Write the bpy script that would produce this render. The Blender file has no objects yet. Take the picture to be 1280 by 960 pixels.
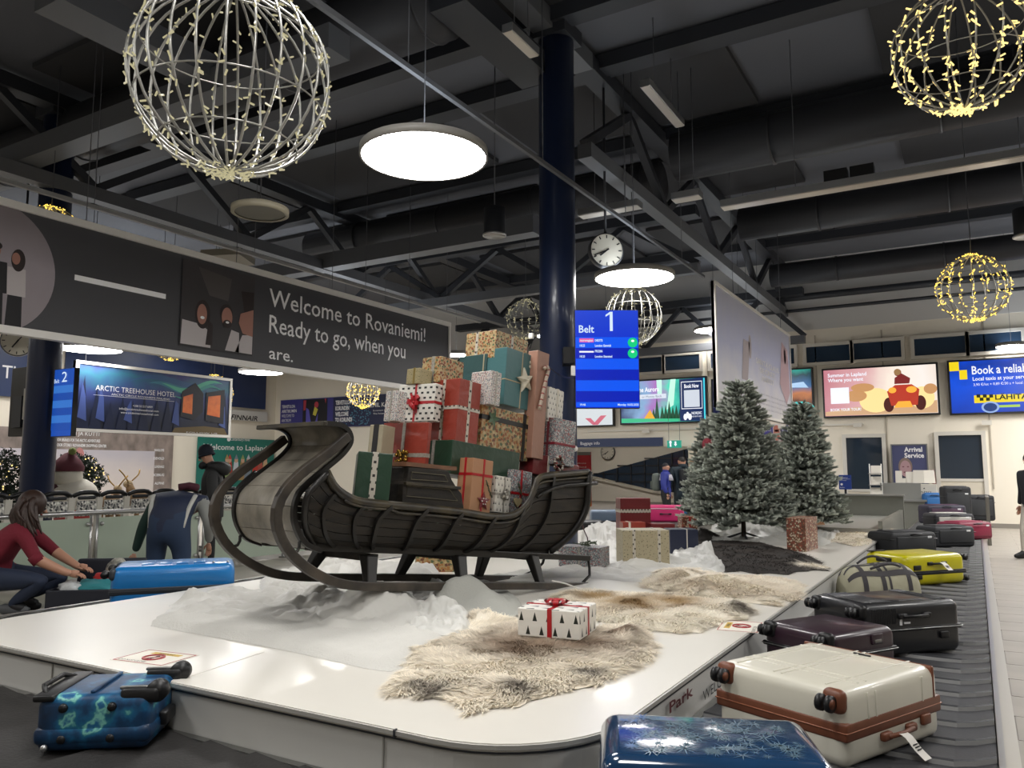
import bpy, bmesh, math, random
import numpy as np
from mathutils import Vector, Matrix, Euler
random.seed(7)
R = math.radians
PI = math.pi
S = bpy.context.scene
COL = S.collection

# ------------------------------------------------------------------ camera
CAMZ = 1.5
PITCH, YAW, FPX = R(6.2311), R(30.47), 980.0
cam_data = bpy.data.cameras.new('camera')
cam_data.sensor_width = 36.0
cam_data.lens = FPX / 1280.0 * 36.0
cam_data.clip_end = 120
cam = bpy.data.objects.new('camera', cam_data)
cam.location = (0, 0, CAMZ)
cam.rotation_euler = (R(90) + PITCH, 0, YAW)
COL.objects.link(cam)
S.camera = cam

# ------------------------------------------------------------------ world, exposure
W_ = bpy.data.worlds.new('hall_air'); S.world = W_; W_.use_nodes = True
W_.node_tree.nodes['Background'].inputs[0].default_value = (0.012, 0.016, 0.03, 1)   # night outside the glass
W_.node_tree.nodes['Background'].inputs[1].default_value = 1.0
S.view_settings.view_transform = 'Standard'
S.view_settings.look = 'None'
S.view_settings.exposure = 0.0
S.view_settings.gamma = 1.0
S.view_settings.use_curve_mapping = False
LAMP_POWER = 30.0      # emission of the round pendant diffusers

# ------------------------------------------------------------------ pixel -> world (frame 1280 x 960)
_fw = Vector((-math.sin(YAW) * math.cos(PITCH), math.cos(YAW) * math.cos(PITCH), math.sin(PITCH)))
_rt = Vector((math.cos(YAW), math.sin(YAW), 0))
_up = _rt.cross(_fw)
EYE = Vector((0, 0, CAMZ))
def ray(x, y): return _fw * FPX + _rt * (x - 640) + _up * (480 - y)
def at_z(x, y, z): r = ray(x, y); return EYE + r * ((z - CAMZ) / r.z)
def at_Y(x, y, Y): r = ray(x, y); return EYE + r * (Y / r.y)
def at_X(x, y, X): r = ray(x, y); return EYE + r * (X / r.x)
def at_d(x, y, d): return EYE + ray(x, y) * (d / FPX)
def at_plane(x, y, P, n): r = ray(x, y); return EYE + r * ((Vector(P) - EYE).dot(n) / r.dot(n))
def proj(p):
    d = Vector(p) - EYE
    c = d.dot(_fw)
    return 640 + FPX * d.dot(_rt) / c, 480 - FPX * d.dot(_up) / c

# ------------------------------------------------------------------ objects
def tag(o, label=None, cat=None, group=None, kind=None):
    if label: o['label'] = label
    if cat: o['category'] = cat
    if group: o['group'] = group
    if kind: o['kind'] = kind
    return o
def thing(name, label, cat, loc=(0, 0, 0), rz=0.0, group=None, rot=None):
    o = bpy.data.objects.new(name, None)
    o.empty_display_size = 0.1
    COL.objects.link(o)
    o.location = loc
    if rot is not None: o.rotation_euler = rot
    else: o.rotation_euler = (0, 0, rz)
    return tag(o, label, cat, group)
KIDS = {}
def link(name, me, parent=None):
    o = bpy.data.objects.new(name, me); COL.objects.link(o)
    if parent is not None:
        o.parent = parent
        KIDS.setdefault(parent.name, []).append(o)
    return o
def copy_tree(o, parent=None, loc=None, rz=None, label=None):
    c = o.copy(); COL.objects.link(c); c.parent = parent
    if parent is not None: KIDS.setdefault(parent.name, []).append(c)
    if loc is not None: c.location = loc
    if rz is not None: c.rotation_euler = (0, 0, rz)
    if label: c['label'] = label
    for ch in list(KIDS.get(o.name, [])): copy_tree(ch, c)
    return c

class MB:
    """collects simple shapes and links them as ONE mesh object"""
    def __init__(s): s.v = []; s.f = []; s.mi = []; s.sm = []; s.M = Matrix.Identity(4); s.n = 0
    def add(s, vs, fs, mi=0, smooth=False):
        M = s.M; b = s.n
        for p in vs: s.v.append(tuple(M @ Vector(p)))
        s.n += len(vs)
        for k, f in enumerate(fs):
            s.f.append(tuple(b + i for i in f)); s.mi.append(mi); s.sm.append(smooth)
        return s
    def at(s, loc=(0, 0, 0), rot=(0, 0, 0)):
        s.M = Matrix.Translation(loc) @ Euler(rot).to_matrix().to_4x4(); return s
    def mat(s, M): s.M = M; return s
    def box(s, c, d, mi=0):
        x, y, z = c; a, b, h = d[0] / 2, d[1] / 2, d[2] / 2
        vs = [(x + i * a, y + j * b, z + k * h) for i in (-1, 1) for j in (-1, 1) for k in (-1, 1)]
        return s.add(vs, [(0, 1, 3, 2), (4, 6, 7, 5), (0, 4, 5, 1), (2, 3, 7, 6), (0, 2, 6, 4), (1, 5, 7, 3)], mi)
    def rbox(s, c, d, r, k=3, mi=0, smooth=True, bulge=0.0):
        h = [x / 2 for x in d]; r = min(r, min(h) * .999)
        def cs(H): 
            a = [-H + r * (1 - math.cos(t)) for t in np.linspace(0, PI / 2, k + 1)]
            return a + [-x for x in reversed(a)]
        idx = {}; vs = []; fs = []
        def vid(p):
            key = tuple(round(x, 6) for x in p)
            if key not in idx:
                q = [max(-h[i] + r, min(h[i] - r, p[i])) for i in range(3)]
                e = [p[i] - q[i] for i in range(3)]; L = math.sqrt(sum(x * x for x in e)) or 1
                w = [q[i] + e[i] / L * r for i in range(3)]
                if bulge:
                    u = [max(0, 1 - (w[i] / h[i]) ** 2) for i in range(3)]
                    w = [w[i] + bulge * (w[i] / h[i]) * math.sqrt(u[(i + 1) % 3] * u[(i + 2) % 3]) for i in range(3)]
                idx[key] = len(vs); vs.append(tuple(w[i] + c[i] for i in range(3)))
            return idx[key]
        for ax in range(3):
            a1, a2 = (ax + 1) % 3, (ax + 2) % 3
            g1, g2 = cs(h[a1]), cs(h[a2])
            if bulge:
                g1 = sorted(g1 + [g1[k] + (g1[k + 1] - g1[k]) * t for t in (.25, .5, .75)])
                g2 = sorted(g2 + [g2[k] + (g2[k + 1] - g2[k]) * t for t in (.25, .5, .75)])
            for sg in (-1, 1):
                for i in range(len(g1) - 1):
                    for j in range(len(g2) - 1):
                        q = []
                        for (A, B) in ((g1[i], g2[j]), (g1[i + 1], g2[j]), (g1[i + 1], g2[j + 1]), (g1[i], g2[j + 1])):
                            p = [0, 0, 0]; p[ax] = sg * h[ax]; p[a1] = A; p[a2] = B; q.append(vid(p))
                        if sg < 0: q.reverse()
                        if len(set(q)) > 2: fs.append(tuple(dict.fromkeys(q)))
        return s.add(vs, fs, mi, smooth)
    def prism(s, pts, z0, z1, mi=0, smooth=False):
        n = len(pts)
        vs = [(p[0], p[1], z0) for p in pts] + [(p[0], p[1], z1) for p in pts]
        fs = [tuple(reversed(range(n))), tuple(range(n, 2 * n))]
        s.add(vs, fs, mi)
        b = s.n - 2 * n
        for i in range(n):
            j = (i + 1) % n
            s.f.append((b + i, b + j, b + n + j, b + n + i)); s.mi.append(mi); s.sm.append(smooth)
        return s
    def poly(s, pts, mi=0): return s.add(pts, [tuple(range(len(pts)))], mi)
    def tube(s, path, r, n=8, closed=False, mi=0, cap=True, flat=None):
        P = [Vector(p) for p in path]; m = len(P)
        rs = r if hasattr(r, '__len__') else [r] * m
        vs = []; fs = []; up = None
        for i in range(m):
            if closed: t = P[(i + 1) % m] - P[i - 1]
            else: t = P[min(i + 1, m - 1)] - P[max(i - 1, 0)]
            t.normalize()
            if up is None:
                up = Vector((0, 0, 1)) if abs(t.z) < .9 else Vector((1, 0, 0))
            a = (up - t * up.dot(t))
            if a.length < 1e-4: a = t.orthogonal()
            a.normalize(); up = a; b = t.cross(a)
            for k in range(n):
                an = 2 * PI * k / n + (PI / n if n == 4 else 0)
                ra, rb = (rs[i], rs[i]) if flat is None else (rs[i], rs[i] * flat)
                vs.append(P[i] + a * math.cos(an) * ra + b * math.sin(an) * rb)
        for i in range(m if closed else m - 1):
            j = (i + 1) % m
            for k in range(n):
                l = (k + 1) % n
                fs.append((i * n + k, i * n + l, j * n + l, j * n + k))
        if cap and not closed:
            fs.append(tuple(reversed(range(n)))); fs.append(tuple(range((m - 1) * n, m * n)))
        return s.add(vs, fs, mi, n > 4)
    def bar(s, a, b, w, h=None, mi=0, up=(0, 0, 1)):
        a, b = Vector(a), Vector(b); h = h or w
        t = (b - a).normalized(); u = Vector(up)
        if abs(t.dot(u)) > .98: u = Vector((1, 0, 0))
        sd = t.cross(u).normalized(); u = sd.cross(t)
        vs = []
        for p in (a, b):
            for i, j in ((-1, -1), (1, -1), (1, 1), (-1, 1)): vs.append(p + sd * (i * w / 2) + u * (j * h / 2))
        return s.add(vs, [(3, 2, 1, 0), (4, 5, 6, 7), (0, 1, 5, 4), (1, 2, 6, 5), (2, 3, 7, 6), (3, 0, 4, 7)], mi)
    def cyl(s, a, b, r0, r1=None, n=16, mi=0): return s.tube([a, b], [r0, r0 if r1 is None else r1], n, mi=mi)
    def lathe(s, prof, n=24, mi=0, smooth=True):
        vs = []; fs = []; m = len(prof)
        for i in range(n):
            a = 2 * PI * i / n
            for r, z in prof: vs.append((r * math.cos(a), r * math.sin(a), z))
        for i in range(n):
            j = (i + 1) % n
            for k in range(m - 1): fs.append((i * m + k, j * m + k, j * m + k + 1, i * m + k + 1))
        return s.add(vs, fs, mi, smooth)
    def ball(s, c, r, n=10, m=7, mi=0, sc=(1, 1, 1)):
        vs = [(c[0], c[1], c[2] - r * sc[2])]; fs = []
        for i in range(1, m):
            ph = -PI / 2 + PI * i / m
            for k in range(n):
                a = 2 * PI * k / n
                vs.append((c[0] + r * sc[0] * math.cos(ph) * math.cos(a), c[1] + r * sc[1] * math.cos(ph) * math.sin(a), c[2] + r * sc[2] * math.sin(ph)))
        vs.append((c[0], c[1], c[2] + r * sc[2])); T = len(vs) - 1
        for k in range(n):
            l = (k + 1) % n
            fs.append((0, 1 + l, 1 + k))
            for i in range(m - 2): fs.append((1 + i * n + k, 1 + i * n + l, 1 + (i + 1) * n + l, 1 + (i + 1) * n + k))
            fs.append((1 + (m - 2) * n + k, 1 + (m - 2) * n + l, T))
        return s.add(vs, fs, mi, True)
    def grid(s, fn, nu, nv, mi=0, smooth=True):
        vs = [fn(i / nu, j / nv) for i in range(nu + 1) for j in range(nv + 1)]
        fs = [(i * (nv + 1) + j, (i + 1) * (nv + 1) + j, (i + 1) * (nv + 1) + j + 1, i * (nv + 1) + j + 1) for i in range(nu) for j in range(nv)]
        return s.add(vs, fs, mi, smooth)
    def slab(s, fn, th, nu, nv, mi=0):
        """a curved sheet with thickness th below/behind fn"""
        s.grid(fn, nu, nv, mi)
        def f2(u, v):
            e = 1e-3
            p = Vector(fn(u, v)); a = Vector(fn(min(1, u + e), v)) - Vector(fn(max(0, u - e), v)); b = Vector(fn(u, min(1, v + e))) - Vector(fn(u, max(0, v - e)))
            return p - a.cross(b).normalized() * th
        s.grid(lambda u, v: f2(1 - u, v), nu, nv, mi)
        for q in (0, 1):
            s.grid(lambda u, v, q=q: Vector(fn(u, q)).lerp(Vector(f2(u, q)), v if q == 0 else 1 - v), nu, 1, mi, False)
            s.grid(lambda u, v, q=q: Vector(fn(q, u)).lerp(Vector(f2(q, u)), 1 - v if q == 0 else v), nv, 1, mi, False)
        return s
    def mesh(s, name, mats):
        me = bpy.data.meshes.new(name)
        me.from_pydata(s.v, [], s.f)
        if not isinstance(mats, (list, tuple)): mats = [mats]
        for m in mats: me.materials.append(m)
        n = len(me.polygons)
        if len(s.mi) == n:
            me.polygons.foreach_set('material_index', s.mi)
            me.polygons.foreach_set('use_smooth', s.sm)
        boxuv(me)
        me.validate()
        return me
    def build(s, name, mats, parent=None, bevel=0, seg=2, kind=None, label=None):
        o = link(name, s.mesh(name, mats), parent)
        if bevel:
            b = o.modifiers.new('bevel', 'BEVEL'); b.width = bevel; b.segments = seg; b.limit_method = 'ANGLE'; b.angle_limit = R(35)
        if kind: o['kind'] = kind
        if label: o['label'] = label
        return o
def boxuv(me):
    n = len(me.loops)
    if n == 0: return
    uv = me.uv_layers.new(name='UVMap')
    co = np.empty(len(me.vertices) * 3); me.vertices.foreach_get('co', co); co = co.reshape(-1, 3)
    li = np.empty(n, int); me.loops.foreach_get('vertex_index', li)
    nr = np.empty(len(me.polygons) * 3); me.polygons.foreach_get('normal', nr); nr = nr.reshape(-1, 3)
    lt = np.empty(len(me.polygons), int); me.polygons.foreach_get('loop_total', lt)
    pi = np.repeat(np.arange(len(me.polygons)), lt)
    ax = np.argmax(np.abs(nr[pi]), axis=1)
    p = co[li]; out = np.empty((n, 2))
    out[:, 0] = np.where(ax == 0, p[:, 1], p[:, 0]); out[:, 1] = np.where(ax == 2, p[:, 1], p[:, 2])
    uv.data.foreach_set('uv', out.ravel())

# ------------------------------------------------------------------ materials
MATS = {}
def new_mat(name):
    m = bpy.data.materials.new(name); m.use_nodes = True
    nt = m.node_tree; b = nt.nodes['Principled BSDF']
    return m, nt, b
def col4(c): return (c[0], c[1], c[2], 1)
def hexc(h):
    v = [int(h[i:i + 2], 16) / 255 for i in (0, 2, 4)]
    return tuple(x / 12.92 if x <= .04045 else ((x + .055) / 1.055) ** 2.4 for x in v)
def mat(name, c, rough=.5, metal=0, emit=None, es=1, noise=0, ns=8, bump=0, bs=60, coat=0, alpha=1, trans=0, spec=None, stretch=None, c2=None):
    if name in MATS: return MATS[name]
    if isinstance(c, str): c = hexc(c)
    if isinstance(c2, str): c2 = hexc(c2)
    m, nt, b = new_mat(name); L = nt.links
    b.inputs['Base Color'].default_value = col4(c)
    b.inputs['Roughness'].default_value = rough; b.inputs['Metallic'].default_value = metal
    if coat: b.inputs['Coat Weight'].default_value = coat; b.inputs['Coat Roughness'].default_value = .08
    if alpha < 1: b.inputs['Alpha'].default_value = alpha
    if trans: b.inputs['Transmission Weight'].default_value = trans
    if spec is not None: b.inputs['Specular IOR Level'].default_value = spec
    if emit is not None:
        b.inputs['Emission Color'].default_value = col4(hexc(emit) if isinstance(emit, str) else emit); b.inputs['Emission Strength'].default_value = es
    tc = None
    if noise or bump:
        tc = nt.nodes.new('ShaderNodeTexCoord'); src = tc.outputs['Object']
        if stretch:
            mp = nt.nodes.new('ShaderNodeMapping'); mp.inputs['Scale'].default_value = stretch
            L.new(src, mp.inputs[0]); src = mp.outputs[0]
    if noise:
        n = nt.nodes.new('ShaderNodeTexNoise'); n.inputs['Scale'].default_value = ns; n.inputs['Detail'].default_value = 5
        L.new(src, n.inputs['Vector'])
        r = nt.nodes.new('ShaderNodeValToRGB')
        r.color_ramp.elements[0].position = .3; r.color_ramp.elements[1].position = .7
        r.color_ramp.elements[0].color = col4([x * (1 - noise) for x in c] if c2 is None else c2); r.color_ramp.elements[1].color = col4([min(1, x * (1 + noise * .5)) for x in c])
        L.new(n.outputs['Fac'], r.inputs[0]); L.new(r.outputs[0], b.inputs['Base Color'])
    if bump:
        n = nt.nodes.new('ShaderNodeTexNoise'); n.inputs['Scale'].default_value = bs; n.inputs['Detail'].default_value = 3
        L.new(src, n.inputs['Vector'])
        bp = nt.nodes.new('ShaderNodeBump'); bp.inputs['Strength'].default_value = bump; bp.inputs['Distance'].default_value = .02
        L.new(n.outputs['Fac'], bp.inputs['Height']); L.new(bp.outputs[0], b.inputs['Normal'])
    MATS[name] = m
    return m
def mat_emit(name, c, s=1.0):
    if name in MATS: return MATS[name]
    if isinstance(c, str): c = hexc(c)
    m, nt, b = new_mat(name)
    b.inputs['Base Color'].default_value = (0, 0, 0, 1); b.inputs['Roughness'].default_value = .25
    b.inputs['Emission Color'].default_value = col4(c); b.inputs['Emission Strength'].default_value = s
    MATS[name] = m; return m
def mat_print(name, bg, cols, scale=40, rough=.45, thr=None, kind='voronoi', bumpy=.25):
    """busy wrapping paper: small random motifs on a ground colour"""
    if name in MATS: return MATS[name]
    m, nt, b = new_mat(name); L = nt.links; N = nt.nodes.new
    uv = N('ShaderNodeUVMap'); v = N('ShaderNodeTexVoronoi'); v.voronoi_dimensions = '2D'
    v.inputs['Scale'].default_value = scale; L.new(uv.outputs[0], v.inputs['Vector'])
    sp = N('ShaderNodeSeparateColor'); L.new(v.outputs['Color'], sp.inputs[0])
    r = N('ShaderNodeValToRGB'); r.color_ramp.interpolation = 'CONSTANT'
    k = len(cols)
    while len(r.color_ramp.elements) < k: r.color_ramp.elements.new(.5)
    for i, c in enumerate(cols):
        r.color_ramp.elements[i].position = i / k; r.color_ramp.elements[i].color = col4(hexc(c))
    L.new(sp.outputs[0], r.inputs[0])
    nz = N('ShaderNodeTexNoise'); nz.noise_dimensions = '2D'; nz.inputs['Scale'].default_value = scale * 1.7; L.new(uv.outputs[0], nz.inputs['Vector'])
    ad = N('ShaderNodeMath'); ad.operation = 'MULTIPLY_ADD'; ad.inputs[1].default_value = .9; L.new(nz.outputs['Fac'], ad.inputs[0]); L.new(v.outputs['Distance'], ad.inputs[2])
    cmp_ = N('ShaderNodeMath'); cmp_.operation = 'LESS_THAN'; cmp_.inputs[1].default_value = thr or .86; L.new(ad.outputs[0], cmp_.inputs[0])
    mx = N('ShaderNodeMix'); mx.data_type = 'RGBA'; L.new(cmp_.outputs[0], mx.inputs[0]); mx.inputs[6].default_value = col4(hexc(bg)); L.new(r.outputs[0], mx.inputs[7])
    L.new(mx.outputs[2], b.inputs['Base Color']); b.inputs['Roughness'].default_value = rough
    crumple(nt, b, bumpy)
    MATS[name] = m; return m
def crumple(nt, b, s=.25, sc=7):
    N = nt.nodes.new; L = nt.links
    tc = N('ShaderNodeTexCoord'); n = N('ShaderNodeTexNoise'); n.inputs['Scale'].default_value = sc; n.inputs['Detail'].default_value = 3; n.inputs['Distortion'].default_value = 1.2
    L.new(tc.outputs['Object'], n.inputs['Vector'])
    bp = N('ShaderNodeBump'); bp.inputs['Strength'].default_value = s; bp.inputs['Distance'].default_value = .03
    L.new(n.outputs['Fac'], bp.inputs['Height']); L.new(bp.outputs[0], b.inputs['Normal'])
def mat_motif(name, bg, fg, nu=14, nv=9, w=.2, h=.35, tri=True, rough=.45):
    """rows of small dark fir trees or dashes printed on plain paper, staggered"""
    if name in MATS: return MATS[name]
    m, nt, b = new_mat(name); L = nt.links; N = nt.nodes.new
    def mth(op, a, c=None, d=None):
        n = N('ShaderNodeMath'); n.operation = op
        for i, x in enumerate((a, c, d)):
            if x is None: continue
            if isinstance(x, (int, float)): n.inputs[i].default_value = x
            else: L.new(x, n.inputs[i])
        return n.outputs[0]
    uv = N('ShaderNodeUVMap'); sx = N('ShaderNodeSeparateXYZ'); L.new(uv.outputs[0], sx.inputs[0])
    vy = mth('MULTIPLY', sx.outputs[1], nv); row = mth('FLOOR', vy); fy = mth('FRACT', vy)
    off = mth('MULTIPLY', mth('MODULO', mth('ADD', row, 1000), 2), .5)
    fx = mth('FRACT', mth('ADD', mth('MULTIPLY', sx.outputs[0], nu), off))
    dx = mth('ABSOLUTE', mth('SUBTRACT', fx, .5)); dy = mth('SUBTRACT', fy, .5)
    if tri:
        lim = mth('MULTIPLY', mth('SUBTRACT', h, dy), w / (2 * h))
        ok = mth('MULTIPLY', mth('LESS_THAN', dx, lim), mth('GREATER_THAN', dy, -h))
    else:
        ok = mth('MULTIPLY', mth('LESS_THAN', dx, w), mth('LESS_THAN', mth('ABSOLUTE', dy), h))
    mx = N('ShaderNodeMix'); mx.data_type = 'RGBA'; L.new(ok, mx.inputs[0]); mx.inputs[6].default_value = col4(hexc(bg)); mx.inputs[7].default_value = col4(hexc(fg))
    L.new(mx.outputs[2], b.inputs['Base Color']); b.inputs['Roughness'].default_value = rough
    crumple(nt, b, .15)
    MATS[name] = m; return m
def mat_grad(name, stops, axis='Z', lo=0, hi=1, emit=0, noise=0, ns=3, rough=.5):
    """printed or shown picture: colour bands along one local axis of the board, broken up by noise"""
    if name in MATS: return MATS[name]
    m, nt, b = new_mat(name); L = nt.links; N = nt.nodes.new
    tc = N('ShaderNodeTexCoord'); sx = N('ShaderNodeSeparateXYZ'); L.new(tc.outputs['Object'], sx.inputs[0])
    mr = N('ShaderNodeMapRange'); mr.inputs[1].default_value = lo; mr.inputs[2].default_value = hi
    L.new(sx.outputs[{'X': 0, 'Y': 1, 'Z': 2}[axis]], mr.inputs[0]); val = mr.outputs[0]
    if noise:
        n = N('ShaderNodeTexNoise'); n.inputs['Scale'].default_value = ns; n.inputs['Detail'].default_value = 4; L.new(tc.outputs['Object'], n.inputs['Vector'])
        a = N('ShaderNodeMath'); a.operation = 'MULTIPLY_ADD'; a.inputs[1].default_value = noise; L.new(n.outputs['Fac'], a.inputs[0]); L.new(val, a.inputs[2])
        s2 = N('ShaderNodeMath'); s2.operation = 'SUBTRACT'; s2.inputs[1].default_value = noise * .5; L.new(a.outputs[0], s2.inputs[0]); val = s2.outputs[0]
    r = N('ShaderNodeValToRGB')
    while len(r.color_ramp.elements) < len(stops): r.color_ramp.elements.new(.5)
    for i, (p, c) in enumerate(stops):
        r.color_ramp.elements[i].position = p; r.color_ramp.elements[i].color = col4(hexc(c))
    L.new(val, r.inputs[0])
    if emit:
        b.inputs['Base Color'].default_value = (0, 0, 0, 1); b.inputs['Roughness'].default_value = .3
        L.new(r.outputs[0], b.inputs['Emission Color']); b.inputs['Emission Strength'].default_value = emit
    else:
        L.new(r.outputs[0], b.inputs['Base Color']); b.inputs['Roughness'].default_value = rough
    MATS[name] = m; return m

def text_mesh(body, bold=0.0):
    """flat letters, cap height 1, left baseline at the origin, in the local XZ plane facing -Y; returns verts, faces, width"""
    cu = bpy.data.curves.new('letters', 'FONT'); cu.body = body; cu.size = 1.0; cu.fill_mode = 'BOTH'; cu.offset = bold; cu.resolution_u = 2
    o = bpy.data.objects.new('letters', cu); COL.objects.link(o)
    dg = bpy.context.evaluated_depsgraph_get()
    me = o.evaluated_get(dg).to_mesh()
    vs = [(v.co.x, v.co.y) for v in me.vertices]; fs = [tuple(p.vertices) for p in me.polygons]
    o.evaluated_get(dg).to_mesh_clear()
    bpy.data.objects.remove(o); bpy.data.curves.remove(cu)
    xs = [v[0] for v in vs] or [0, 1]
    return vs, fs, min(xs), max(xs)

class Board:
    """a flat upright thing on a vertical plane through P0 turned by rz; local x runs right, z up, the face looks along -y"""
    def __init__(s, name, label, cat, P0, rz, px, th=.05, group=None, kind=None, extra=None):
        s.n = Vector((math.sin(rz), -math.cos(rz), 0)); s.U = Vector((math.cos(rz), math.sin(rz), 0)); s.P0 = Vector(P0)
        (x0, y0, y0b, x1, y1, y1b) = px        # left x, left top y, left bottom y, right x, right top y, right bottom y
        a, b, c, d = (at_plane(x0, y0, P0, s.n), at_plane(x0, y0b, P0, s.n), at_plane(x1, y1, P0, s.n), at_plane(x1, y1b, P0, s.n))
        z0 = (b.z + d.z) / 2; z1 = (a.z + c.z) / 2
        s.O = Vector((b.x, b.y, z0)); s.W = (c - a).dot(s.U); s.H = z1 - z0
        s.e = thing(name, label, cat, s.O, rz, group)
        if kind: s.e['kind'] = kind
        s.th = th; s.k = 0
    def l(s, x, y):
        p = at_plane(x, y, s.P0, s.n) - s.O
        return p.dot(s.U), p.z
    def rect(s, name, x0, z0, x1, z1, m, off=None, th=.0016, parent=None, label=None):
        if off is None: s.k += 1; off = .002 + .0015 * s.k
        mb = MB(); mb.box(((x0 + x1) / 2, -off, (z0 + z1) / 2), (abs(x1 - x0), th, abs(z1 - z0)))
        return mb.build(name, m, parent or s.e, label=label)
    def body(s, name, m, bevel=.0):
        return MB().box((s.W / 2, s.th / 2 + .001, s.H / 2), (s.W, s.th, s.H)).build(name, m, s.e, bevel)
    def frame(s, m, w=.05, proud=.02, name='frame'):
        mb = MB(); W, H = s.W, s.H; y = s.th / 2 - proud / 2; d = s.th + proud
        for c, dd in (((W / 2, y, H - w / 2), (W, d, w)), ((W / 2, y, w / 2), (W, d, w)), ((w / 2, y, H / 2), (w, d, H - 2 * w)), ((W - w / 2, y, H / 2), (w, d, H - 2 * w))): mb.box(c, dd)
        return mb.build(name, m, s.e)
    def pic(s, name, pts, m, off=None, px=False):
        if off is None: s.k += 1; off = .002 + .0015 * s.k
        P = [s.l(*p) if px else p for p in pts]
        a = sum(P[i][0] * P[(i + 1) % len(P)][1] - P[(i + 1) % len(P)][0] * P[i][1] for i in range(len(P)))
        if a < 0: P.reverse()
        return MB().poly([(x, -off, z) for x, z in P]).build(name, m, s.e)
    def pics(s, name, polys, m, off=None):
        if off is None: s.k += 1; off = .002 + .0015 * s.k
        if 1 < len(polys) <= 14: return [s.pics(name, [P], m, off) for P in polys][-1]
        mb = MB()
        for P in polys:
            a = sum(P[i][0] * P[(i + 1) % len(P)][1] - P[(i + 1) % len(P)][0] * P[i][1] for i in range(len(P)))
            mb.poly([(x, -off, z) for x, z in (P if a > 0 else list(reversed(P)))])
        return mb.build(name, m, s.e, kind='stuff' if len(polys) > 1 else None)
    def text(s, body, x0, z0, x1, h, m, bold=0.0, off=None, name='lettering', shear=0.0):
        """x1 None keeps natural width; h is the cap height"""
        if off is None: off = .004 + .0015 * s.k
        vs, fs, a, b = text_mesh(body, bold)
        k = h / .69
        kx = k if x1 is None else (x1 - x0) / (b - a)
        mb = MB(); mb.add([(x0 + (v[0] - a) * kx + shear * v[1] * k, -off, z0 + v[1] * k) for v in vs], fs)
        return mb.build(name, m, s.e, kind='stuff')
    def text_px(s, body, x0, y0, x1, hpx, m, bold=0.0, shear=0.0):
        """left baseline pixel, right pixel and cap height in pixels measured at the left"""
        X0, Z0 = s.l(x0, y0); X1 = None if x1 is None else s.l(x1, y0)[0]
        h = s.l(x0, y0 - hpx)[1] - Z0
        return s.text(body, X0, Z0, X1, h, m, bold, shear=shear)
def disc(cx, cz, rx, rz=None, n=28, a0=0, a1=2 * PI):
    rz = rz or rx
    return [(cx + rx * math.cos(a0 + (a1 - a0) * i / n), cz + rz * math.sin(a0 + (a1 - a0) * i / n)) for i in range(n)]

# ------------------------------------------------------------------ shared materials
M_wall = mat('wall_paint', 'e9e1d1', .7, noise=.04, ns=.7)
M_wallgrey = mat('wall_grey_paint', 'cfcdca', .7)
M_ceil = mat('ceiling_dark', '5e6066', .85)
M_panel = mat('acoustic_panel', '333335', .9)
M_steelblk = mat('black_steel', '33353a', .5, .2)
M_steeldk = mat('dark_grey_steel', '66686c', .5, .2)
M_alu = mat('aluminium', 'b9b9b8', .32, .9)
M_alud = mat('brushed_steel', '8d8d8a', .38, .9, noise=.1, ns=6, stretch=(1, 30, 1))
M_duct = mat('duct_dark', '2e2e31', .5, .1)
M_white = mat('white_gloss', 'e9e7e2', .35)
M_laminate = mat('island_laminate', 'dbd7ce', .34, coat=.12, noise=.02, ns=2)
M_side = mat('island_side', 'c9c8c4', .35)
M_navy = mat('navy_panel', '24345a', .45)
M_blackp = mat('black_plastic', '121214', .42)
M_rubber = mat('belt_rubber', '35363a', .5, noise=.25, ns=5, bump=.1, bs=90)
M_rubber2 = mat('belt_rubber_worn', '2a2827', .55, noise=.35, ns=3, bump=.15, bs=60)
M_floor = mat('floor_tile', 'a39c92', .42, noise=.12, ns=2.5)
M_joint = mat('floor_base', '8f8980', .6, noise=.1, ns=3)
M_colblue = mat('column_blue', '1b2848', .36, coat=.2)
M_glassn = mat('night_glass', '2b3c50', .1, spec=.6)
M_lamp = mat_emit('lamp_diffuser', (1.0, .98, .95), LAMP_POWER)
M_uplight_added = mat_emit('added_uplight_glow', (.86, .93, 1.0), LAMP_POWER * .22)  # added upward glow that lifts the dark ceiling
M_lampring = mat('lamp_housing', '8f8d88', .5)
M_lampoff = mat('unlit_diffuser', '6f6c62', .6)
M_bulb = mat_emit('warm_bulb', 'ffdf8a', 1.6)
M_bulb_hot = mat_emit('warm_bulb_bright', 'ffd45c', 2.2)
M_wire = mat('silver_wire', 'a8a7a2', .35, .7)
M_cable = mat('cable_grey', '55565a', .6)
M_txtw = mat('white_print', 'e8e8ea', .6)
M_txtk = mat('black_print', '17171a', .6)
FAR = 24.0
LEFT = -26.0

HZ = 7.7
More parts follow.
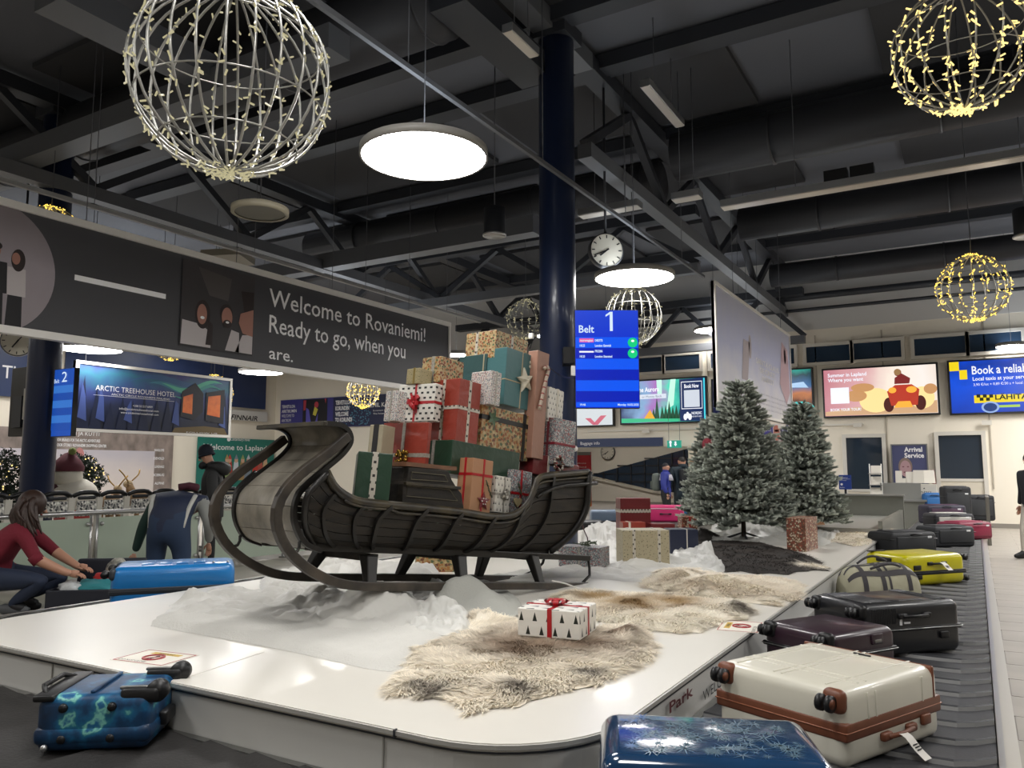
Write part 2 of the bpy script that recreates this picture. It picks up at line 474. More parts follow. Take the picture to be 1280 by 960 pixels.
# ------------------------------------------------------------------ lamps first: they light everything
def pendant(px, py, wpx, label, dia=1.2, group=None, src=[]):
    d = FPX * dia / wpx
    p = at_d(px, py, d)
    return pendant_at(p, label, dia, group)
LAMPSRC = []
def pendant_at(p, label, dia=1.2, group='round white pendant lamps'):
    if LAMPSRC:
        p = Vector(p); o = copy_tree(LAMPSRC[0], None, p, 0, label)
        s = dia / 1.2; o.scale = (s, s, 1)
        KIDS[o.name][3].scale.z = (HZ - p.z) / (HZ - LAMPSRC[0].location.z); return o
    t = thing('pendant_lamp', label, 'lamp', p, 0, group)
    r = .6
    MB().lathe([(0, 0), (r - .02, 0)], 40).build('diffuser', M_lamp, t)
    MB().lathe([(r - .02, -.004), (r, -.004), (r, .07), (r - .05, .09), (0, .09)], 40).build('housing', M_lampring, t)
    MB().lathe([(0, .094), (r - .1, .094)], 32).build('added_uplight', M_uplight_added, t)  # glowing disc added on top to brighten the roof above each lamp
    mb = MB(); mb.cyl((0, 0, .09), (0, 0, HZ - p.z), .006, n=6)
    mb.build('cable', M_cable, t)
    LAMPSRC.append(t)
    return t
pendant(530, 197, 160, 'largest round white lamp hanging lit left of the blue column')
pendant(793, 348, 100, 'lit round lamp just right of the blue column under the double clock')
pendant(112, 437, 76, 'lit round lamp showing below the dark banner above the number two screen')
pendant(326, 466, 54, 'lit round lamp below the dark banner right of the treehouse billboard')
pendant(893, 413, 50, 'lit round lamp half hidden behind the left edge of the pale santa banner')
pendant(1283, 380, 54, 'lit round lamp cut by the right edge of the photo near a light globe')
pendant(570, 444, 34, 'small distant lit lamp beside the top of the gift pile', .75)
pendant(1264, 433, 34, 'small distant lit lamp above the blue taxi screen', .7)
for (x, y, z) in ((-1.2, 1.6, 4.9), (-5.6, 0.0, 4.9), (3.4, 4.5, 4.9), (1.6, -2.4, 4.9), (-9.6, -1.5, 4.9), (-3.2, 3.0, 5.5), (6.5, 9.5, 4.9), (7, 15, 4.9), (6.5, 20.5, 4.9), (-15, 0.5, 4.9), (-20, 5, 4.9), (-20.5, -2, 4.9)):  # fill lamps added out of view to light island and hall
    pendant_at((x, y, z), 'round white fill lamp added out of view over the hall')['group'] = 'added fill lamps out of view'
for (px, py, d) in ((200, 428, 20), (60, 400, 21), (430, 440, 21.5), (480, 446, 19), (300, 432, 25), (100, 405, 24), (250, 425, 28), (150, 375, 21), (20, 370, 19), (410, 432, 20)):  # unseen fill lamps added to brighten the left wall
    pendant_at(at_d(px, py, d), 'round white fill lamp added unseen behind the dark welcome banner')['group'] = 'fill lamps added behind the banner'
for (px, py, d) in ((935, 440, 17.2), (950, 462, 19.5), (925, 432, 20.5), (758, 440, 17), (698, 420, 16), (698, 430, 22)):  # more unseen fill, added to brighten far wall and portal
    pendant_at(at_d(px, py, d), 'round white fill lamp added unseen behind the column, display or santa banner', .9)['group'] = 'fill lamps added behind other things'
for (x, y) in ((2.4, 8), (2.6, 12.5), (2.6, 17), (3.0, 21.3), (5, 19), (5.5, 22.3), (8.5, 21), (1.75, 15), (1.8, 18.5), (1.9, 22.2)):  # added past the right edge to brighten the far wall there
    pendant_at((x, y, 4.5), 'round white fill lamp added out of view over the hall')['group'] = 'added fill lamps out of view'
LAMPSRC = LAMPSRC

# ------------------------------------------------------------------ setting
def struct(name, mb, m, parent=None, bevel=0):
    o = mb.build(name, m, parent, bevel)
    if parent is None: o['kind'] = 'structure'
    return o
floor = struct('floor', MB().box((-6, 14, -.05), (42, 46, .1)), M_joint)
tile_me = MB().box((0, 0, .002), (.992, .492, .004)).mesh('floor_tile', M_floor)
for k in range(44):
    for i in range(2):
        o = link('floor_tile', tile_me, floor); o.location = (.62 + i - (k % 2) * .5, 2.6 + k * .5, 0)
for k in range(18):
    for i in range(5):
        o = link('floor_tile', tile_me, floor); o.location = (-9.9 + i + (k % 2) * .5, 1.2 + k * .5, 0)
ceil = struct('ceiling', MB().box((-6, 14, HZ + .1), (42, 46, .2)), M_ceil)
for x in (-22, -16.5, -11, -5.9, 0.2, 5.6):
    for y in (3.2, 7.4, 11.6, 15.8, 20):
        MB().box((0, 0, 0), (4.2, 2.6, .08)).build('acoustic_panel', M_panel, ceil).location = (x + 1.0, y, HZ - .06)
# far wall with its portal on the left of the trees
pA, pB = at_Y(700, 600, FAR).x, at_Y(861, 600, FAR).x
pz = at_Y(790, 559, FAR).z
wf = MB()
wf.box(((LEFT + pA) / 2, FAR + .1, HZ / 2), (pA - LEFT, .2, HZ))
wf.box(((pB + 15) / 2, FAR + .1, HZ / 2), (15 - pB, .2, HZ))
wf.box(((pA + pB) / 2, FAR + .1, (HZ + pz) / 2), (pB - pA, .2, HZ - pz))
wall_far = struct('wall_far', wf, M_wall)
struct('wall_left', MB().box((LEFT - .1, 8, HZ / 2), (.2, 32, HZ)), M_wall)
struct('wall_right', MB().box((15.1, 8, HZ / 2), (.2, 32, HZ)), M_wall)
struct('wall_near', MB().box((-5.5, -7.6, HZ / 2), (41, .2, HZ)), M_wall)
# hall beyond the portal
DEEP = 35.0
wd = MB(); wd.box((-10, DEEP + .1, 2.4), (26, .2, 4.8)); wd.box((-10, (FAR + DEEP) / 2 + .1, 4.7), (26, DEEP - FAR - .2, .1))
struct('wall_back', wd, M_wall)
t = thing('ceiling_lamp', 'round lamp in the corridor behind the portal', 'lamp', (-13.5, 29.5, 4.6))
MB().lathe([(0, 0), (.7, 0), (.7, .05), (0, .05)], 24).build('diffuser', M_lamp, t)
struct('baseboard_far', MB().box(((pB + 15) / 2, FAR - .01, .06), (15 - pB, .03, .12)), mat('skirting', '8b857c', .5))
# grey upper band of the far wall and vertical joints
struct('trim_1', MB().box((-4, FAR - .012, (at_Y(1100, 405, FAR).z + HZ) / 2), (38, .03, HZ - at_Y(1100, 405, FAR).z)), M_wallgrey)
mb = MB()
for x in (337, 886, 998, 1022, 1106, 1235):
    X = at_Y(x, 500, FAR).x; mb.box((X, FAR - .015, 3.2), (.035, .03, 4.4))
struct('trim_2', mb, mat('wall_joint', 'b3aa9a', .6))
mb = MB(); z = at_Y(1100, 540, FAR).z
mb.box((-6.9, FAR - .03, at_Y(790, 538, FAR).z), (8.5, .06, .05))
struct('trim_3', mb, mat('rail_white', 'ddd8cd', .5))

# upper windows, each with frame and pane
M_frame = mat('window_frame_white', 'cfcac0', .5)
def window(n, x0, yt0, yb0, x1, yt1, yb1, fw=.09):
    a = at_Y(x0, yt0, FAR); b = at_Y(x0, yb0, FAR); c = at_Y(x1, yt1, FAR); d = at_Y(x1, yb1, FAR)
    z1 = (a.z + c.z) / 2; z0 = (b.z + d.z) / 2; X0, X1 = a.x, c.x
    t = thing('window_%d' % n, None, None, (X0, FAR, z0)); t['kind'] = 'structure'
    W, H = X1 - X0, z1 - z0
    MB().box((W / 2, -.02, H / 2), (W, .02, H)).build('pane', M_glassn, t)
    mb = MB()
    for cc, dd in (((W / 2, -.05, -fw / 2), (W + 2 * fw, .1, fw)), ((W / 2, -.05, H + fw / 2), (W + 2 * fw, .1, fw)), ((-fw / 2, -.05, H / 2), (fw, .1, H)), ((W + fw / 2, -.05, H / 2), (fw, .1, H))): mb.box(cc, dd)
    mb.build('window_frame', M_frame, t)
for i, w in enumerate(((1008, 435, 454, 1062, 430, 451), (1067, 430, 450, 1126, 425, 447), (1142.5, 424, 446, 1206, 420, 441), (1211, 419, 441, 1276, 414, 437), (832, 446, 464, 875, 443, 461), (789, 449, 467, 828, 446, 464), (889, 442, 461, 935, 439, 457), (975, 437, 456, 993, 435, 455), (740, 453, 471, 784, 450, 467))): window(i + 1, *w)

# doors with a glass upper half, seen behind the counter
M_door = mat('door_white', 'd6cdbb', .5)
def door(n, x0, x1, yt, ymid):
    X0, X1 = at_Y(x0, 600, FAR).x, at_Y(x1, 600, FAR).x; z1 = at_Y((x0 + x1) / 2, yt, FAR).z; zm = at_Y((x0 + x1) / 2, ymid, FAR).z
    t = thing('door_%d' % n, None, None, (X0, FAR, 0)); t['kind'] = 'structure'; W = X1 - X0
    f = MB(); w = .1
    f.box((-w / 2, -.05, z1 / 2), (w, .1, z1 + .0)); f.box((W + w / 2, -.05, z1 / 2), (w, .1, z1)); f.box((W / 2, -.05, z1 + w / 2), (W + 2 * w, .1, w))
    f.build('door_frame', M_frame, t)
    MB().box((W / 2, -.03, zm / 2), (W, .04, zm)).build('lower_panel', M_door, t)
    MB().box((W / 2, -.045, zm), (W, .05, .07)).build('middle_rail', M_frame, t)
    MB().box((W / 2, -.02, (zm + z1) / 2), (W, .02, z1 - zm)).build('pane', mat('door_glass', '27323f', .06, spec=.8), t)
door(1, 1060, 1105, 547, 613)
door(2, 1176, 1230, 544, 600)

# ------------------------------------------------------------------ roof steel
def truss(ax, c, a, b, zb, zt, label, w=.22, step=1.7, m=None, lights=True):
    t = thing('roof_truss', label, 'truss', (c, a, zb) if ax == 'Y' else (a, c, zb), 0 if ax == 'X' else R(90), 'roof trusses')
    L = b - a; h = zt - zb; m = m or M_steelblk
    MB().box((L / 2, 0, 0), (L, w, w)).build('bottom_chord', M_steeldk, t)
    MB().box((L / 2, 0, h), (L, w * 1.4, w)).build('top_chord', m, t)
    n = max(2, round(L / step)); n += n % 2
    for i in range(n):
        x0, x1 = L * i / n, L * (i + 1) / n
        p, q = ((x0, 0, .1), (x1, 0, h - .1)) if i % 2 == 0 else ((x0, 0, h - .1), (x1, 0, .1))
        MB().bar(p, q, .13, .13).build('brace', m, t)
    return t
truss('Y', -4.66, 10.0, 23.9, 6.12, 7.45, 'dark roof truss running from the blue column to the far wall')
truss('Y', -12.6, 4.2, 23.9, 6.12, 7.45, 'dark roof truss running along the hall behind the dark welcome banner')
truss('X', 16.6, -25.8, -5.0, 5.9, 7.2, 'dark roof truss crossing the far left of the hall')
truss('X', 23.3, -16.0, -4.0, 5.2, 6.6, 'distant dark truss crossing in front of the far wall above the gifts', step=1.3)
def beam(name, label, cat, a, b, w, h, m, group=None):
    a, b = Vector(a), Vector(b)
    t = MB(); t.bar((0, 0, 0), b - a, w, h)
    o = t.build(name, m); o.location = a
    return tag(o, label, cat, group)
def xbeam(px0, py0, z, px1, w, h, name, label, cat, m, group=None):
    p = at_z(px0, py0, z); q = at_Y(px1, py0, p.y); return beam(name, label, cat, p, (q.x, p.y, z), w, h, m, group)
xbeam(300, 348, 6.2, 672, .35, .35, 'roof_beam', 'light grey steel beam crossing behind the large lit lamp', 'beam', M_steeldk)
xbeam(-40, 222, 6.4, 420, .35, .3, 'roof_beam', 'grey steel beam crossing the roof left of the largest light globe', 'beam', M_steeldk)
def ybeam(px0, py0, z, px1, w, h, name, label, cat, m, group=None):
    p = at_z(px0, py0, z); q = at_X(px1, py0, p.x); return beam(name, label, cat, p, (p.x, q.y, z), w, h, m, group)
ybeam(60, -10, 6.6, 300, .5, .3, 'roof_beam', 'wide grey steel beam slanting behind the largest light globe', 'beam', M_steeldk)
ybeam(560, -8, 6.9, 672, .5, .3, 'roof_beam', 'dark square beam end at the top edge left of the column', 'beam', M_steelblk)
beam('roof_beam', 'dark steel beam slanting along the roof from the column head', 'beam', (-4.66, 4, 7.45), (-4.66, 10, 7.45), .3, .25, M_steeldk)
for i, (px, py, z) in enumerate(((1000, 16, 7.6), (1100, 112, 7.55), (1000, 300, 7.5), (480, 92, 7.5), (300, 210, 7.55))):
    xbeam(px, py, z, px + 10, .28, .22, 'roof_purlin', ['dark purlin along the top right of the roof', 'dark purlin below the upper roof panel', 'dark purlin right of the truss end', 'dark purlin above the large lamp', 'dark purlin left behind the light globe'][i], 'beam', M_steelblk)
    o = COL.objects[-1]; o.location.x = -16; o.scale.x = 1
    o.data = MB().bar((0, 0, 0), (28, 0, 0), .28, .22).mesh('roof_purlin', M_steelblk)
# air ducts
def duct(y, z, r, x0, x1, label):
    mb = MB(); mb.cyl((0, 0, 0), (x1 - x0, 0, 0), r, n=20)
    x = 1.6
    while x < x1 - x0: mb.tube([(x, 0, 0), (x + .05, 0, 0)], r + .015, 20); x += 2.4
    o = mb.build('air_duct', M_duct); o.location = (x0, y, z); tag(o, label, 'duct')
p = at_z(1000, 165, 6.9); duct(p.y, 6.9, .42, -4.2, 12, 'thick dark round air duct above the long light strip')
p = at_z(1050, 262, 6.9); duct(p.y, 6.9, .36, -4.2, 12, 'dark round air duct below the long light strip')
p = at_z(1050, 335, 6.6); duct(p.y, 6.6, .3, -4.4, 12, 'distant dark air duct nearest to the far wall')
p = at_z(500, 290, 7.0); duct(p.y, 7.0, .4, -14, -4.9, 'dark round air duct behind the large lit lamp')
p = at_z(150, 150, 7.1); duct(p.y, 7.1, .45, -19, -5.2, 'dark round air duct behind the largest light globe')
# pipes along the far wall
for i, (x0, y0, z) in enumerate(((720, 385, 5.6), (980, 376, 5.4))):
    pass
for i, py in enumerate((361, 378)):
    z = at_Y(1100, py, FAR - .4).z
    o = MB().cyl((0, 0, 0), (15, 0, 0), .1 if i == 0 else .05, n=10).build('wall_pipe', M_steelblk); o.location = (-11, FAR - .4, z)
    tag(o, ['thick dark pipe along the top of the far wall', 'thin dark pipe along the far wall under the thicker one'][i], 'pipe')
# suspended light strips and rails
def strip(a, b, label, w=.16, h=.1, m=None):
    a, b = Vector(a), Vector(b)
    t = thing('light_strip', label, 'light fixture', a); d = b - a
    MB().bar((0, 0, 0), d, w, h).build('housing', m or M_alu, t)
    if not m: MB().bar(Vector((0, 0, -h / 2 - .004)), d + Vector((0, 0, -h / 2 - .004)), w * .8, .006).build('reflector', mat('reflector_metal', 'cfc8bd', .3, .8), t)
    n = max(2, int(d.length / 2.5))
    for i in range(n):
        p = d * ((i + .5) / n); MB().cyl(p, (p.x, p.y, HZ - a.z), .006, n=5).build('hanger', M_cable, t)
    return t
def px_strip(x0, y0, x1, y1, z, label, ax, **k):
    a = at_z(x0, y0, z)
    b = at_Y(x1, y1, a.y) if ax == 'X' else at_X(x1, y1, a.x)
    return strip(a, (b.x, b.y, a.z), label, **k)
px_strip(903, 257, 1330, 190, 5.4, 'long unlit aluminium light strip hanging at the upper right', 'X', w=.24)
px_strip(842, 248, 876, 240, 5.6, 'short unlit light strip beside the truss end', 'X', w=.24)
px_strip(726, 268, 800, 252, 5.6, 'unlit light strip just right of the column behind the clock', 'X', w=.24)
px_strip(380, -8, 880, 350, 5.2, 'thin suspended track running past the column over the island', 'Y', w=.045, h=.05, m=M_steeldk)
px_strip(806, 103, 850, 158, 6.6, 'small light strip fixed under the truss top chord', 'Y', w=.14)
px_strip(634, 34, 668, 68, 6.6, 'small light strip left of the column head', 'Y', w=.14)
px_strip(-20, 218, 600, 392, 4.9, 'long thin track hanging above the dark welcome banner', 'Y', w=.06, h=.05, m=mat('track_grey', '9a9a98', .5))
# hanging drum loudspeakers, detector disc, ceiling box
def drum(px, py, d, r, h, label):
    p = at_d(px, py, d); t = thing('pendant_speaker', label, 'speaker', p)
    MB().lathe([(r, 0), (r, h), (0, h)], 24).build('body', M_steelblk, t)
    MB().lathe([(0, .004), (r * .96, .004), (r, -.01), (r * 1.12, .0), (r * 1.12, .02), (r, .03)], 24).build('rim', M_alu, t)
    MB().cyl((0, 0, h), (0, 0, HZ - p.z), .01, n=6).build('hanger', M_cable, t)
drum(618, 295, 11, .15, .4, 'dark drum speaker hanging left of the blue column')
drum(1283, 296, 11, .15, .4, 'dark drum speaker hanging at the right edge')
p = at_d(325, 266, 8.4); t = thing('round_fixture', 'unlit round ceiling fixture with a pale rim below the big globe', 'light fixture', p)
MB().lathe([(0, 0), (.26, 0)], 32).build('diffuser', M_lampoff, t)
MB().lathe([(.26, -.01), (.3, -.01), (.3, .05), (.2, .09), (0, .09)], 32).build('rim', mat('pale_rim', 'a39c88', .5), t)
MB().cyl((0, 0, .09), (0, 0, HZ - p.z), .008, n=6).build('cable', M_cable, t)
p = at_d(285, 322, 14); o = MB().box((0, 0, 0), (.75, .55, .12)).build('ceiling_unit', mat('unit_grey', '9d988c', .5)); o.location = p; o.rotation_euler = (R(-6), 0, R(20)); tag(o, 'small pale square unit hanging above the dark banner', 'light fixture')
for k, (x, y) in enumerate(((1045, 216), (1078, 214))):
    o = MB().box((0, 0, 0), (.3, .2, .16)).build('junction_box', M_blackp); o.location = (at_Y(x, y, at_z(903, 257, 5.4).y).x, at_z(903, 257, 5.4).y, 5.53); tag(o, ['black box on top of the long light strip, left one', 'black box on top of the long light strip, right one'][k], 'box')

# ------------------------------------------------------------------ columns
def column(name, px, dia, foot, ztop, label):
    t = thing(name, label, 'column', foot)
    mb = MB(); mb.cyl((0, 0, 0), (0, 0, ztop - .0), dia / 2, n=40); mb.build('shaft', M_colblue, t)
    MB().lathe([(dia / 2 + .02, 0), (dia / 2 + .02, .12), (dia / 2, .13)], 40).build('base_ring', M_steelblk, t)
    MB().box((0, 0, ztop + .1), (dia * 1.1, dia * 1.1, .2)).build('head', M_steelblk, t)
    return t
c1 = at_d(698.5, 600, 10.0); COL1 = (c1.x, c1.y)
column('blue_column', 698, .475, (c1.x, c1.y, 0), 7.25, 'large dark blue round column standing behind the gift sled')
c2 = at_d(49, 560, 12.4); COL2 = (c2.x, c2.y)
column('blue_column', 49, .48, (c2.x, c2.y, 0), 7.25, 'blue round column at the left behind the trolleys')
p = at_d(716, 445, 9.75)
mb = MB()
def sag(a, b, s, n=10): a, b = Vector(a), Vector(b); return [a.lerp(b, i / n) - Vector((0, 0, s * 4 * (i / n) * (1 - i / n))) for i in range(n + 1)]

# ------------------------------------------------------------------ baggage carousel: island, belt plates, kerb
PZ, BZ = .5, .28
XR, XL, YF, YE, RC = -1.27, -5.72, 2.5, 13.2, .55
def island_outline(off=0, n=10):
    pts = [(XL - off, YE), ]
    for k in range(n + 1):
        a = PI + PI / 2 * k / n; pts.append((XL + RC + (RC + off) * math.cos(a), YF + RC + (RC + off) * math.sin(a)))
    for k in range(n + 1):
        a = 1.5 * PI + PI / 2 * k / n; pts.append((XR - RC + (RC + off) * math.cos(a), YF + RC + (RC + off) * math.sin(a)))
    pts.append((XR + off, YE))
    return pts
isl = thing('carousel_island', 'white laminate carousel island carrying the sled, furs and trees', 'platform', (0, 0, 0))
MB().prism(island_outline(), PZ - .03, PZ).build('top_panel', M_laminate, isl)
o_ = island_outline(-.012)
MB().prism(o_, 0, PZ - .03).build('side_panel', M_side, isl)
pth = [(x, y, PZ - .012) for x, y in island_outline(.006)]
MB().tube(pth, .012, 4, flat=.6).build('edge_trim', mat('trim_metal', 'bdbbb6', .45, .4), isl)
pth = [(x, y, PZ - .034) for x, y in island_outline(-.006)]
MB().tube(pth, .007, 4).build('edge_trim', M_steelblk, isl)
for x in (-4.35, -2.06):
    MB().box((x, YF + .01, .26), (.006, .012, .42)).build('panel_seam', mat('seam', '9b9993', .5), isl)
a = at_z(497, 911, PZ); MB().box((a.x, YF - .008, PZ - .012), (.006, .02, .03)).build('trim_joint', M_steelblk, isl)
M_seam = mat('seam_top', 'cfcbc2', .3)
mb = MB(); a = at_z(230, 848, PZ); b = at_z(330, 815, PZ); mb.bar((a.x, a.y, PZ + .0005), (b.x, b.y, PZ + .0005), .006, .002); mb.build('panel_seam', M_seam, isl)
# printed words on the island side facing the right belt
def side_text(body, x0, y0, x1, hpx, m, bold=0, slant=0.0):
    P = at_X(x0, y0, XR + .004); Q = at_X(x1, y0 - 4, XR + .004); h = at_X(x0, y0 - hpx, XR + .004).z - P.z
    vs, fs, a, b = text_mesh(body, bold); k = h / .69; kx = (Q.y - P.y) / (b - a)
    MB().add([(XR + .004, P.y + (v[0] - a) * kx, P.z + v[1] * k) for v in vs], fs).build('lettering', m, isl)
side_text('Park', 837, 892, 867, 14, mat('dark_red_print', '5c1f25', .6), .02)
side_text('WELCOME', 879, 877, 918, 13, M_txtk)
# warning stickers lying flat on the island
def sticker(px, py, w, rz, label):
    p = at_z(px, py, PZ); t = thing('warning_sticker', label, 'sticker', (p.x, p.y, PZ), rz)
    h = w * .72
    MB().box((0, 0, .0008), (w, h, .0012)).build('sheet', mat('sticker_white', 'ebe6da', .4), t)
    red = mat('sticker_red', 'a8343a', .4)
    mb = MB()
    for c, d in (((0, h * .46, .002), (w * .94, .006, .001)), ((0, -h * .46, .002), (w * .94, .006, .001)), ((w * .47, 0, .002), (.006, h * .93, .001)), ((-w * .47, 0, .002), (.006, h * .93, .001))): mb.box(c, d)
    mb.build('border', red, t)
    MB().box((w * .02, h * .28, .002), (w * .55, h * .14, .001)).build('yellow_bar', mat('sticker_yellow', 'd6b24a', .4), t)
    mb = MB(); mb.tube([(.055 * math.cos(a), -.01 + .055 * math.sin(a), .003) for a in np.linspace(0, 2 * PI, 20, endpoint=False)], .006, 4, closed=True)
    mb.bar((-.04, -.05, .003), (.04, .03, .003), .01, .002); mb.build('no_climbing_ring', red, t)
    mb = MB(); mb.ball((0, .02, .0025), .012, 8, 5, sc=(1, 1, .1)); mb.bar((0, .01, .0025), (0, -.03, .0025), .014, .001); mb.bar((0, -.03, .0025), (-.02, -.05, .0025), .008, .001); mb.bar((0, -.03, .0025), (.02, -.05, .0025), .008, .001)
    mb.build('pictogram', M_txtk, t)
    vs, fs, a, b = text_mesh('DO NOT CLIMB'); k = .03
    kx = w * .5 / (b - a)
    MB().add([(-w * .42 + (v[0] - a) * kx, -h * .4 + v[1] * k, .002) for v in vs], fs).build('lettering', M_txtk, t)
    vs, fs, a, b = text_mesh('WARNING'); kx = w * .3 / (b - a)
    MB().add([(-w * .13 + (v[0] - a) * kx, h * .24 + v[1] * k, .003) for v in vs], fs).build('lettering', M_txtk, t)
sticker(194, 822, .36, R(8), 'white warning sticker with a red no climbing ring beside the fleece sheet')
sticker(925, 783, .36, R(98), 'white warning sticker half covered by fur beside the purple suitcase')

conv = thing('baggage_belt', 'dark rubber baggage belt of overlapping crescent plates around the island', 'conveyor', (0, 0, 0))
BW = 1.28      # belt width
XO = XR + BW + .02
# bed under the plates
def loop_outline(off):
    return island_outline(off, 16)
def ring(off0, off1, z0, z1, name, m, parent, end=21.9):
    A = loop_outline(off0); B = loop_outline(off1)
    A = [(A[0][0], end)] + A[1:-1] + [(A[-1][0], end)]; B = [(B[0][0], end)] + B[1:-1] + [(B[-1][0], end)]
    n = len(A); vs = []; fs = []
    for i in range(n): vs += [(A[i][0], A[i][1], z0), (B[i][0], B[i][1], z0), (B[i][0], B[i][1], z1), (A[i][0], A[i][1], z1)]
    for i in range(n - 1):
        a, b = 4 * i, 4 * i + 4
        for k in range(4): fs.append((a + k, a + (k + 1) % 4, b + (k + 1) % 4, b + k))
    mb = MB(); mb.add(vs, fs); return mb.build(name, m, parent)
ring(.03, BW, .05, BZ - .02, 'belt_bed', M_blackp, conv)
ring(BW + .005, BW + .085, 0, BZ + .012, 'kerb', mat('kerb_steel', 'c4c0b6', .35, .6), conv)
ring(BW + .006, BW + .03, BZ + .0, BZ + .018, 'kerb_lip', M_alu, conv)
ring(-.008, .03, .05, BZ + .004, 'inner_guard', M_alud, conv)
# crescent plate: x across the belt from the island side (0) to the kerb (BW); y along travel; leading lip curved
def plate_mesh():
    mb = MB(); P = .335; w = BW - .03
    def edge(u):   # curved edge: runs away from the kerb side then hooks back
        x = .02 + u * w
        y = -.12 * math.sin(min(u, .86) / .86 * PI / 2) + (max(0, u - .86) / .14) ** 1.6 * .14
        return x, y
    n = 16
    lo = [edge(i / n) for i in range(n + 1)]
    vs = []; fs = []
    for x, y in lo: vs += [(x, y - .004, -.004), (x, y, .024), (x, y + .012, .03), (x, y + P, .0)]
    for i in range(n):
        a, b = 4 * i, 4 * i + 4
        for k in range(3): fs.append((a + k, b + k, b + k + 1, a + k + 1))
    mb.add(vs, fs, 0, False)
    for q in range(len(mb.f)):
        if q % 3 == 0: mb.mi[q] = 1
    return mb.mesh('belt_plate', [M_rubber, mat('plate_lip', '9a9a9a', .35)])
pm = plate_mesh()
pitch = .29
k = 0
y = 3.12
while y < 21.5:
    o = link('belt_plate', pm, conv); o.location = (XR + .01, y, BZ - .012); y += pitch
pm2 = pm.copy(); pm2.name = 'belt_plate'; pm2.materials[0] = M_rubber2; pm2.materials[1] = mat('plate_lip_dark', '3a3836', .4)
CX, CY = XR - RC, YF + RC
for k in range(10):   # around the corner: fan of plates
    an = -R(5 + 9 * k)
    o = link('belt_plate', pm2, conv); o.rotation_euler = (0, 0, an)
    o.location = (CX + RC * math.cos(an), CY + RC * math.sin(an), BZ - .012)
x = CX - .05
while x > XL + RC:
    o = link('belt_plate', pm2, conv); o.rotation_euler = (0, 0, R(-90)); o.location = (x, YF - .01, BZ - .012); x -= pitch
for k in range(10):
    an = PI + R(5 + 9 * k)
    o = link('belt_plate', pm2, conv); o.rotation_euler = (0, 0, an); o.location = (XL + RC + RC * math.cos(an), CY + RC * math.sin(an), BZ - .012)
for k in range(64):
    o = link('belt_plate', pm2, conv); o.rotation_euler = (0, 0, PI); o.location = (XL - .01, 3.2 + k * pitch, BZ - .012)

# ------------------------------------------------------------------ boards, banners, screens
M_frw = mat('board_frame', 'efece6', .4)
def cables(t, pts, z0, top=HZ):
    for i, (x, y) in enumerate(pts): MB().cyl((x, y, z0), (x, y, top - t.location.z), .006, n=5).build('hanger', M_cable, t)
# big dark welcome banner
b = Board('welcome_banner', 'long charcoal banner hanging across the left reading Welcome to Rovaniemi', 'banner', (-9.5, 0, 0), R(90), (-60, 231, 404, 558.5, 405, 493), .06)
b.body('cloth', mat('banner_charcoal', '46464a', .55, bump=.12, bs=1.2))
mb = MB(); mb.box((b.W / 2, .02, b.H - .02), (b.W, .12, .09)); mb.box((b.W / 2, .02, .02), (b.W, .12, .09)); mb.box((b.W - .02, .02, b.H / 2), (.05, .1, b.H))
mb.build('frame', M_frw, b.e)
W3 = mat('banner_white', 'ffffff', .6)
b.text_px('Welcome to Rovaniemi!', 336, 382, 532, 22, W3, .006)
b.text_px('Ready to go, when you', 336, 415, 507, 22, W3, .006)
b.text_px('are.', 336, 448, 366, 15, W3, .006)
x0, z0 = b.l(93, 348); x1, _ = b.l(207, 371)
b.rect('stripe', x0, z0 - .02, x1, z0 + .05, W3)
# round picture at the left end
cx, cz = b.l(-20, 330); rr = b.l(69, 340)[0] - cx
pts = [p for p in disc(cx, cz, rr, n=64) if p[0] > .02]
pts = [(.03, cz + math.sqrt(max(0, rr**2 - (cx - .03)**2)))] + pts + [(.03, cz - math.sqrt(max(0, rr**2 - (cx - .03)**2)))] if cx - rr < .03 else pts
pts = sorted(pts, key=lambda p: math.atan2(p[1] - cz, p[0] - max(cx, .4)))
b.pic('round_picture', pts, mat_grad('banner_hall', [(0, '8f8688'), (.5, 'a39aa0'), (1, '857c80')], 'Z', 0, b.H, 0, .4, 2))
DK, SKN, SHW, HAIR = mat('print_black', '1b1a1d', .6), mat('print_skin', 'a87868', .6), mat('print_shirt', 'c3bcbc', .6), mat('print_hair', '2a1f1d', .6)
def person_print(px, top, s, shirt, hair_long=True):
    X, Z = b.l(px, top); k = s
    b.pics('printed_person', [[(X - .1 * k, Z - .62 * k), (X + .1 * k, Z - .62 * k), (X + .12 * k, Z - 1.2 * k), (X - .12 * k, Z - 1.2 * k)]], DK)
    b.pics('printed_person', [[(X - .13 * k, Z - .26 * k), (X + .13 * k, Z - .26 * k), (X + .15 * k, Z - .68 * k), (X - .14 * k, Z - .68 * k)]], shirt)
    if hair_long: b.pics('printed_hair', [disc(X + .015 * k, Z - .14 * k, .1 * k, .17 * k)], HAIR)
    b.pics('printed_face', [disc(X - .02 * k, Z - .12 * k, .06 * k, .09 * k)], SKN)
    if not hair_long: b.pics('printed_hair', [disc(X - .01 * k, Z - .055 * k, .065 * k, .05 * k)], HAIR)
person_print(22, 314, .78, SHW); person_print(-3, 302, .86, DK, False)
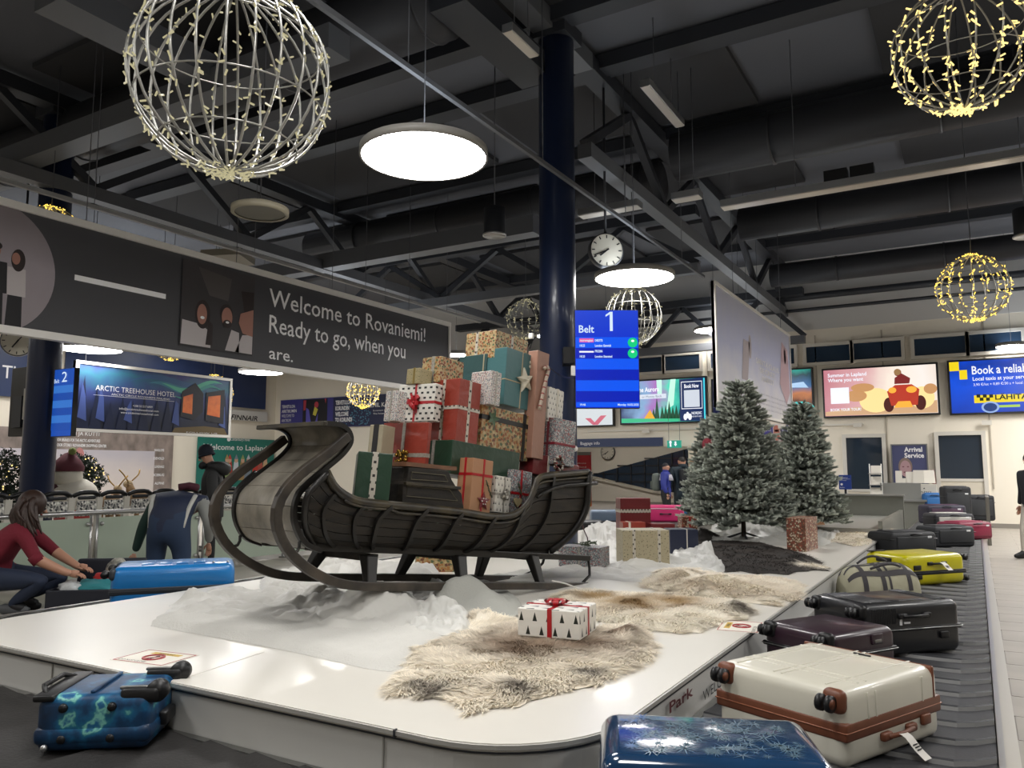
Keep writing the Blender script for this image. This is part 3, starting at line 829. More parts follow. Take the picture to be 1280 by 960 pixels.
# square photograph: two people facing a third
x0, z1 = b.l(228, 323); x1, _ = b.l(318, 345); z0 = b.l(318, 446)[1]
b.rect('photograph', x0, z0, x1, z1, mat_grad('banner_cabin', [(0, '2c2a2b'), (.6, '343032'), (1, '4a4648')], 'Z', 0, b.H, 0, .3, 2))
w, h = x1 - x0, z1 - z0
def q(u, v): return (x0 + u * w, z0 + v * h)
b.pics('printed_window', [[q(.2, .95), q(.66, .9), q(.62, .62), q(.36, .64)]], mat('print_grey', '55504e', .6))
b.pics('printed_shirt', [[q(.01, .02), q(.4, .02), q(.4, .2), q(.26, .28), q(.02, .3)], [q(.6, .02), q(.8, .02), q(.79, .26), q(.68, .28)], [q(.74, .02), q(.99, .02), q(.99, .26), q(.84, .24)]], SHW)
b.pics('printed_hair', [disc(*q(.28, .4), .1 * w, .17 * h), disc(*q(.6, .46), .09 * w, .12 * h), [q(.8, .78), q(.99, .8), q(.99, .5), q(.86, .5)], [q(.33, .05), q(.42, .05), q(.42, .3), q(.36, .34)]], HAIR)
b.pics('printed_face', [disc(*q(.27, .4), .065 * w, .12 * h), disc(*q(.61, .42), .075 * w, .12 * h), [q(.8, .5), q(.99, .58), q(.99, .24), q(.84, .26), q(.78, .38)]], SKN)
b.pics('printed_beard', [disc(*q(.615, .34), .06 * w, .05 * h)], HAIR)
b.pics('printed_smile', [disc(*q(.275, .36), .028 * w, .018 * h), disc(*q(.615, .36), .025 * w, .014 * h)], W3)
cables(b.e, [(b.W * t, 0) for t in (.15, .4, .62, .85)], b.H)

# treehouse hotel billboard
b = Board('hotel_billboard', 'framed night blue billboard advertising a tree house hotel hanging at the left', 'billboard', (-15, 0, 0), R(90), (90, 450, 538.5, 286.5, 472.5, 547.5), .1)
b.body('panel', mat_grad('hotel_sky', [(0, '10131f'), (.35, '1c2748'), (.6, '34427e'), (.8, '2f6a80'), (1, '3d3f80')], 'Z', 0, b.H, 0, .55, 1.4))
W, H = b.W, b.H
b.frame(M_frw, .06)
def q(u, v): return (u * W, v * H)
for k, (u0, v0, v1, hh, c_) in enumerate(((.3, .78, .92, .05, '3a5f8c'), (.42, .72, .84, .06, '3f7d94'), (.5, .74, .86, .045, '5fb59c'), (.58, .62, .82, .03, '4a9a94'))):
    up_ = [q(u0 + (.93 - u0) * i / 14, v0 + (v1 - v0) * i / 14 + .07 * math.sin(i * .5 + k) + hh * math.sin(PI * i / 14)) for i in range(15)]; dn_ = [q(u0 + (.93 - u0) * i / 14, v0 + (v1 - v0) * i / 14 + .07 * math.sin(i * .5 + k) - hh * math.sin(PI * i / 14)) for i in range(15)]
    b.pic('printed_aurora', up_ + dn_[-2:0:-1], mat('aurora_print_%d' % k, c_, .6))
rnd = random.Random(3)
b.pics('printed_firs', [[q(u - .035, .05), q(u + .035, .05), q(u + .012, .05 + hh * .6), q(u, .05 + hh)] for u, hh in ((.05, .75), (.12, .6), (.2, .4), (.27, .5), (.33, .45), (.4, .55), (.48, .5), (.55, .55), (.62, .45), (.95, .7))], mat('print_fir', '141f3f', .6))
b.pics('printed_snowy_firs', [[q(u - .02, .2), q(u + .03, .15), q(u + .02, .5), q(u, .2 + hh)] for u, hh in ((.04, .5), (.14, .45), (.6, .35), (.93, .4), (.3, .2))], mat('print_fir_snow', '45599a', .6))
b.pics('printed_cabin', [[q(.635, .3), q(.73, .26), q(.73, .86), q(.64, .7)], [q(.73, .26), q(.79, .4), q(.79, .7), q(.73, .86)], [q(.81, .26), q(.945, .22), q(.945, .8), q(.81, .72)]], mat('print_cabin', '26262f', .6))
b.pics('printed_cabin_window', [[q(.648, .37), q(.715, .35), q(.715, .68), q(.65, .62)], [q(.82, .36), q(.915, .33), q(.915, .7), q(.825, .66)]], mat_grad('cabin_fire', [(0, 'd9542a'), (.5, 'f0803a'), (1, 'b8482a')], 'Z', 0, H, 0, .8, 6))
b.pics('printed_ground', [[q(.58, .03), q(.98, .03), q(.95, .15), q(.8, .17), q(.6, .12)]], mat('print_ground', '6a5836', .6))
b.text('ARCTIC TREEHOUSE HOTEL', .11 * W, .6 * H, .595 * W, .075 * H, M_txtw)
b.text('ARCTIC CIRCLE ROVANIEMI FINLAND', .2 * W, .545 * H, .56 * W, .028 * H, M_txtw)
b.rect('line', .1 * W, .528 * H, .59 * W, .533 * H, M_txtw)
for i, (s, u0, u1) in enumerate((('+358 50 517 6909', .33, .45), ('info@arctictreehousehotel.com', .25, .49), ('www.arctictreehousehotel.com', .26, .49))):
    b.text(s, u0 * W, (.4 - i * .055) * H, u1 * W, .032 * H, M_txtw)
b.text('FOLLOW US', .68 * W, .05 * H, .9 * W, .018 * H, M_txtw)
cables(b.e, [(b.W * .05, 0), (b.W * .84, 0), (b.W * .93, 0)], b.H)

# left wall boards
def wl(name, label, cat, px, th=.06, rz=R(90), P=(LEFT + .14, 0, 0)): return Board(name, label, cat, P, rz, px, th)
b = wl('wall_panel', 'dark navy wall panel reading The behind the number two column', 'panel', (-40, 425, 492, 33, 430, 497))
b.body('panel', M_navy); b.text_px('The', 2, 472, 36, 16, M_txtw, .005)
b = wl('wall_panel', 'dark navy wall panel behind the treehouse billboard', 'panel', (80, 414, 490, 331, 452, 512)); b.body('panel', M_navy)
b = wl('airline_sign', 'white sign strip with black FINNAIR lettering on the left wall', 'sign', (284, 511, 524, 334, 516, 528)); b.body('panel', mat('sign_white', 'cfcdc8', .4))
b.text_px('FINNAIR', 288.5, 524, 322, 6, M_txtk, .02, shear=.3)
b = wl('outdoor_store_board', 'wood grain advert board with a pale snow photo behind the snowman', 'board', (-40, 525, 655, 211, 547, 640))
b.body('panel', mat('board_wood', '8c7f78', .6, noise=.45, ns=3, stretch=(1, 9, .6)))
x0, z1 = b.l(-30, 558); x1, z0 = b.l(190, 636)
b.rect('photograph', x0, z0, x1, b.l(100, 562)[1], mat_grad('snowfield', [(0, 'd9cfc5'), (.5, 'd2c8c4'), (.75, 'b9b4bc'), (1, 'cfc6c2')], 'Z', 0, b.H, 0, .25, 1.0))
b.text_px('KITTI JA KUTTI', 80, 543.5, 124, 5, M_txtw)
b.text_px('OUTDOOR BRANDS FOR THE ARCTIC ADVENTURES', 62, 551, 125, 3.6, M_txtw, .02)
b.text_px('OUTDOOR STORE I ROVANIEMI SHOPPING CENTER', 62, 557.5, 133, 3.6, M_txtw, .02)
for i, s in enumerate(('HAGLOFS', 'DEVOLD', 'LUNDHAGS', 'ICEBUG', 'ALPINE')): b.text_px(s, 193 - (i % 2), 564 + i * 10.4, 205, 3, M_txtw, .02)
b.pics('printed_people', [disc(*b.l(89, 571), .16, .24), disc(*b.l(99, 570), .17, .28), [b.l(95, 576), b.l(105, 576), b.l(107, 584), b.l(94, 584)]], mat('print_pink', 'b77a78', .6))
# welcome to lapland poster
b = wl('lapland_poster', 'green poster reading Welcome to Lapland behind the man in black', 'poster', (245, 547, 612, 341, 549, 614), .04)
b.body('panel', mat('poster_green', '1f7468', .5))
b.text_px('Welcome to Lapland', 254, 561.5, 333, 7, M_txtw, .01)
b.text_px('CanterburyTravel', 288, 550.5, 312, 3.5, M_txtw, .01)
cx, cz = b.l(286, 549); b.pics('emblem', [disc(cx, cz, .09)], M_txtw)
cols = ('b83a35', 'c8ccd4', 'a98a5a', '7d8a98', 'c23a30', 'b0564a', '8aa06a', 'd0b48a')
for i, px in enumerate((287, 295, 303, 310, 319, 325, 283, 331)):
    X, Z = b.l(px, 577)
    b.pics('printed_figure', [[(X - .2, Z - .75), (X + .2, Z - .75), (X + .1, Z), (X - .1, Z)]], mat('print_fig_%d' % i, cols[i], .6))
    b.pics('printed_face', [disc(X, Z + .06, .09, .11)], mat('print_face2', 'd0a58c', .6))
    b.pics('printed_cap', [[(X - .1, Z + .1), (X + .1, Z + .1), (X, Z + .3)]], mat('print_fig_%d' % ((i * 3) % 8), cols[(i * 3) % 8], .6))
# museum boards on the far wall
b = Board('museum_board', 'violet and navy museum welcome board on the far wall left of the gifts', 'board', (0, FAR - .1, 0), 0, (350, 500, 531, 498, 492, 537), .06)
b.body('panel', mat('board_violet', '3a3880', .5))
Wd, H = b.W, b.H
b.rect('navy_half', Wd * .47, .02, Wd - .02, H - .02, mat('board_navy', '1b2247', .5))
b.rect('photograph', Wd * .205, .1, Wd * .42, H * .97, mat('photo_black', '16141c', .5))
b.pics('printed_dancers', [[(Wd * (.21 + .0), H * .95), (Wd * .235, H * .95), (Wd * .23, H * .62), (Wd * .212, H * .6)], disc(Wd * .325, H * .78, .12, .13), [(Wd * .395, H * .97), (Wd * .41, H * .97), (Wd * .405, H * .8)]], mat('print_red', 'b03a48', .5))
b.pics('printed_dress', [[(Wd * .235, H * .1), (Wd * .285, H * .1), (Wd * .26, H * .62), (Wd * .235, H * .7)], [(Wd * .31, H * .1), (Wd * .335, H * .1), (Wd * .34, H * .5)]], mat('print_violet', '5b55b0', .5))
b.pics('printed_dress', [[(Wd * .295, H * .45), (Wd * .32, H * .4), (Wd * .34, H * .62), (Wd * .31, H * .72)]], mat('print_yellow', 'c9c04a', .5))
for i, s in enumerate(('TERVETULOA', 'ARKTIKUMIIN', 'WELCOME TO', 'ARKTIKUM')): b.text(s, Wd * .015, H * (.72 - .16 * i), Wd * (.135, .15, .13, .1)[i], H * .1, M_txtw, .02 if i < 2 else 0)
for i, s in enumerate(('TERVETULOA', 'KORUNDIIN', 'WELCOME', 'TO KORUNDI')): b.text(s, Wd * .49, H * (.74 - .19 * i), Wd * (.62, .605, .6, .63)[i], H * .13, M_txtw, .04)
b.text('EEMIL KARILA', Wd * .76, H * .6, Wd * .99, H * .13, M_txtw, .02)
for i, s in enumerate(('Rovaniemi Art Museum', 'The house of culture')): b.text(s, Wd * .8, H * (.46 - .1 * i), Wd * .98, H * .05, M_txtw)
b.pics('printed_sparks', [disc(Wd * rnd.uniform(.58, .78), H * rnd.uniform(.05, .8), .03, n=5) for _ in range(120)], mat('print_teal', '4a7f9a', .5))

# pale santa banner seen obliquely above the fir trees
b = Board('santa_banner', 'pale blue grey framed winter banner hanging obliquely above the fir trees', 'banner', (-3.4, 0, 0), R(90), (896.5, 359, 512, 988.5, 416, 529), .05)
b.body('cloth', mat_grad('santa_cloth', [(0, 'e0dede'), (.3, 'd0d0dc'), (.6, 'b4b8d8'), (1, 'c0c2d4')], 'Z', 0, b.H, 0, .5, 2.2))
b.frame(M_frw, .05)
W, H = b.W, b.H
def q(u, v): return (u * W, v * H)
b.pics('printed_rider', [disc(*q(.38, .62), .1, .22), [q(.3, .66), q(.38, .66), q(.34, .3), q(.27, .3)]], mat('print_pale_brown', 'b0a4a8', .6))
b.pics('printed_gown', [[q(.85, .86), q(.95, .8), q(.97, .35), q(.9, .2), q(.8, .4)], disc(*q(.9, .72), .1, .16)], mat('print_pale_red', 'c4a4ac', .6))
M_pt = mat('pale_print', 'ece8e0', .6); M_pt2 = mat('pale_print_grey', 'a4a4b0', .6)
for i, (s, u0, u1) in enumerate((('SANTA CLAUS', .45, .78), ('SECRET', .5, .72), ('FOREST', .53, .7))): b.text(s, u0 * W, (.5 - .075 * i) * H, u1 * W, .05 * H, M_pt)
for i in range(4): b.text(('www', 'visit us', 'elves', 'magic')[i] + ' and meet santa claus in his secret forest', .38 * W, (.22 - .045 * i) * H, .92 * W, .022 * H, M_pt2)
cables(b.e, [(W * .2, 0), (W * .85, 0)], H)

# screens on the far wall
def screen(label, px, m):
    b = Board('wall_screen', label, 'screen', (0, FAR - .16, 0), 0, px, .12)
    b.body('casing', M_blackp, .01)
    b.rect('display', .05, .05, b.W - .05, b.H - .05, m)
    MB().box((b.W * .3, .02, -.22), (.22, .06, .12)).build('socket_box', mat('socket_white', 'cfcac0', .5), b.e)
    return b
def em(n, c, s=1.0): return mat_emit('screen_' + n, c, s)
EW = em('white', 'f4f6ff', 1.05)
b = screen('lit screen with an orange quad bike advert on the far wall', (1029.5, 461, 523, 1175, 452.5, 518), mat_grad('scr_quad', [(0, 'c8808c'), (.3, 'e2aeb0'), (.5, 'fff0e0'), (.75, 'fff6ee'), (1, 'f2dcc8')], 'X', 0, 3.4, 1.0, .25, 1.2))
W, H = b.W, b.H
b.pics('shown_hills', [[(.06, .06), (W - .06, .06), (W - .06, H * .28), (W * .6, H * .16), (W * .3, H * .2), (.06, H * .12)]], em('sand', 'e0b48a', .9))
b.pics('shown_glow', [disc(W * .47, H * .32, .42, .34), disc(W * .86, H * .34, .3, .3)], em('glow', 'ffe09a', 1.1))
b.pics('shown_scrub', [disc(W * .36, H * .58, .3, .12), disc(W * .3, H * .42, .28, .16), disc(W * .93, H * .5, .16, .14)], em('scrub', 'd8a06a', .9))
b.pics('shown_wheels', [disc(W * .58, H * .22, .13, .2), disc(W * .845, H * .24, .13, .2)], em('tyre', '55221e', .8))
b.pics('shown_quad', [[(W * .6, H * .2), (W * .82, H * .2), (W * .84, H * .5), (W * .78, H * .6), (W * .64, H * .6), (W * .57, H * .48)]], em('quad', 'c8402c', .9))
b.pics('shown_lamps', [disc(W * .615, H * .5, .1, .08), disc(W * .775, H * .5, .13, .09), [(W * .66, H * .28), (W * .76, H * .28), (W * .78, H * .16), (W * .62, H * .16)]], em('lamp', 'ffb040', 1.1))
b.pics('shown_rider', [[(W * .635, H * .62), (W * .76, H * .62), (W * .77, H * .72), (W * .7, H * .82), (W * .64, H * .74)], disc(W * .668, H * .84, .09, .1)], em('rider', '8c2f2f', .8))
b.pics('shown_helmet', [disc(W * .665, H * .85, .085, .09)], em('helmet', 'b0885a', .8))
b.text('Summer in Lapland', .16, H * .82, W * .4, H * .07, EW, .02); b.text('Where you want', .16, H * .72, W * .37, H * .07, EW, .02)
b.text('BOOK YOUR TOUR!', .2, H * .13, W * .34, H * .055, EW, .02)
b.rect('shown_code_field', W * .075, H * .28, W * .24, H * .6, EW)
b = screen('blue taxi advert screen cut by the right edge of the photo', (1187.5, 450.5, 519.5, 1345, 441, 514), mat_grad('scr_taxi', [(0, '0b3fb8'), (.5, '0a52e0'), (.8, '0a3aa8'), (1, '0c48d0')], 'Z', 0, 1.6, 1.0, .6, 1.6))
W, H = b.W, b.H
YE_ = em('yellow', 'f6d91e', 1.0)
b.rect('shown_square', .05, H * .8, W * .1, H * .965, YE_); b.rect('shown_square', W * .1, H * .64, W * .165, H * .81, YE_)
x0, z0 = b.l(1215, 468); b.text_px('Book a reliable taxi', 1215, 468, 1318, 10, EW, .015)
b.text_px('Local taxis at your service', 1216, 476, 1290, 4.5, EW, .015); b.text_px('3,90 €/lot + 0,89 €/30 s + local or mobile', 1217, 482.5, 1300, 3.2, EW)
x0, z0 = b.l(1218, 504); x1, z1 = b.l(1335, 492); b.rect('shown_plate', x0, z0, x1, z1 + .05, YE_)
b.text_px('LÄHITAKSI', 1244, 499.5, 1302, 6, em('dark', '1a2408', .5), .03)
b.pics('shown_checks', [disc(*b.l(1223 + 4 * i, 495 + (i % 2) * 4), .06, n=4, a0=PI / 4, a1=PI * 2.25) for i in range(5)], em('dark', '1a2408', .5))
x0, z0 = b.l(1246, 509.5); x1, z1 = b.l(1275, 505.5); b.rect('shown_strip', x0, z0, x1, z1, em('lime', 'b8e05a', .9))
cx, cz = b.l(1238, 509); b.pics('shown_wheel', [disc(cx, cz, .2, .15)], em('rim', 'a8c8ff', .8)); b.pics('shown_hub', [disc(cx, cz, .15, .11)], em('hub', '20448c', .8))
b = screen('screen showing lit cabins under green northern lights beside the santa banner', (960, 460, 524, 1018, 461, 523), mat_grad('scr_cabin', [(0, '1e7f88'), (.3, '6a3c28'), (.45, 'c0784a'), (.62, '3c6a9c'), (.8, '18404a'), (1, '20d0b8')], 'Z', 0, 1.6, 1.0, .25, 3))
b.pics('shown_pool', [disc(b.W * .7, b.H * .2, .4, .2)], em('pool', '40d8d0', .9))
b.pics('shown_roof', [[(b.W * .5, b.H * .62), (b.W * .9, b.H * .6), (b.W * .8, b.H * .72), (b.W * .55, b.H * .7)]], em('snow', 'b8dcff', .9))
b = screen('aurora tour screen with Book Now lettering right of the blue belt display', (775, 476, 531.5, 884, 470, 527.5), mat_grad('scr_aurora', [(0, '1a2a60'), (.25, '8ab0d8'), (.45, 'b070c0'), (.6, '50e0c0'), (.75, '30b0a0'), (1, '24407a')], 'X', 0, 2.75, 1.0, .5, 1.6))
W, H = b.W, b.H
b.pics('shown_ray', [[(W * .55, H * .3), (W * .63, H * .4), (W * .66, H * .97), (W * .6, H * .97)], [(W * .45, H * .6), (W * .5, H * .6), (W * .5, H * .97), (W * .44, H * .97)]], em('ray', 'c8ffe8', 1.0))
b.pics('shown_firs', [[(W * u - .09, H * .08), (W * u + .09, H * .08), (W * u, H * (.2 + hh))] for u, hh in ((.4, .15), (.44, .4), (.5, .2), (.54, .22), (.58, .3), (.62, .18), (.66, .2), (.7, .12))], em('firs', '1c5a3c', .7))
b.pics('shown_tent', [[(W * .28, H * .1), (W * .42, H * .1), (W * .36, H * .32)]], em('tent', 'f0b030', 1.0))
b.pics('shown_grass', [[(.06, .06), (W * .7, .06), (W * .7, H * .1), (.06, H * .14)]], em('grass', '3cc890', .9))
b.rect('shown_side_panel', W * .7, .06, W * .965, H - .06, em('navy', '1c3266', .8)); b.rect('shown_side_line', W * .965, .06, W * .98, H - .06, em('cyan', '50e0f0', 1.0))
for (u0, v0, u1, v1) in ((.72, .3, .725, .9), (.945, .3, .95, .9), (.72, .3, .95, .315), (.72, .885, .95, .9)): b.rect('shown_frame_line', W * u0, H * v0, W * u1, H * v1, EW, off=.02)
b.text('Book Now', W * .755, H * .76, W * .915, H * .08, EW, .03)
b.rect('shown_code_field', W * .75, H * .34, W * .92, H * .71, em('codewhite', 'dfe6f2', .9))
b.text('NORDIC', W * .83, H * .18, W * .94, H * .055, EW, .02); b.text('ADVENTURES', W * .83, H * .12, W * .94, H * .03, EW)
b.pics('emblem', [disc(W * .76, H * .13, .06, .1), disc(W * .785, H * .17, .05, .1), disc(W * .81, H * .13, .06, .1)], EW)
b.text('The Aurora', W * .2, H * .72, W * .47, H * .1, EW, .03); b.rect('shown_label', W * .1, H * .56, W * .55, H * .66, em('labelwhite', 'e8f0ff', .9))
b.text('or Money Back', W * .27, H * .585, W * .5, H * .05, em('labelgrey', '8090b0', .6))
b = screen('white advert screen mostly hidden behind the blue belt display', (680, 482, 535.5, 767, 478, 532.5), em('pale', 'dfe6ea', .9))
b.pics('shown_ribbon', [[(b.W * .7, .06), (b.W * .78, .06), (b.W * .9, b.H * .25), (b.W * .82, b.H * .25)], [(b.W * .6, b.H * .2), (b.W * .68, b.H * .2), (b.W * .76, .08), (b.W * .7, .08)]], em('ribbon', 'd86a80', .9))
b = screen('dark navy screen edge just left of the santa banner', (890, 474, 530, 902, 473, 529), em('navy2', '16204a', .6))

# belt display one on the big column
rz1 = YAW
P1 = at_d(760, 448, 9.55)
b = Board('belt_display', 'tall bright blue arrivals display reading Belt 1 on the dark column', 'screen', P1, rz1, (719, 387.5, 511, 799, 387, 510), .09)
b.body('casing', M_blackp, .006)
W, H = b.W, b.H
b.rect('display', .008, .008, W - .008, H - .008, mat_grad('belt_blue', [(0, '0630d8'), (.7, '0a34d8'), (.85, '1640d8'), (1, '2448dc')], 'Z', 0, H, .9))
EB1, EB2 = em('belt_light', '0a5cff', .9), em('belt_dark', '0424c0', .9)
ys = (421.5, 435, 448.5, 462, 475.5, 489)
for i in range(6):
    z1 = b.l(760, ys[i])[1]; z0 = b.l(760, ys[i] + 13.5)[1]
    b.rect('row', .012, z0, W - .01, z1, EB1 if i % 2 == 0 else EB2)
z1 = b.l(760, 503)[1]; z0 = b.l(760, 509)[1]
z1 = b.l(760, 502.5)[1] + .0
ET = em('text', 'd8ecff', 1.0)
b.rect('row', .012, b.l(760, 508.8)[1], W - .01, b.l(760, 502.7)[1], EB1)
b.text_px('Belt', 723.5, 416, 742.5, 9, ET, .015); 
x0, z0 = b.l(757, 414); x1, z1 = b.l(765.5, 390)
b.pics('numeral', [[(x0 + (x1 - x0) * .58, z0), (x1, z0), (x1, z1), (x0 + (x1 - x0) * .62, z1), (x0 + (x1 - x0) * .58, z1 - (z1 - z0) * .12)], [(x0, z0 + (z1 - z0) * .74), (x0, z0 + (z1 - z0) * .84), (x0 + (x1 - x0) * .64, z1), (x0 + (x1 - x0) * .58, z0 + (z1 - z0) * .87)]], ET)
x0, z0 = b.l(724, 428.2); x1, z1 = b.l(742, 423.2); b.rect('airline_field', x0, z0, x1, z1, em('pink', 'e85aa8', 1.0))
b.text_px('norwegian', 725, 427, 741, 2.6, ET, .02); b.text_px('D82773', 743.5, 427.2, 753, 2.8, ET, .03)
b.text_px('18:25', 724.5, 433.6, 731, 2.8, ET, .02); b.text_px('London Gatwick', 743.5, 433.6, 764, 2.8, ET, .03)
x0, z0 = b.l(724, 441); x1, z1 = b.l(742, 439); b.rect('airline_field', x0, z0, x1, z1, EW)
b.text_px('FR2286', 743.5, 440.6, 753, 2.8, ET, .03); b.text_px('18:20', 724.5, 447.2, 731, 2.8, ET, .02); b.text_px('London Stansted', 743.5, 447.2, 765, 2.8, ET, .03)
for py in (428.5, 442): b.pics('status_disc', [disc(*b.l(790.5, py), .06)], em('green', '14d080', 1.0))
b.pics('status_mark', [disc(*b.l(790.5, py), .02, .014) for py in (426.5, 440)], EW)
b.text_px('19:46', 725, 507.3, 732, 2.6, ET, .02); b.text_px('Monday 10.02.2025', 772, 507.3, 798, 2.6, ET, .02)
MB().box((-.06, .32, H * .55), (.14, .46, .2)).build('wall_bracket', M_blackp, b.e)
MB().box((-.02, .02, H * .38), (.05, .05, .12)).build('cable_box', M_white, b.e)
# belt display two on the left column
p = at_d(75, 500, 12.2)
b = Board('belt_display', 'narrow blue arrivals display reading Belt 2 on the left column', 'screen', p, 0, (63.5, 461, 546, 88, 461.5, 545.5), .08)
b.body('casing', M_blackp, .006); W, H = b.W, b.H
b.rect('display', .008, .008, W - .008, H - .008, em('belt_two', '1f5ac8', .7))
for i in range(6): b.rect('row', .01, H * (.64 - .11 * i), W - .01, H * (.75 - .11 * i), em('two_light', '3c86e8', .7) if i % 2 == 0 else em('two_dark', '1a56c0', .7))
b.text('2', W * .42, H * .8, W * .68, H * .15, ET); b.text('Belt', W * .05, H * .79, W * .3, H * .06, ET)
MB().box((-.1, .1, H * .5), (.3, .08, .1)).build('wall_bracket', M_alu, b.e)
p = at_d(22, 500, 12.9)
b = Board('display_back', 'black back of a screen hung left of the blue column', 'screen', p, 0, (9, 458, 545, 36, 461, 546), .1)
b.body('casing', M_blackp, .02)
MB().box((b.W * .5, -.03, b.H * .35), (b.W * .4, .05, b.H * .45)).build('vent_plate', M_steelblk, b.e)
MB().box((b.W * 1.05, -.05, b.H * .45), (.25, .07, .5)).build('wall_bracket', M_alu, b.e)

# signs and things in the corridor behind the portal
b = Board('navy_sign_band', 'navy sign band above the corridor portal', 'sign', (0, FAR - .12, 0), 0, (719, 548, 559, 828, 547.5, 558), .06); b.body('panel', M_navy)
b.text('Baggage info', .2, b.H * .3, .9, b.H * .35, M_txtw)
b = Board('exit_sign', 'green emergency exit sign with white figure and arrow above the portal', 'sign', (0, FAR - .4, 0), 0, (834, 551, 560, 851, 550, 559.5), .08)
b.body('casing', mat_emit('exit_green', '2fb59a', .7))
W, H = b.W, b.H
b.pics('pictogram', [[(W * .62, H * .2), (W * .74, H * .5), (W * .68, H * .5), (W * .68, H * .85), (W * .56, H * .85), (W * .56, H * .5), (W * .5, H * .5)], disc(W * .25, H * .75, .04, .05), [(W * .2, H * .15), (W * .32, H * .15), (W * .3, H * .62), (W * .2, H * .62)]], EW)
cables(b.e, [(W * .1, .04), (W * .9, .04)], H, at_Y(840, 520, FAR).z)
# corridor: slanted stair window
b = Board('stair_window', 'dark slanted window with a grid of bars on the corridor wall', 'window', (0, DEEP - .02, 0), 0, (738, 563, 619, 862, 563, 619), .04)
W, H = b.W, b.H
b.pics('pane', [[b.l(738, 594), b.l(862, 560), b.l(862, 618), b.l(815, 612)]], M_glassn)
def ymid(x): return 594 - (x - 738) * 34 / 124, (594 + (x - 738) * 18 / 77 if x < 815 else 612 + (x - 815) * 6 / 47)
for x in (755, 772, 789, 806, 823, 840, 855):
    y0, y1 = ymid(x); X, z1 = b.l(x, y0); _, z0 = b.l(x, y1)
    MB().box((X, -.04, (z0 + z1) / 2), (.06, .05, z1 - z0)).build('mullion', M_steelblk, b.e)
for (xa, xb, y) in ((742, 862, 592), (770, 862, 602), (772, 862, 582), (806, 862, 573)):
    X0, z = b.l(xa, y); X1, _ = b.l(xb, y)
    MB().box(((X0 + X1) / 2, -.04, z), (X1 - X0, .05, .05)).build('transom', M_steelblk, b.e)
mb = MB(); P = [b.l(734, 596), b.l(815, 614), b.l(862, 620)]
for i in (0, 1): mb.bar((P[i][0], -.06, P[i][1]), (P[i + 1][0], -.06, P[i + 1][1]), .1, .12)
mb.build('stair_edge', mat('stair_white', 'd8d0c0', .5), b.e)
b = Board('red_poster', 'red and orange roll up poster standing left in the corridor', 'poster', (0, DEEP - 6, 0), 0, (716, 565, 633, 739, 565, 633), .04)
b.body('panel', mat('poster_red', 'c82f3c', .5)); W, H = b.W, b.H
b.rect('orange_foot', 0, 0, W, H * .3, mat('poster_orange', 'd89028', .5)); b.rect('grey_head', 0, H * .94, W, H, mat('poster_head', '8a8a88', .5))
for i in range(4): b.text(('Welcome', 'Lapland', 'Safaris', 'Book')[i], W * .1, H * (.78 - .07 * i), W * .75, H * .03, M_txtw)
# small adverts behind the trees on the far wall
for i, (x0, x1, y0, y1, lab) in enumerate(((951, 977, 531, 552, 'small purple and red advert seen between the two fir trees, left one'), (976, 993, 531, 553, 'small purple and red advert just left of the right fir tree'))):
    b = Board('wall_advert', lab, 'poster', (0, FAR - .1, 0), 0, (x0, y0, y1, x1, y0 - 1, y1), .04)
    b.body('panel', mat('advert_white', 'c8c0c0', .5)); b.rect('purple_field', .03, b.H * .25, b.W * .6, b.H * .95, mat('advert_purple', '3a3478', .5)); b.rect('red_field', .03, .03, b.W * .6, b.H * .22, mat('advert_red', 'b83038', .5))
    b.pics('printed_figures', [disc(b.W * .78, b.H * (.25 + .25 * k), .09, .1) for k in range(3)], mat('print_skin2', 'b06a5a', .5))
    b.text('INFO', b.W * .12, b.H * .6, b.W * .5, b.H * .12, M_txtw)
b = Board('wall_advert', 'advert print with a smiling blond figure left of the big fir tree', 'poster', (0, FAR - .1, 0), 0, (862, 557, 612, 884, 556, 612), .03)
b.body('panel', mat('advert_cream', 'd6cab4', .5)); W, H = b.W, b.H
b.pics('printed_coat', [[(W * .05, .02), (W * .75, .02), (W * .7, H * .28), (W * .45, H * .42), (W * .15, H * .3)]], mat('print_tan', 'b8864a', .5))
b.pics('printed_hair', [disc(W * .32, H * .56, .16, .26)], mat('print_blond', 'b88a52', .5)); b.pics('printed_face', [disc(W * .32, H * .53, .12, .18)], mat('print_face3', 'd8a488', .5))
b.pics('printed_features', [disc(W * .32, H * .47, .05, .02), disc(W * .26, H * .55, .02, .02), disc(W * .38, H * .55, .02, .02)], mat('print_mouth', '8a4038', .5))

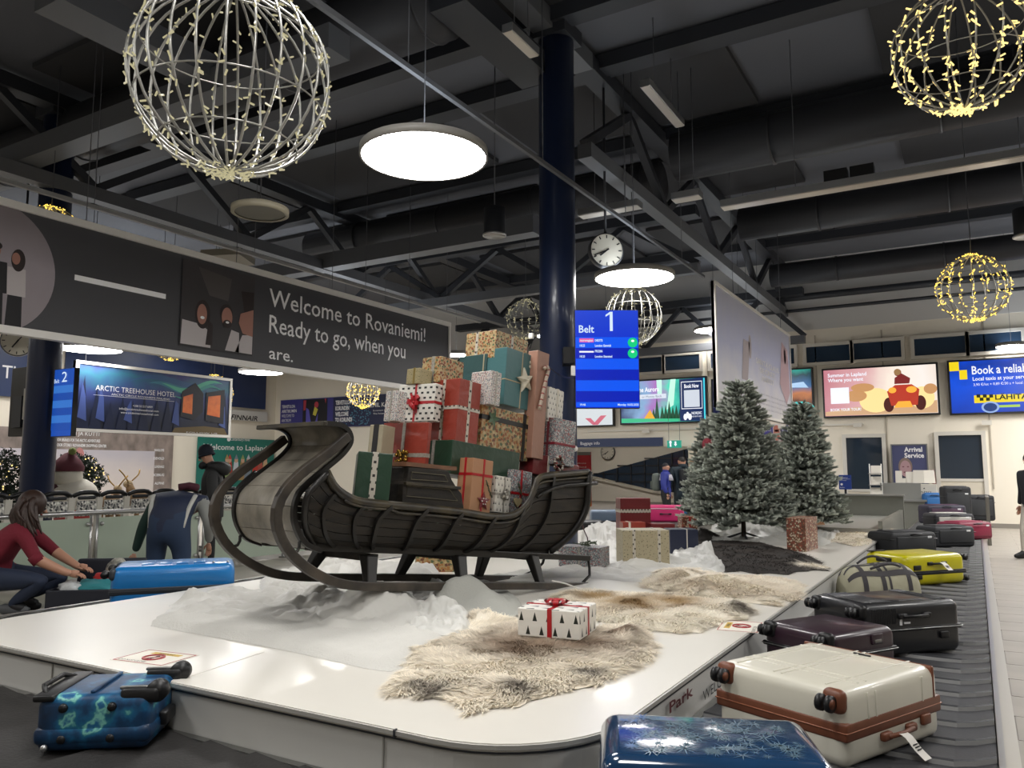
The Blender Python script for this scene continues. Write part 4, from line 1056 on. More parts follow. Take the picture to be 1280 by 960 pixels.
# clocks
def clock(p, r, rz, label, hands=(7, 40), wall=False):
    t = thing('station_clock', label, 'clock', p, rz)
    mb = MB(); mb.mat(Matrix.Rotation(R(90), 4, 'X')); mb.lathe([(0, -.05), (r * 1.06, -.05), (r * 1.06, .06), (r, .07)], 32); mb.build('case', mat('clock_case', '3b3d42', .4), t)
    mb = MB(); mb.mat(Matrix.Rotation(R(90), 4, 'X')); mb.lathe([(0, .055), (r, .055)], 32); mb.build('dial', mat('clock_dial', 'd8d2c2', .5), t)
    mb = MB()
    for i in range(12):
        a = R(30 * i); s = math.sin(a); c = math.cos(a); mb.bar((s * r * .74, -.058, c * r * .74), (s * r * .93, -.058, c * r * .93), r * .06, .004, up=(0, 1, 0))
    mb.build('hour_marks', M_txtk, t)
    for name, a, L, w in (('hour_hand', R(30 * (hands[0] + hands[1] / 60)), .55, .09), ('minute_hand', R(6 * hands[1]), .85, .06)):
        MB().bar((-math.sin(a) * r * .15, -.064, -math.cos(a) * r * .15), (math.sin(a) * r * L, -.064, math.cos(a) * r * L), r * w, .004, up=(0, 1, 0)).build(name, M_txtk, t)
    if not wall: MB().cyl((0, 0, r), (0, 0, HZ - p[2]), .02, n=8).build('hanger', M_steelblk, t)
    return t
p = at_d(757, 314, 11.8); clock(p, .25, YAW + R(12), 'round white clock hanging over the lamp right of the column', (7, 41))
p = at_d(22, 427, 15); clock(p, .27, R(60), 'round white clock under the dark banner at the far left', (7, 6))
p = at_Y(760, 565, DEEP - .12); clock(p, .34, 0, 'small white wall clock in the corridor behind the portal', (7, 40), True)

# ------------------------------------------------------------------ sled
M_swood = mat('sled_wood', '26211b', .5, spec=.3, noise=.75, ns=5, stretch=(1, 3, 6), c2='100f0e', bump=.15, bs=40)
M_sdash = mat('sled_front_boards', '8f897d', .42, noise=.6, ns=2.6, stretch=(1, 1.5, 1), c2='36322c', bump=.1, bs=30)
M_sblk = mat('sled_black_iron', '1f1d1b', .42, .35, noise=.4, ns=12)
M_srun = mat('sled_runner_wood', '3f3830', .4, noise=.6, ns=6, c2='191614')
M_sgun = mat('sled_rail_worn', '37301f', .45, noise=.7, ns=9, c2='151312')
ya = R(50)
fh = Vector((-math.sin(YAW), math.cos(YAW), 0))
s_fwd = (-_rt * math.cos(ya) - fh * math.sin(ya)).normalized()
s_w = Vector((s_fwd.y, -s_fwd.x, 0))
if s_w.dot(fh) < 0: s_w = -s_w
SP0 = at_d(463, 736, 5.12)
SB = at_plane(733, 735, SP0, s_w)
s_x = (SB - SP0).normalized(); s_z = s_x.cross(s_w)
SM = Matrix((s_x, s_w, s_z)).transposed().to_4x4(); SM.translation = SP0
SMI = SM.inverted()
SW = .70
def sl(x, y, w=0.0):
    p = SMI @ at_plane(x, y, SP0 + s_w * w, s_w); return (p.x, p.z)
sled = thing('santa_sled', 'dark weathered wooden sled with curled runners heaped with wrapped gifts', 'sled', SP0, rot=SM.to_euler())
def spline(pts, n):
    """Catmull-Rom through 2-D or 3-D points, n samples evenly by length"""
    P = [Vector(p) if len(p) == 3 else Vector((p[0], p[1], 0)) for p in pts]
    P = [P[0] * 2 - P[1]] + P + [P[-1] * 2 - P[-2]]; out = []
    for i in range(1, len(P) - 2):
        a, b, c, d = P[i - 1:i + 3]
        for k in range(12):
            t = k / 12; out.append(.5 * ((2 * b) + (c - a) * t + (2 * a - 5 * b + 4 * c - d) * t * t + (3 * b - a - 3 * c + d) * t ** 3))
    out.append(P[-2]); L = [0]
    for i in range(1, len(out)): L.append(L[-1] + (out[i] - out[i - 1]).length)
    res = []; j = 0
    for k in range(n + 1):
        s = L[-1] * k / n
        while j < len(L) - 2 and L[j + 1] < s: j += 1
        f = (s - L[j]) / max(1e-9, L[j + 1] - L[j]); res.append(out[j].lerp(out[j + 1], min(1, f)))
    return res
run_px = [(733, 732), (680, 732), (600, 732), (520, 733), (463, 733), (428, 730), (404, 722), (379, 707), (359, 687), (348, 665), (345, 645), (349, 626), (360, 608), (378, 590), (398, 575), (416, 561), (428, 551), (435, 545)]
run_l = spline([sl(*p) for p in run_px], 66)
for w, nm in ((0, 'near'), (SW, 'far')):
    MB().tube([(p.x, w, p.y) for p in run_l], .042, 4, flat=.8).build('runner', M_srun, sled, .006)
dash_px = [(400, 688), (380, 679), (369, 660), (366, 640), (371, 619), (385, 603), (405, 586), (424, 570), (434, 558), (437, 549), (434, 539), (425, 532), (412, 529.5), (400, 530)]
dash_l = spline([sl(*p, .03) for p in dash_px], 80)
cuts = [0, 14, 24, 33, 42, 51, 60, 70, 80]
for i in range(len(cuts) - 1):
    seg = dash_l[cuts[i]:cuts[i + 1] + 1]; m = len(seg) - 1
    def f(u, v, seg=seg, m=m):
        u = .012 + u * .976; k = min(m - 1, int(u * m)); p = seg[k].lerp(seg[k + 1], u * m - k)
        return (p.x, .03 + v * (SW - .06), p.y)
    MB().slab(f, .018, 6, 6).build('dash_board', M_sdash, sled)
for w in (.02, SW - .02):
    MB().tube([(p.x, w, p.y) for p in dash_l], .022, 4).build('dash_edge', M_sblk, sled)
p = dash_l[-1]; MB().box((p.x, SW / 2, p.y), (.03, SW + .06, .03)).build('dash_rail', M_sgun, sled, .006)
# hull side as a Coons patch, split into planks
top_px = [(407, 590), (412, 600), (421, 613), (442, 625.5), (470, 630), (512, 634), (546, 637), (580, 641), (612, 646), (636, 645), (650, 638), (660, 626), (666, 611), (672, 598), (690, 594), (735, 590)]
front_px = [(407, 590), (390, 603), (375, 618), (370, 637), (372, 657), (380, 672), (392, 684)]
rear_px = [(735, 590), (729, 611), (725, 631), (716, 652), (702, 673), (686, 689)]
bot_px = [(392, 684), (460, 687), (540, 689), (620, 690), (686, 689)]
WI = .13
def lw(px, w0, w1, n):
    m = len(px) - 1; return spline([(lambda q, w: (q[0], w, q[1]))(sl(*p, w0 + (w1 - w0) * i / m), w0 + (w1 - w0) * i / m) for i, p in enumerate(px)], n)
NT = 60
cT = lw(top_px, -.03, -.03, NT); cF = lw(front_px, -.03, WI, NT); cR = lw(rear_px, -.03, WI, NT); cB = lw(bot_px, WI, WI, NT)
def cur(c, u): u = max(0, min(1, u)) * NT; k = min(NT - 1, int(u)); return c[k].lerp(c[k + 1], u - k)
def hull(u, v):
    P = cur(cT, u) * (1 - v) + cur(cB, u) * v + cur(cF, v) * (1 - u) + cur(cR, v) * u
    P -= cT[0] * (1 - u) * (1 - v) + cT[-1] * u * (1 - v) + cB[0] * (1 - u) * v + cB[-1] * u * v
    P.y = -.03 + (WI + .03) * v ** 1.7 - .03 * math.sin(PI * v) * (1)
    return P
def mir(P): return Vector((P.x, SW - P.y, P.z))
NPL = 7
for side in (0, 1):
    for r in range(NPL):
        v0, v1 = r / NPL + .006, (r + 1) / NPL - .006
        def f(u, v, v0=v0, v1=v1): 
            p = hull(u, v0 + (v1 - v0) * v); return mir(p) if side else p
        MB().slab(f if side else (lambda u, v, f=f: f(u, 1 - v)), .016, 44, 1).build('side_plank', M_swood, sled)
    def g(p): return mir(p) if side else p
    rails = [hull(i / 60, 0) + Vector((0, -.012, 0)) for i in range(61)]
    MB().tube([g(p) for p in rails], .03, 6, flat=.7).build('gunwale', M_sgun, sled)
    MB().tube([g(hull(i / 60, 0) + Vector((0, -.02, -.045 if i > 12 else -.03))) for i in range(4, 61)], .011, 5).build('moulding', M_sgun, sled)
    MB().tube([g(hull(0.002, i / 24) + Vector((0, -.015, 0))) for i in range(25)], .022, 5).build('front_edge', M_sblk, sled)
    MB().tube([g(hull(.998, i / 16) + Vector((0, -.012, 0))) for i in range(17)], .034, 6).build('rear_post', M_sblk, sled)
    # ribs
    for tx in (487, 533, 576, 617, 654, 690):
        u = 0
        while u < 1 and proj(SM @ hull(u, 0))[0] < tx: u += .004
        MB().tube([g(hull(u - .008 * (i / 16), i / 16) + Vector((0, -.014, 0))) for i in range(17)], .02, 4).build('rib', M_sblk, sled)
    u = .12
    MB().tube([g(hull(.13 + .02 * i / 16, .08 + .9 * i / 16) + Vector((0, -.01, 0))) for i in range(17)], .017, 4).build('rib', M_sblk, sled)
    MB().tube([g(hull(.05 + .02 * i / 16, .08 + .9 * i / 16) + Vector((0, -.01, 0))) for i in range(17)], .017, 4).build('rib', M_sblk, sled)
    # curved arm rail at the rear
    a = [(672, 622), (680, 616), (692, 610), (708, 606.5), (729, 605), (746, 604)]
    MB().tube([(lambda q: g(Vector((q[0], -.06, q[1]))))(sl(*p, -.06)) for p in a], [.012, .018, .02, .02, .02, .017], 6).build('arm_rail', M_sblk, sled)
    # bottom rail
    q0, q1 = sl(384, 683, WI - .02), sl(735, 697.5, WI - .02)
    MB().bar(g(Vector((q0[0], WI - .02, q0[1]))), g(Vector((q1[0], WI - .02, q1[1]))), .06, .05).build('bottom_rail', M_sblk, sled, .006)
    q = sl(734, 698, WI - .02); e = sl(730, 727, .0)
    MB().tube([g(Vector((q[0], WI - .02, q[1] + .03))), g(Vector((q[0], .08, q[1] - .08))), g(Vector((q[0] - .05, .04, q[1] - .15))), g(Vector((e[0] - .03, .0, .04)))], .013, 6).build('iron_hook', M_sblk, sled)
    for fx, tx in ((463, 465), (579, 577), (676, 668)):
        b0 = sl(fx, 728, 0); t0 = sl(tx, 694, .06)
        MB().add([g(Vector(p)) for p in ((b0[0] - .04, -.02, .035), (b0[0] + .04, -.02, .035), (b0[0] + .04, .03, .035), (b0[0] - .04, .03, .035), (t0[0] - .05, .05, t0[1]), (t0[0] + .05, .05, t0[1]), (t0[0] + .05, .14, t0[1]), (t0[0] - .05, .14, t0[1]))],
                 [(3, 2, 1, 0), (4, 5, 6, 7), (0, 1, 5, 4), (1, 2, 6, 5), (2, 3, 7, 6), (3, 0, 4, 7)]).build('leg', M_sblk, sled, .01)
    # S shaped iron between runner and hull front
    h = [(366, 692), (371, 690), (374, 684), (374, 678), (378, 675), (384, 676)]
    MB().tube([(lambda q: g(Vector((q[0], .02, q[1]))))(sl(*p, .02)) for p in h], .011, 6).build('iron_scroll', M_sblk, sled)
for tx in (577, 668, 465):
    t0 = sl(tx, 697, .1); MB().bar((t0[0], .08, t0[1]), (t0[0], SW - .08, t0[1]), .07, .05).build('cross_beam', M_swood, sled)
# floor and back of the sled
nb = [hull(i / 12, 1) for i in range(13)]
MB().slab(lambda u, v: (lambda p: Vector((p.x, WI + (SW - 2 * WI) * v, p.z)))(cur(cB, u)), .02, 10, 2).build('sled_floor', M_swood, sled)
MB().slab(lambda u, v: (lambda p: Vector((p.x - .01, p.y + (SW - 2 * p.y) * v, p.z)))(hull(1, u)), .02, 10, 2).build('back_board', M_swood, sled)
# carved bench with its seat board
bp = [(502, 640), (504, 605), (508, 601), (509, 598), (511, 584), (540, 586), (561, 589), (565, 600), (570, 608), (577, 617), (582, 650)]
P = [sl(*p, .02) for p in bp]
def vprism(P, w0, w1, name, m, bevel=.004):
    mb = MB(); mb.mat(Matrix(((1, 0, 0, 0), (0, 0, 1, 0), (0, 1, 0, 0), (0, 0, 0, 1)))); mb.prism(P, w0, w1)
    me_o = mb.build(name, m, sled, bevel); return me_o
vprism(P, .02, .07, 'bench_side', M_swood)
cx_ = sum(p[0] for p in P) / len(P); cz_ = sum(p[1] for p in P) / len(P)
vprism([(cx_ + (p[0] - cx_) * .94, cz_ + (p[1] - cz_) * .97) for p in P], .07, .26, 'bench_body', M_swood)
M_gilt = mat('gilt_line', '5a5443', .5)
def outline(pts, w, name):
    MB().tube([(lambda q: Vector((q[0], w, q[1])))(sl(*p, w)) for p in pts], .0035, 4, closed=True).build(name, M_gilt, sled)
outline([(515, 590), (556, 594), (560, 602), (514, 599)], .012, 'gilt_line'); outline([(509, 607), (562, 612), (572, 626), (508, 620)], .012, 'gilt_line')
q0 = sl(504, 604, .02); q1 = sl(580, 611, .02)
MB().bar(Vector((q0[0], .005, q0[1])), Vector((q1[0] - .06, .005, q1[1])), .03, .022).build('bench_moulding', M_sgun, sled, .004)
q0 = sl(508, 583, .05); q1 = sl(566, 588, .05)
MB().add([(q0[0] - .02, w, q0[1] + dz) for w in (.03, .4) for dz in (0, .03)] + [(q1[0] + .02, w, q1[1] + dz) for w in (.03, .4) for dz in (0, .03)], [(0, 1, 3, 2), (4, 6, 7, 5), (0, 4, 5, 1), (2, 3, 7, 6), (0, 2, 6, 4), (1, 5, 7, 3)]).build('seat_board', mat('seat_wood', '6f4a32', .5, noise=.3), sled)

# ------------------------------------------------------------------ wrapped gifts
P_floral = mat_print('paper_floral_brown', 'ac966f', ['8f4a34', '7a5c36', '3f5a3c', '9c6a3a', '6c3024', 'b9a780'], 42, thr=.86)
P_floralw = mat_print('paper_floral_white', 'c9c4bf', ['8c5860', '6d7682', 'a88a7c', '5c6470', 'b9a8a4', '7f8a7c'], 75, thr=.8)
P_floralg = mat_print('paper_floral_grey', '7d7d80', ['a24a48', 'b9b9b6', '5c6066', '8f9a98', 'c7c2bd', '54585e'], 80, thr=.88)
P_scene = mat_print('paper_village', 'a18a60', ['8f5234', '7a4d2b', '4f5c3e', '9e6a38', 'b5a27a', '64392a'], 34, thr=.92)
P_reind = mat_print('paper_reindeer', 'a59b80', ['8a8068', '6f6a52', '978c6f'], 34, thr=.6)
P_brown = mat_print('paper_brown_print', '6e4a38', ['b7a58c', '8c3b30', 'c9bca6', '5a3326', 'a05a44'], 42, thr=.85)
P_olive = mat_print('paper_olive', '9c906c', ['7a7350', '6a6a45'], 50, thr=.6)
def paper(n, c, r=.35, b=.3, sc=6):
    if n in MATS: return MATS[n]
    m = mat(n, c, r, coat=.15); crumple(m.node_tree, m.node_tree.nodes['Principled BSDF'], b, sc); return m
P_red = paper('paper_red', '8c3427'); P_green = paper('paper_dark_green', '1d3a29', .4); P_teal = paper('paper_teal', '3f6a6d', .42, .15); P_teal2 = paper('paper_blue_green', '2e4c4c', .4)
P_kraft = paper('paper_kraft', 'a77a58', .55, .15); P_kraftp = paper('paper_kraft_pink', '9a7260', .5, .2); P_maroon = paper('paper_maroon', '6d1f22', .4, .15); P_navy = paper('paper_navy', '1b2238', .4, .15); P_beige = paper('paper_beige', 'a39a82', .45)
P_dash = mat_motif('paper_dashes', 'd8d5cc', '1c1f20', 17, 24, .22, .2, False)
P_firs = mat_motif('paper_firs', 'e3e0d8', '20261f', 12, 13, .17, .34, True)
P_tick = mat_motif('paper_ticks', 'd6d2c8', '222223', 20, 20, .16, .26, True)
R_red = mat('ribbon_red', 'a8161f', .35); R_silver = mat('ribbon_silver', 'a9a59c', .35, .4, noise=.3, ns=60); R_dots = mat_motif('ribbon_dotted', 'b9b3a6', '2a2624', 22, 22, .2, .2, False); R_black = mat('ribbon_black', '151515', .5); R_white = mat('ribbon_white', 'cfc8ba', .5); R_gold = mat('ribbon_gold', '8d7a45', .4, .5); R_twine = mat('twine', 'a99c80', .7); R_dark = mat('ribbon_darkred', '7d1a2a', .4)
M_sprig = mat('green_sprig', '39482c', .6, noise=.4, ns=30); M_star = mat('star_fabric', 'c2bba8', .7, noise=.15, ns=25, bump=.3, bs=60); M_heart = mat('heart_wood', 'b9a982', .6)
M_canered = mat('candy_red', '8c3a33', .4)
GIFTS = []
def ribbon(t, D, kind, f, w, m, e=.003):
    lx, ly, lz = D; mb = MB()
    if kind == 'A':
        x = (f - .5) * lx
        for c, d in (((x, -ly / 2 - e / 2, lz / 2), (w, e, lz + 2 * e)), ((x, ly / 2 + e / 2, lz / 2), (w, e, lz + 2 * e)), ((x, 0, lz + e / 2), (w, ly, e)), ((x, 0, e / 2), (w, ly, e))): mb.box(c, d)
    elif kind == 'C':
        y = (f - .5) * ly
        for c, d in (((-lx / 2 - e / 2, y, lz / 2), (e, w, lz + 2 * e)), ((lx / 2 + e / 2, y, lz / 2), (e, w, lz + 2 * e)), ((0, y, lz + e / 2), (lx, w, e)), ((0, y, e / 2), (lx, w, e))): mb.box(c, d)
    else:
        z = f * lz
        for c, d in (((0, -ly / 2 - e / 2, z), (lx + 2 * e, e, w)), ((0, ly / 2 + e / 2, z), (lx + 2 * e, e, w)), ((-lx / 2 - e / 2, 0, z), (e, ly, w)), ((lx / 2 + e / 2, 0, z), (e, ly, w))): mb.box(c, d)
    return mb.build('ribbon', m, t)
def bow(t, c, s, m, n=(0, 0, 1)):
    mb = MB(); q = Vector((0, 0, 1)).rotation_difference(Vector(n)).to_matrix().to_4x4(); mb.mat(Matrix.Translation(c) @ q)
    for k in range(6):
        a = k * PI / 3 + .3; ca, sa = math.cos(a), math.sin(a); L = s * (1 if k % 2 else .75)
        pts = [(0, 0, .004), (ca * L * .5, sa * L * .5, s * .42), (ca * L, sa * L, s * .3), (ca * L * .9, sa * L * .9, s * .08), (0, 0, .002)]
        P = spline(pts, 8); wv = Vector((-sa, ca, 0)) * s * .22
        vs = []; 
        for p in P: vs += [p - wv, p + wv]
        mb.add(vs, [(2 * i, 2 * i + 1, 2 * i + 3, 2 * i + 2) for i in range(len(P) - 1)], 0, True)
    for a in (.6, 3.4):
        d = Vector((math.cos(a), math.sin(a), 0)); sd = Vector((-d.y, d.x, 0)) * s * .16
        mb.add([-sd, sd, d * s * 1.3 + sd + Vector((0, 0, .004)), d * s * 1.3 - sd + Vector((0, 0, .004))], [(0, 1, 2, 3)])
    mb.ball((0, 0, s * .2), s * .2, 8, 5)
    return mb.build('bow', m, t)
def star(t, c, r, m, th, n=(0, -1, 0), name='star', up=0.0):
    mb = MB(); q = Vector((0, 0, 1)).rotation_difference(Vector(n)).to_matrix().to_4x4(); mb.mat(Matrix.Translation(c) @ q)
    P = [((r if k % 2 == 0 else r * .45) * math.cos(PI / 2 + up + k * PI / 5), (r if k % 2 == 0 else r * .45) * math.sin(PI / 2 + up + k * PI / 5), .3 * th) for k in range(10)]
    P0 = [(x, y, 0) for x, y, z in P]
    mb.add(P + [(0, 0, th)] + P0, [(i, (i + 1) % 10, 10) for i in range(10)] + [(11 + i, 11 + (i + 1) % 10, (i + 1) % 10, i) for i in range(10)])
    return mb.build(name, m, t)
def sprig(t, c, d, L, n=26, name='sprig', seed=1, m=None):
    rn = random.Random(seed); mb = MB(); d = Vector(d).normalized(); c = Vector(c); mb.tube([c, c + d * L], .004, 4)
    for i in range(n):
        b = c + d * L * (i / n); v = Vector((rn.gauss(0, 1), rn.gauss(0, 1), rn.gauss(0, 1))); v = (v - d * v.dot(d)).normalized() * .8 + d * .7
        s = v.cross(d).normalized() * .004; e = b + v * .035 * (1 - .5 * i / n)
        mb.add([b - s, b + s, e], [(0, 1, 2)])
    return mb.build(name, m or M_sprig, t, kind='stuff')
def solve_len(base, ax, tx, lim=2.5):
    lo, hi = 0.0, lim; x0 = proj(base)[0]; sg = 1 if tx > x0 else -1
    for _ in range(40):
        m = (lo + hi) / 2; x = proj(base + ax * m)[0]
        if (x - tx) * sg < 0: lo = m
        else: hi = m
    return (lo + hi) / 2
def gift_box(label, corner, ax, ay, az, D, wrap, rib=(), name='wrapped_gift', group=None, cat='gift', bevel=.006):
    lx, ly, lz = D; c = Vector(corner) + ax * (lx / 2) + ay * (ly / 2)
    Mx = Matrix((ax, ay, az)).transposed()
    t = thing(name, label, cat, c, rot=Mx.to_euler(), group=group)
    MB().box((0, 0, lz / 2), (lx, ly, lz)).build('wrapping', wrap, t, bevel, 2)
    for r in rib: ribbon(t, D, *r)
    GIFTS.append(t)
    t['_d'] = 0; del t['_d']
    return t, D
def sgift(label, xe, yb, yt, xl, xr, w, wrap, rib=(), dyaw=0, Lw=None, Lx=None, pitch=True):
    """gift standing in the sled: the vertical edge nearest the camera, its outer extents, and how deep (w) it stands"""
    az = s_z if pitch else Vector((0, 0, 1))
    q = Matrix.Rotation(R(dyaw), 3, az); ax = q @ (s_x if pitch else Vector((s_x.x, s_x.y, 0)).normalized()); ay = az.cross(ax)
    C = at_plane(xe, yb, SP0 + s_w * w, s_w)
    T = at_plane(xe, yt, SP0 + s_w * w, s_w); lz = (T - C).length
    mid = C + az * lz * .5
    lx = Lx or solve_len(mid, ax, xr); ly = Lw or solve_len(mid, ay, xl)
    return gift_box(label, C, ax, ay, az, (lx, ly, lz), wrap, rib)
g = sgift('dark green gift with a dotted silver ribbon at the front of the sled', 440, 640, 563, 434, 488, .1, P_green, [('A', .5, .04, R_dots)], dyaw=-36, Lw=.26)
g, D = sgift('glossy red gift with silver ribbon on the sled bench left of the tall red one', 531, 583, 527, 477, 538, .28, P_red, [('C', .52, .03, R_silver), ('B', .25, .03, R_silver)], dyaw=8, Lx=None)
mb = MB(); rn = random.Random(5)
for _ in range(14): mb.ball((-D[0] / 2 - .02, rn.uniform(-.05, .05), D[2] * .22 + rn.uniform(-.05, .04)), .018, 6, 4)
mb.build('gold_ornament', mat('gold_ball', '9c7a34', .25, .8), g)
g, D = sgift('tall red gift with dotted ribbon cross and hanging fir sprig', 568.5, 553, 471, 538, 599, .22, P_red, [('C', .55, .028, R_dots), ('A', .5, .028, R_dots), ('B', .55, .028, R_dots)], Lw=None)
sprig(g, (-D[0] / 2 - .02, .0, D[2] * .52), (0, -.1, -1), .22, 40, m=mat('frosted_sprig', '77725c', .7))
g, D = sgift('white gift with black dashes and a red bow left of the tall red gift', 541, 526, 478, 497, 552, .34, P_dash, [('C', .52, .02, R_red), ('B', .5, .022, R_red)], dyaw=6)
bow(g, (-D[0] / 2 - .01, .0, D[2] * .5), .07, R_red, (-1, 0, 0))
g, D = sgift('narrow white flowered gift at the left edge of the pile', 494, 526, 487, 481, 508, .42, P_floralw, [('C', .5, .02, R_silver)])
g, D = sgift('beige gift with a wide black ribbon low at the left of the pile', 474, 583, 530, 460, 492, .45, P_beige, [('C', .5, .05, R_black)], dyaw=10)
g, D = sgift('small olive print gift above the black dashed one', 523, 479, 459, 508, 540, .5, P_olive, [('C', .4, .02, R_gold)])
g, D = sgift('brown flowered gift with a grey ribbon above the tall red one', 549, 477, 444, 527, 579, .44, P_floral, [('C', .4, .035, R_silver)])
g, D = sgift('topmost brown flowered gift crowning the whole pile', 618, 447, 411, 582, 659, .40, P_floral, [('C', .62, .03, R_dots), ('A', .5, .03, R_dots)])
g, D = sgift('dark blue green gift behind the teal one with the star', 606, 480, 441, 573, 640, .48, P_teal2, [('C', .1, .012, R_twine)])
g, D = sgift('large teal gift tied with twine and a pale fabric star', 629, 505, 432, 605, 669, .26, P_teal, [('A', .52, .01, R_twine), ('B', .44, .01, R_twine)])
star(g, (D[0] * .1, -D[1] / 2 - .012, D[2] * .5), .115, M_star, .05, name='star', up=.25)
mb = MB()
for k in range(3): mb.ball((D[0] * .3 + .02 * math.cos(k * 2.1), -D[1] / 2 - .004, D[2] * .82 + .022 * math.sin(k * 2.1)), .016, 6, 4, sc=(1, .4, 1))
mb.build('wood_tag', M_star, g)
g, D = sgift('white flowered gift between the tall red and the teal gift', 612, 505, 462, 588, 626, .16, P_floralw, [('A', .5, .015, R_silver)])
g, D = sgift('large village print gift with black ribbon below the teal one', 599, 566, 504, 592, 661, .24, P_scene, [('B', .75, .04, R_black), ('A', .88, .04, R_black)], Lw=.3)
mb = MB()
for k in range(5): a = k * 1.25; mb.add([(0, 0, 0), (.03 * math.cos(a) - .02 * math.sin(a), -.004, .03 * math.sin(a) + .02 * math.cos(a)), (.08 * math.cos(a), -.008, .08 * math.sin(a)), (.03 * math.cos(a) + .02 * math.sin(a), -.004, .03 * math.sin(a) - .02 * math.cos(a))], [(0, 1, 2, 3)])
o = mb.build('holly_leaves', mat('holly_leaf', '3d5a3a', .5), g); o.location = (-D[0] * .3, -D[1] / 2 - .01, D[2] * .75)
g, D = sgift('tall slim brown paper gift right of the teal one with a candy cane', 664, 572, 435, 656, 683, .18, P_kraftp, [])
mb = MB(); P = [(-.02, 0, 0), (.02, 0, .17), (.06, 0, .32), (.075, 0, .37), (.05, 0, .4), (.01, 0, .37)]
mb.tube(spline(P, 16), .016, 8); o = mb.build('candy_cane', mat('candy_white', 'b5a594', .5), g); o.location = (-.02, -D[1] / 2 - .02, D[2] * .45)
mb = MB(); SPn = spline(P, 40)
for k in range(2, 38, 5): mb.tube([SPn[k], SPn[k + 1]], .0168, 8)
o = mb.build('candy_stripes', M_canered, g); o.location = (-.02, -D[1] / 2 - .02, D[2] * .45)
g, D = sgift('white gift with black ticks and a cream ribbon beside the blue column', 684, 526, 482, 679, 704, .22, P_tick, [('A', .6, .03, R_white)], dyaw=6)
g, D = sgift('grey flowered gift with dark red ribbon leaning at the rear of the pile', 692, 580, 521, 675, 719, .14, P_floralg, [('C', .5, .025, R_dark), ('B', .45, .022, R_dark)], dyaw=-4)
MB().ball((D[0] * .5 + .015, -D[1] * .4, D[2] * .42), .03, 8, 6).build('pompom', M_white, g)
g, D = sgift('long dark green gift with a silver ribbon across the middle of the sled', 562.5, 592, 549, 527, 649, .2, P_green, [('C', .62, .03, R_silver)])
g, D = sgift('brown paper gift with red ribbon and a red star over the sled side', 586.5, 640, 571.5, 571, 614.5, .06, P_kraft, [('C', .5, .02, R_red), ('A', .55, .018, R_red), ('B', .7, .02, R_red)])
star(g, (D[0] * .1, -D[1] / 2 - .008, D[2] * .22), .075, mat('star_red', '6a1a20', .5), .012); sprig(g, (D[0] * .1, -D[1] / 2 - .02, D[2] * .62), (.5, -.1, -1), .14, 34)
mb = MB()
for k in range(6): a = k * PI / 3; mb.ball((D[0] * .1 + .025 * math.cos(a), -D[1] / 2 - .021, D[2] * .22 + .025 * math.sin(a)), .006, 5, 4)
mb.build('white_dots', M_white, g)
g, D = sgift('small white ticked gift with a silver bow right of the brown paper gift', 618, 640, 594, 612, 638, .07, P_tick, [('A', .55, .02, R_silver), ('B', .5, .02, R_silver)], dyaw=8, Lw=.12)
bow(g, (D[0] * .05, -D[1] / 2 - .01, D[2] * .5), .05, R_silver, (0, -1, 0))
g, D = sgift('grey flowered gift with red ribbon and a wooden heart near the sled rear', 638, 640, 586, 624, 664, .14, P_floralg, [('A', .45, .02, R_red), ('B', .45, .02, R_red)])
mb = MB(); hp = [(.05 * (math.sin(a) ** 3), -.0, .045 * (.81 * math.cos(a) - .31 * math.cos(2 * a) - .12 * math.cos(3 * a))) for a in np.linspace(0, 2 * PI, 24, endpoint=False)]
mb.add(hp + [(x, -.012, z) for x, y, z in hp], [tuple(range(24)), tuple(range(47, 23, -1))] + [(i, 24 + i, 24 + (i + 1) % 24, (i + 1) % 24) for i in range(24)])
o = mb.build('wooden_heart', M_heart, g); o.location = (-D[0] * .25, -D[1] / 2 - .01, D[2] * .25); sprig(g, (-D[0] * .3, -D[1] / 2 - .02, D[2] * .7), (.3, -.2, -1), .1, 30)
g, D = sgift('maroon gift lying below the brown paper tower gift', 665.5, 592, 566, 649, 687, .2, P_maroon, [('A', .92, .03, R_white)])
g, D = sgift('second maroon gift just inside the sled rear beside the wreath', 703, 597, 578, 694, 724, .16, P_maroon, [])
mb = MB(); rn = random.Random(9)
for k in range(40):
    a = k * 2 * PI / 40; mb.ball((.055 * math.cos(a) + rn.uniform(-.012, .012), rn.uniform(-.02, .01), .055 * math.sin(a) + rn.uniform(-.012, .012)), rn.uniform(.008, .015), 5, 4, mi=k % 3)
wr = mb.build('small_wreath', [mat('cone_brown', '6a5a4a', .6), mat('frost_white', 'b9b2a8', .6), mat('berry_red', '7a2a28', .5)]); wr.location = at_plane(698, 579, SP0 + s_w * .12, s_w); wr.rotation_euler = (0, 0, sled.rotation_euler.z); tag(wr, 'small frosted pine cone wreath resting between the maroon gifts', 'wreath')

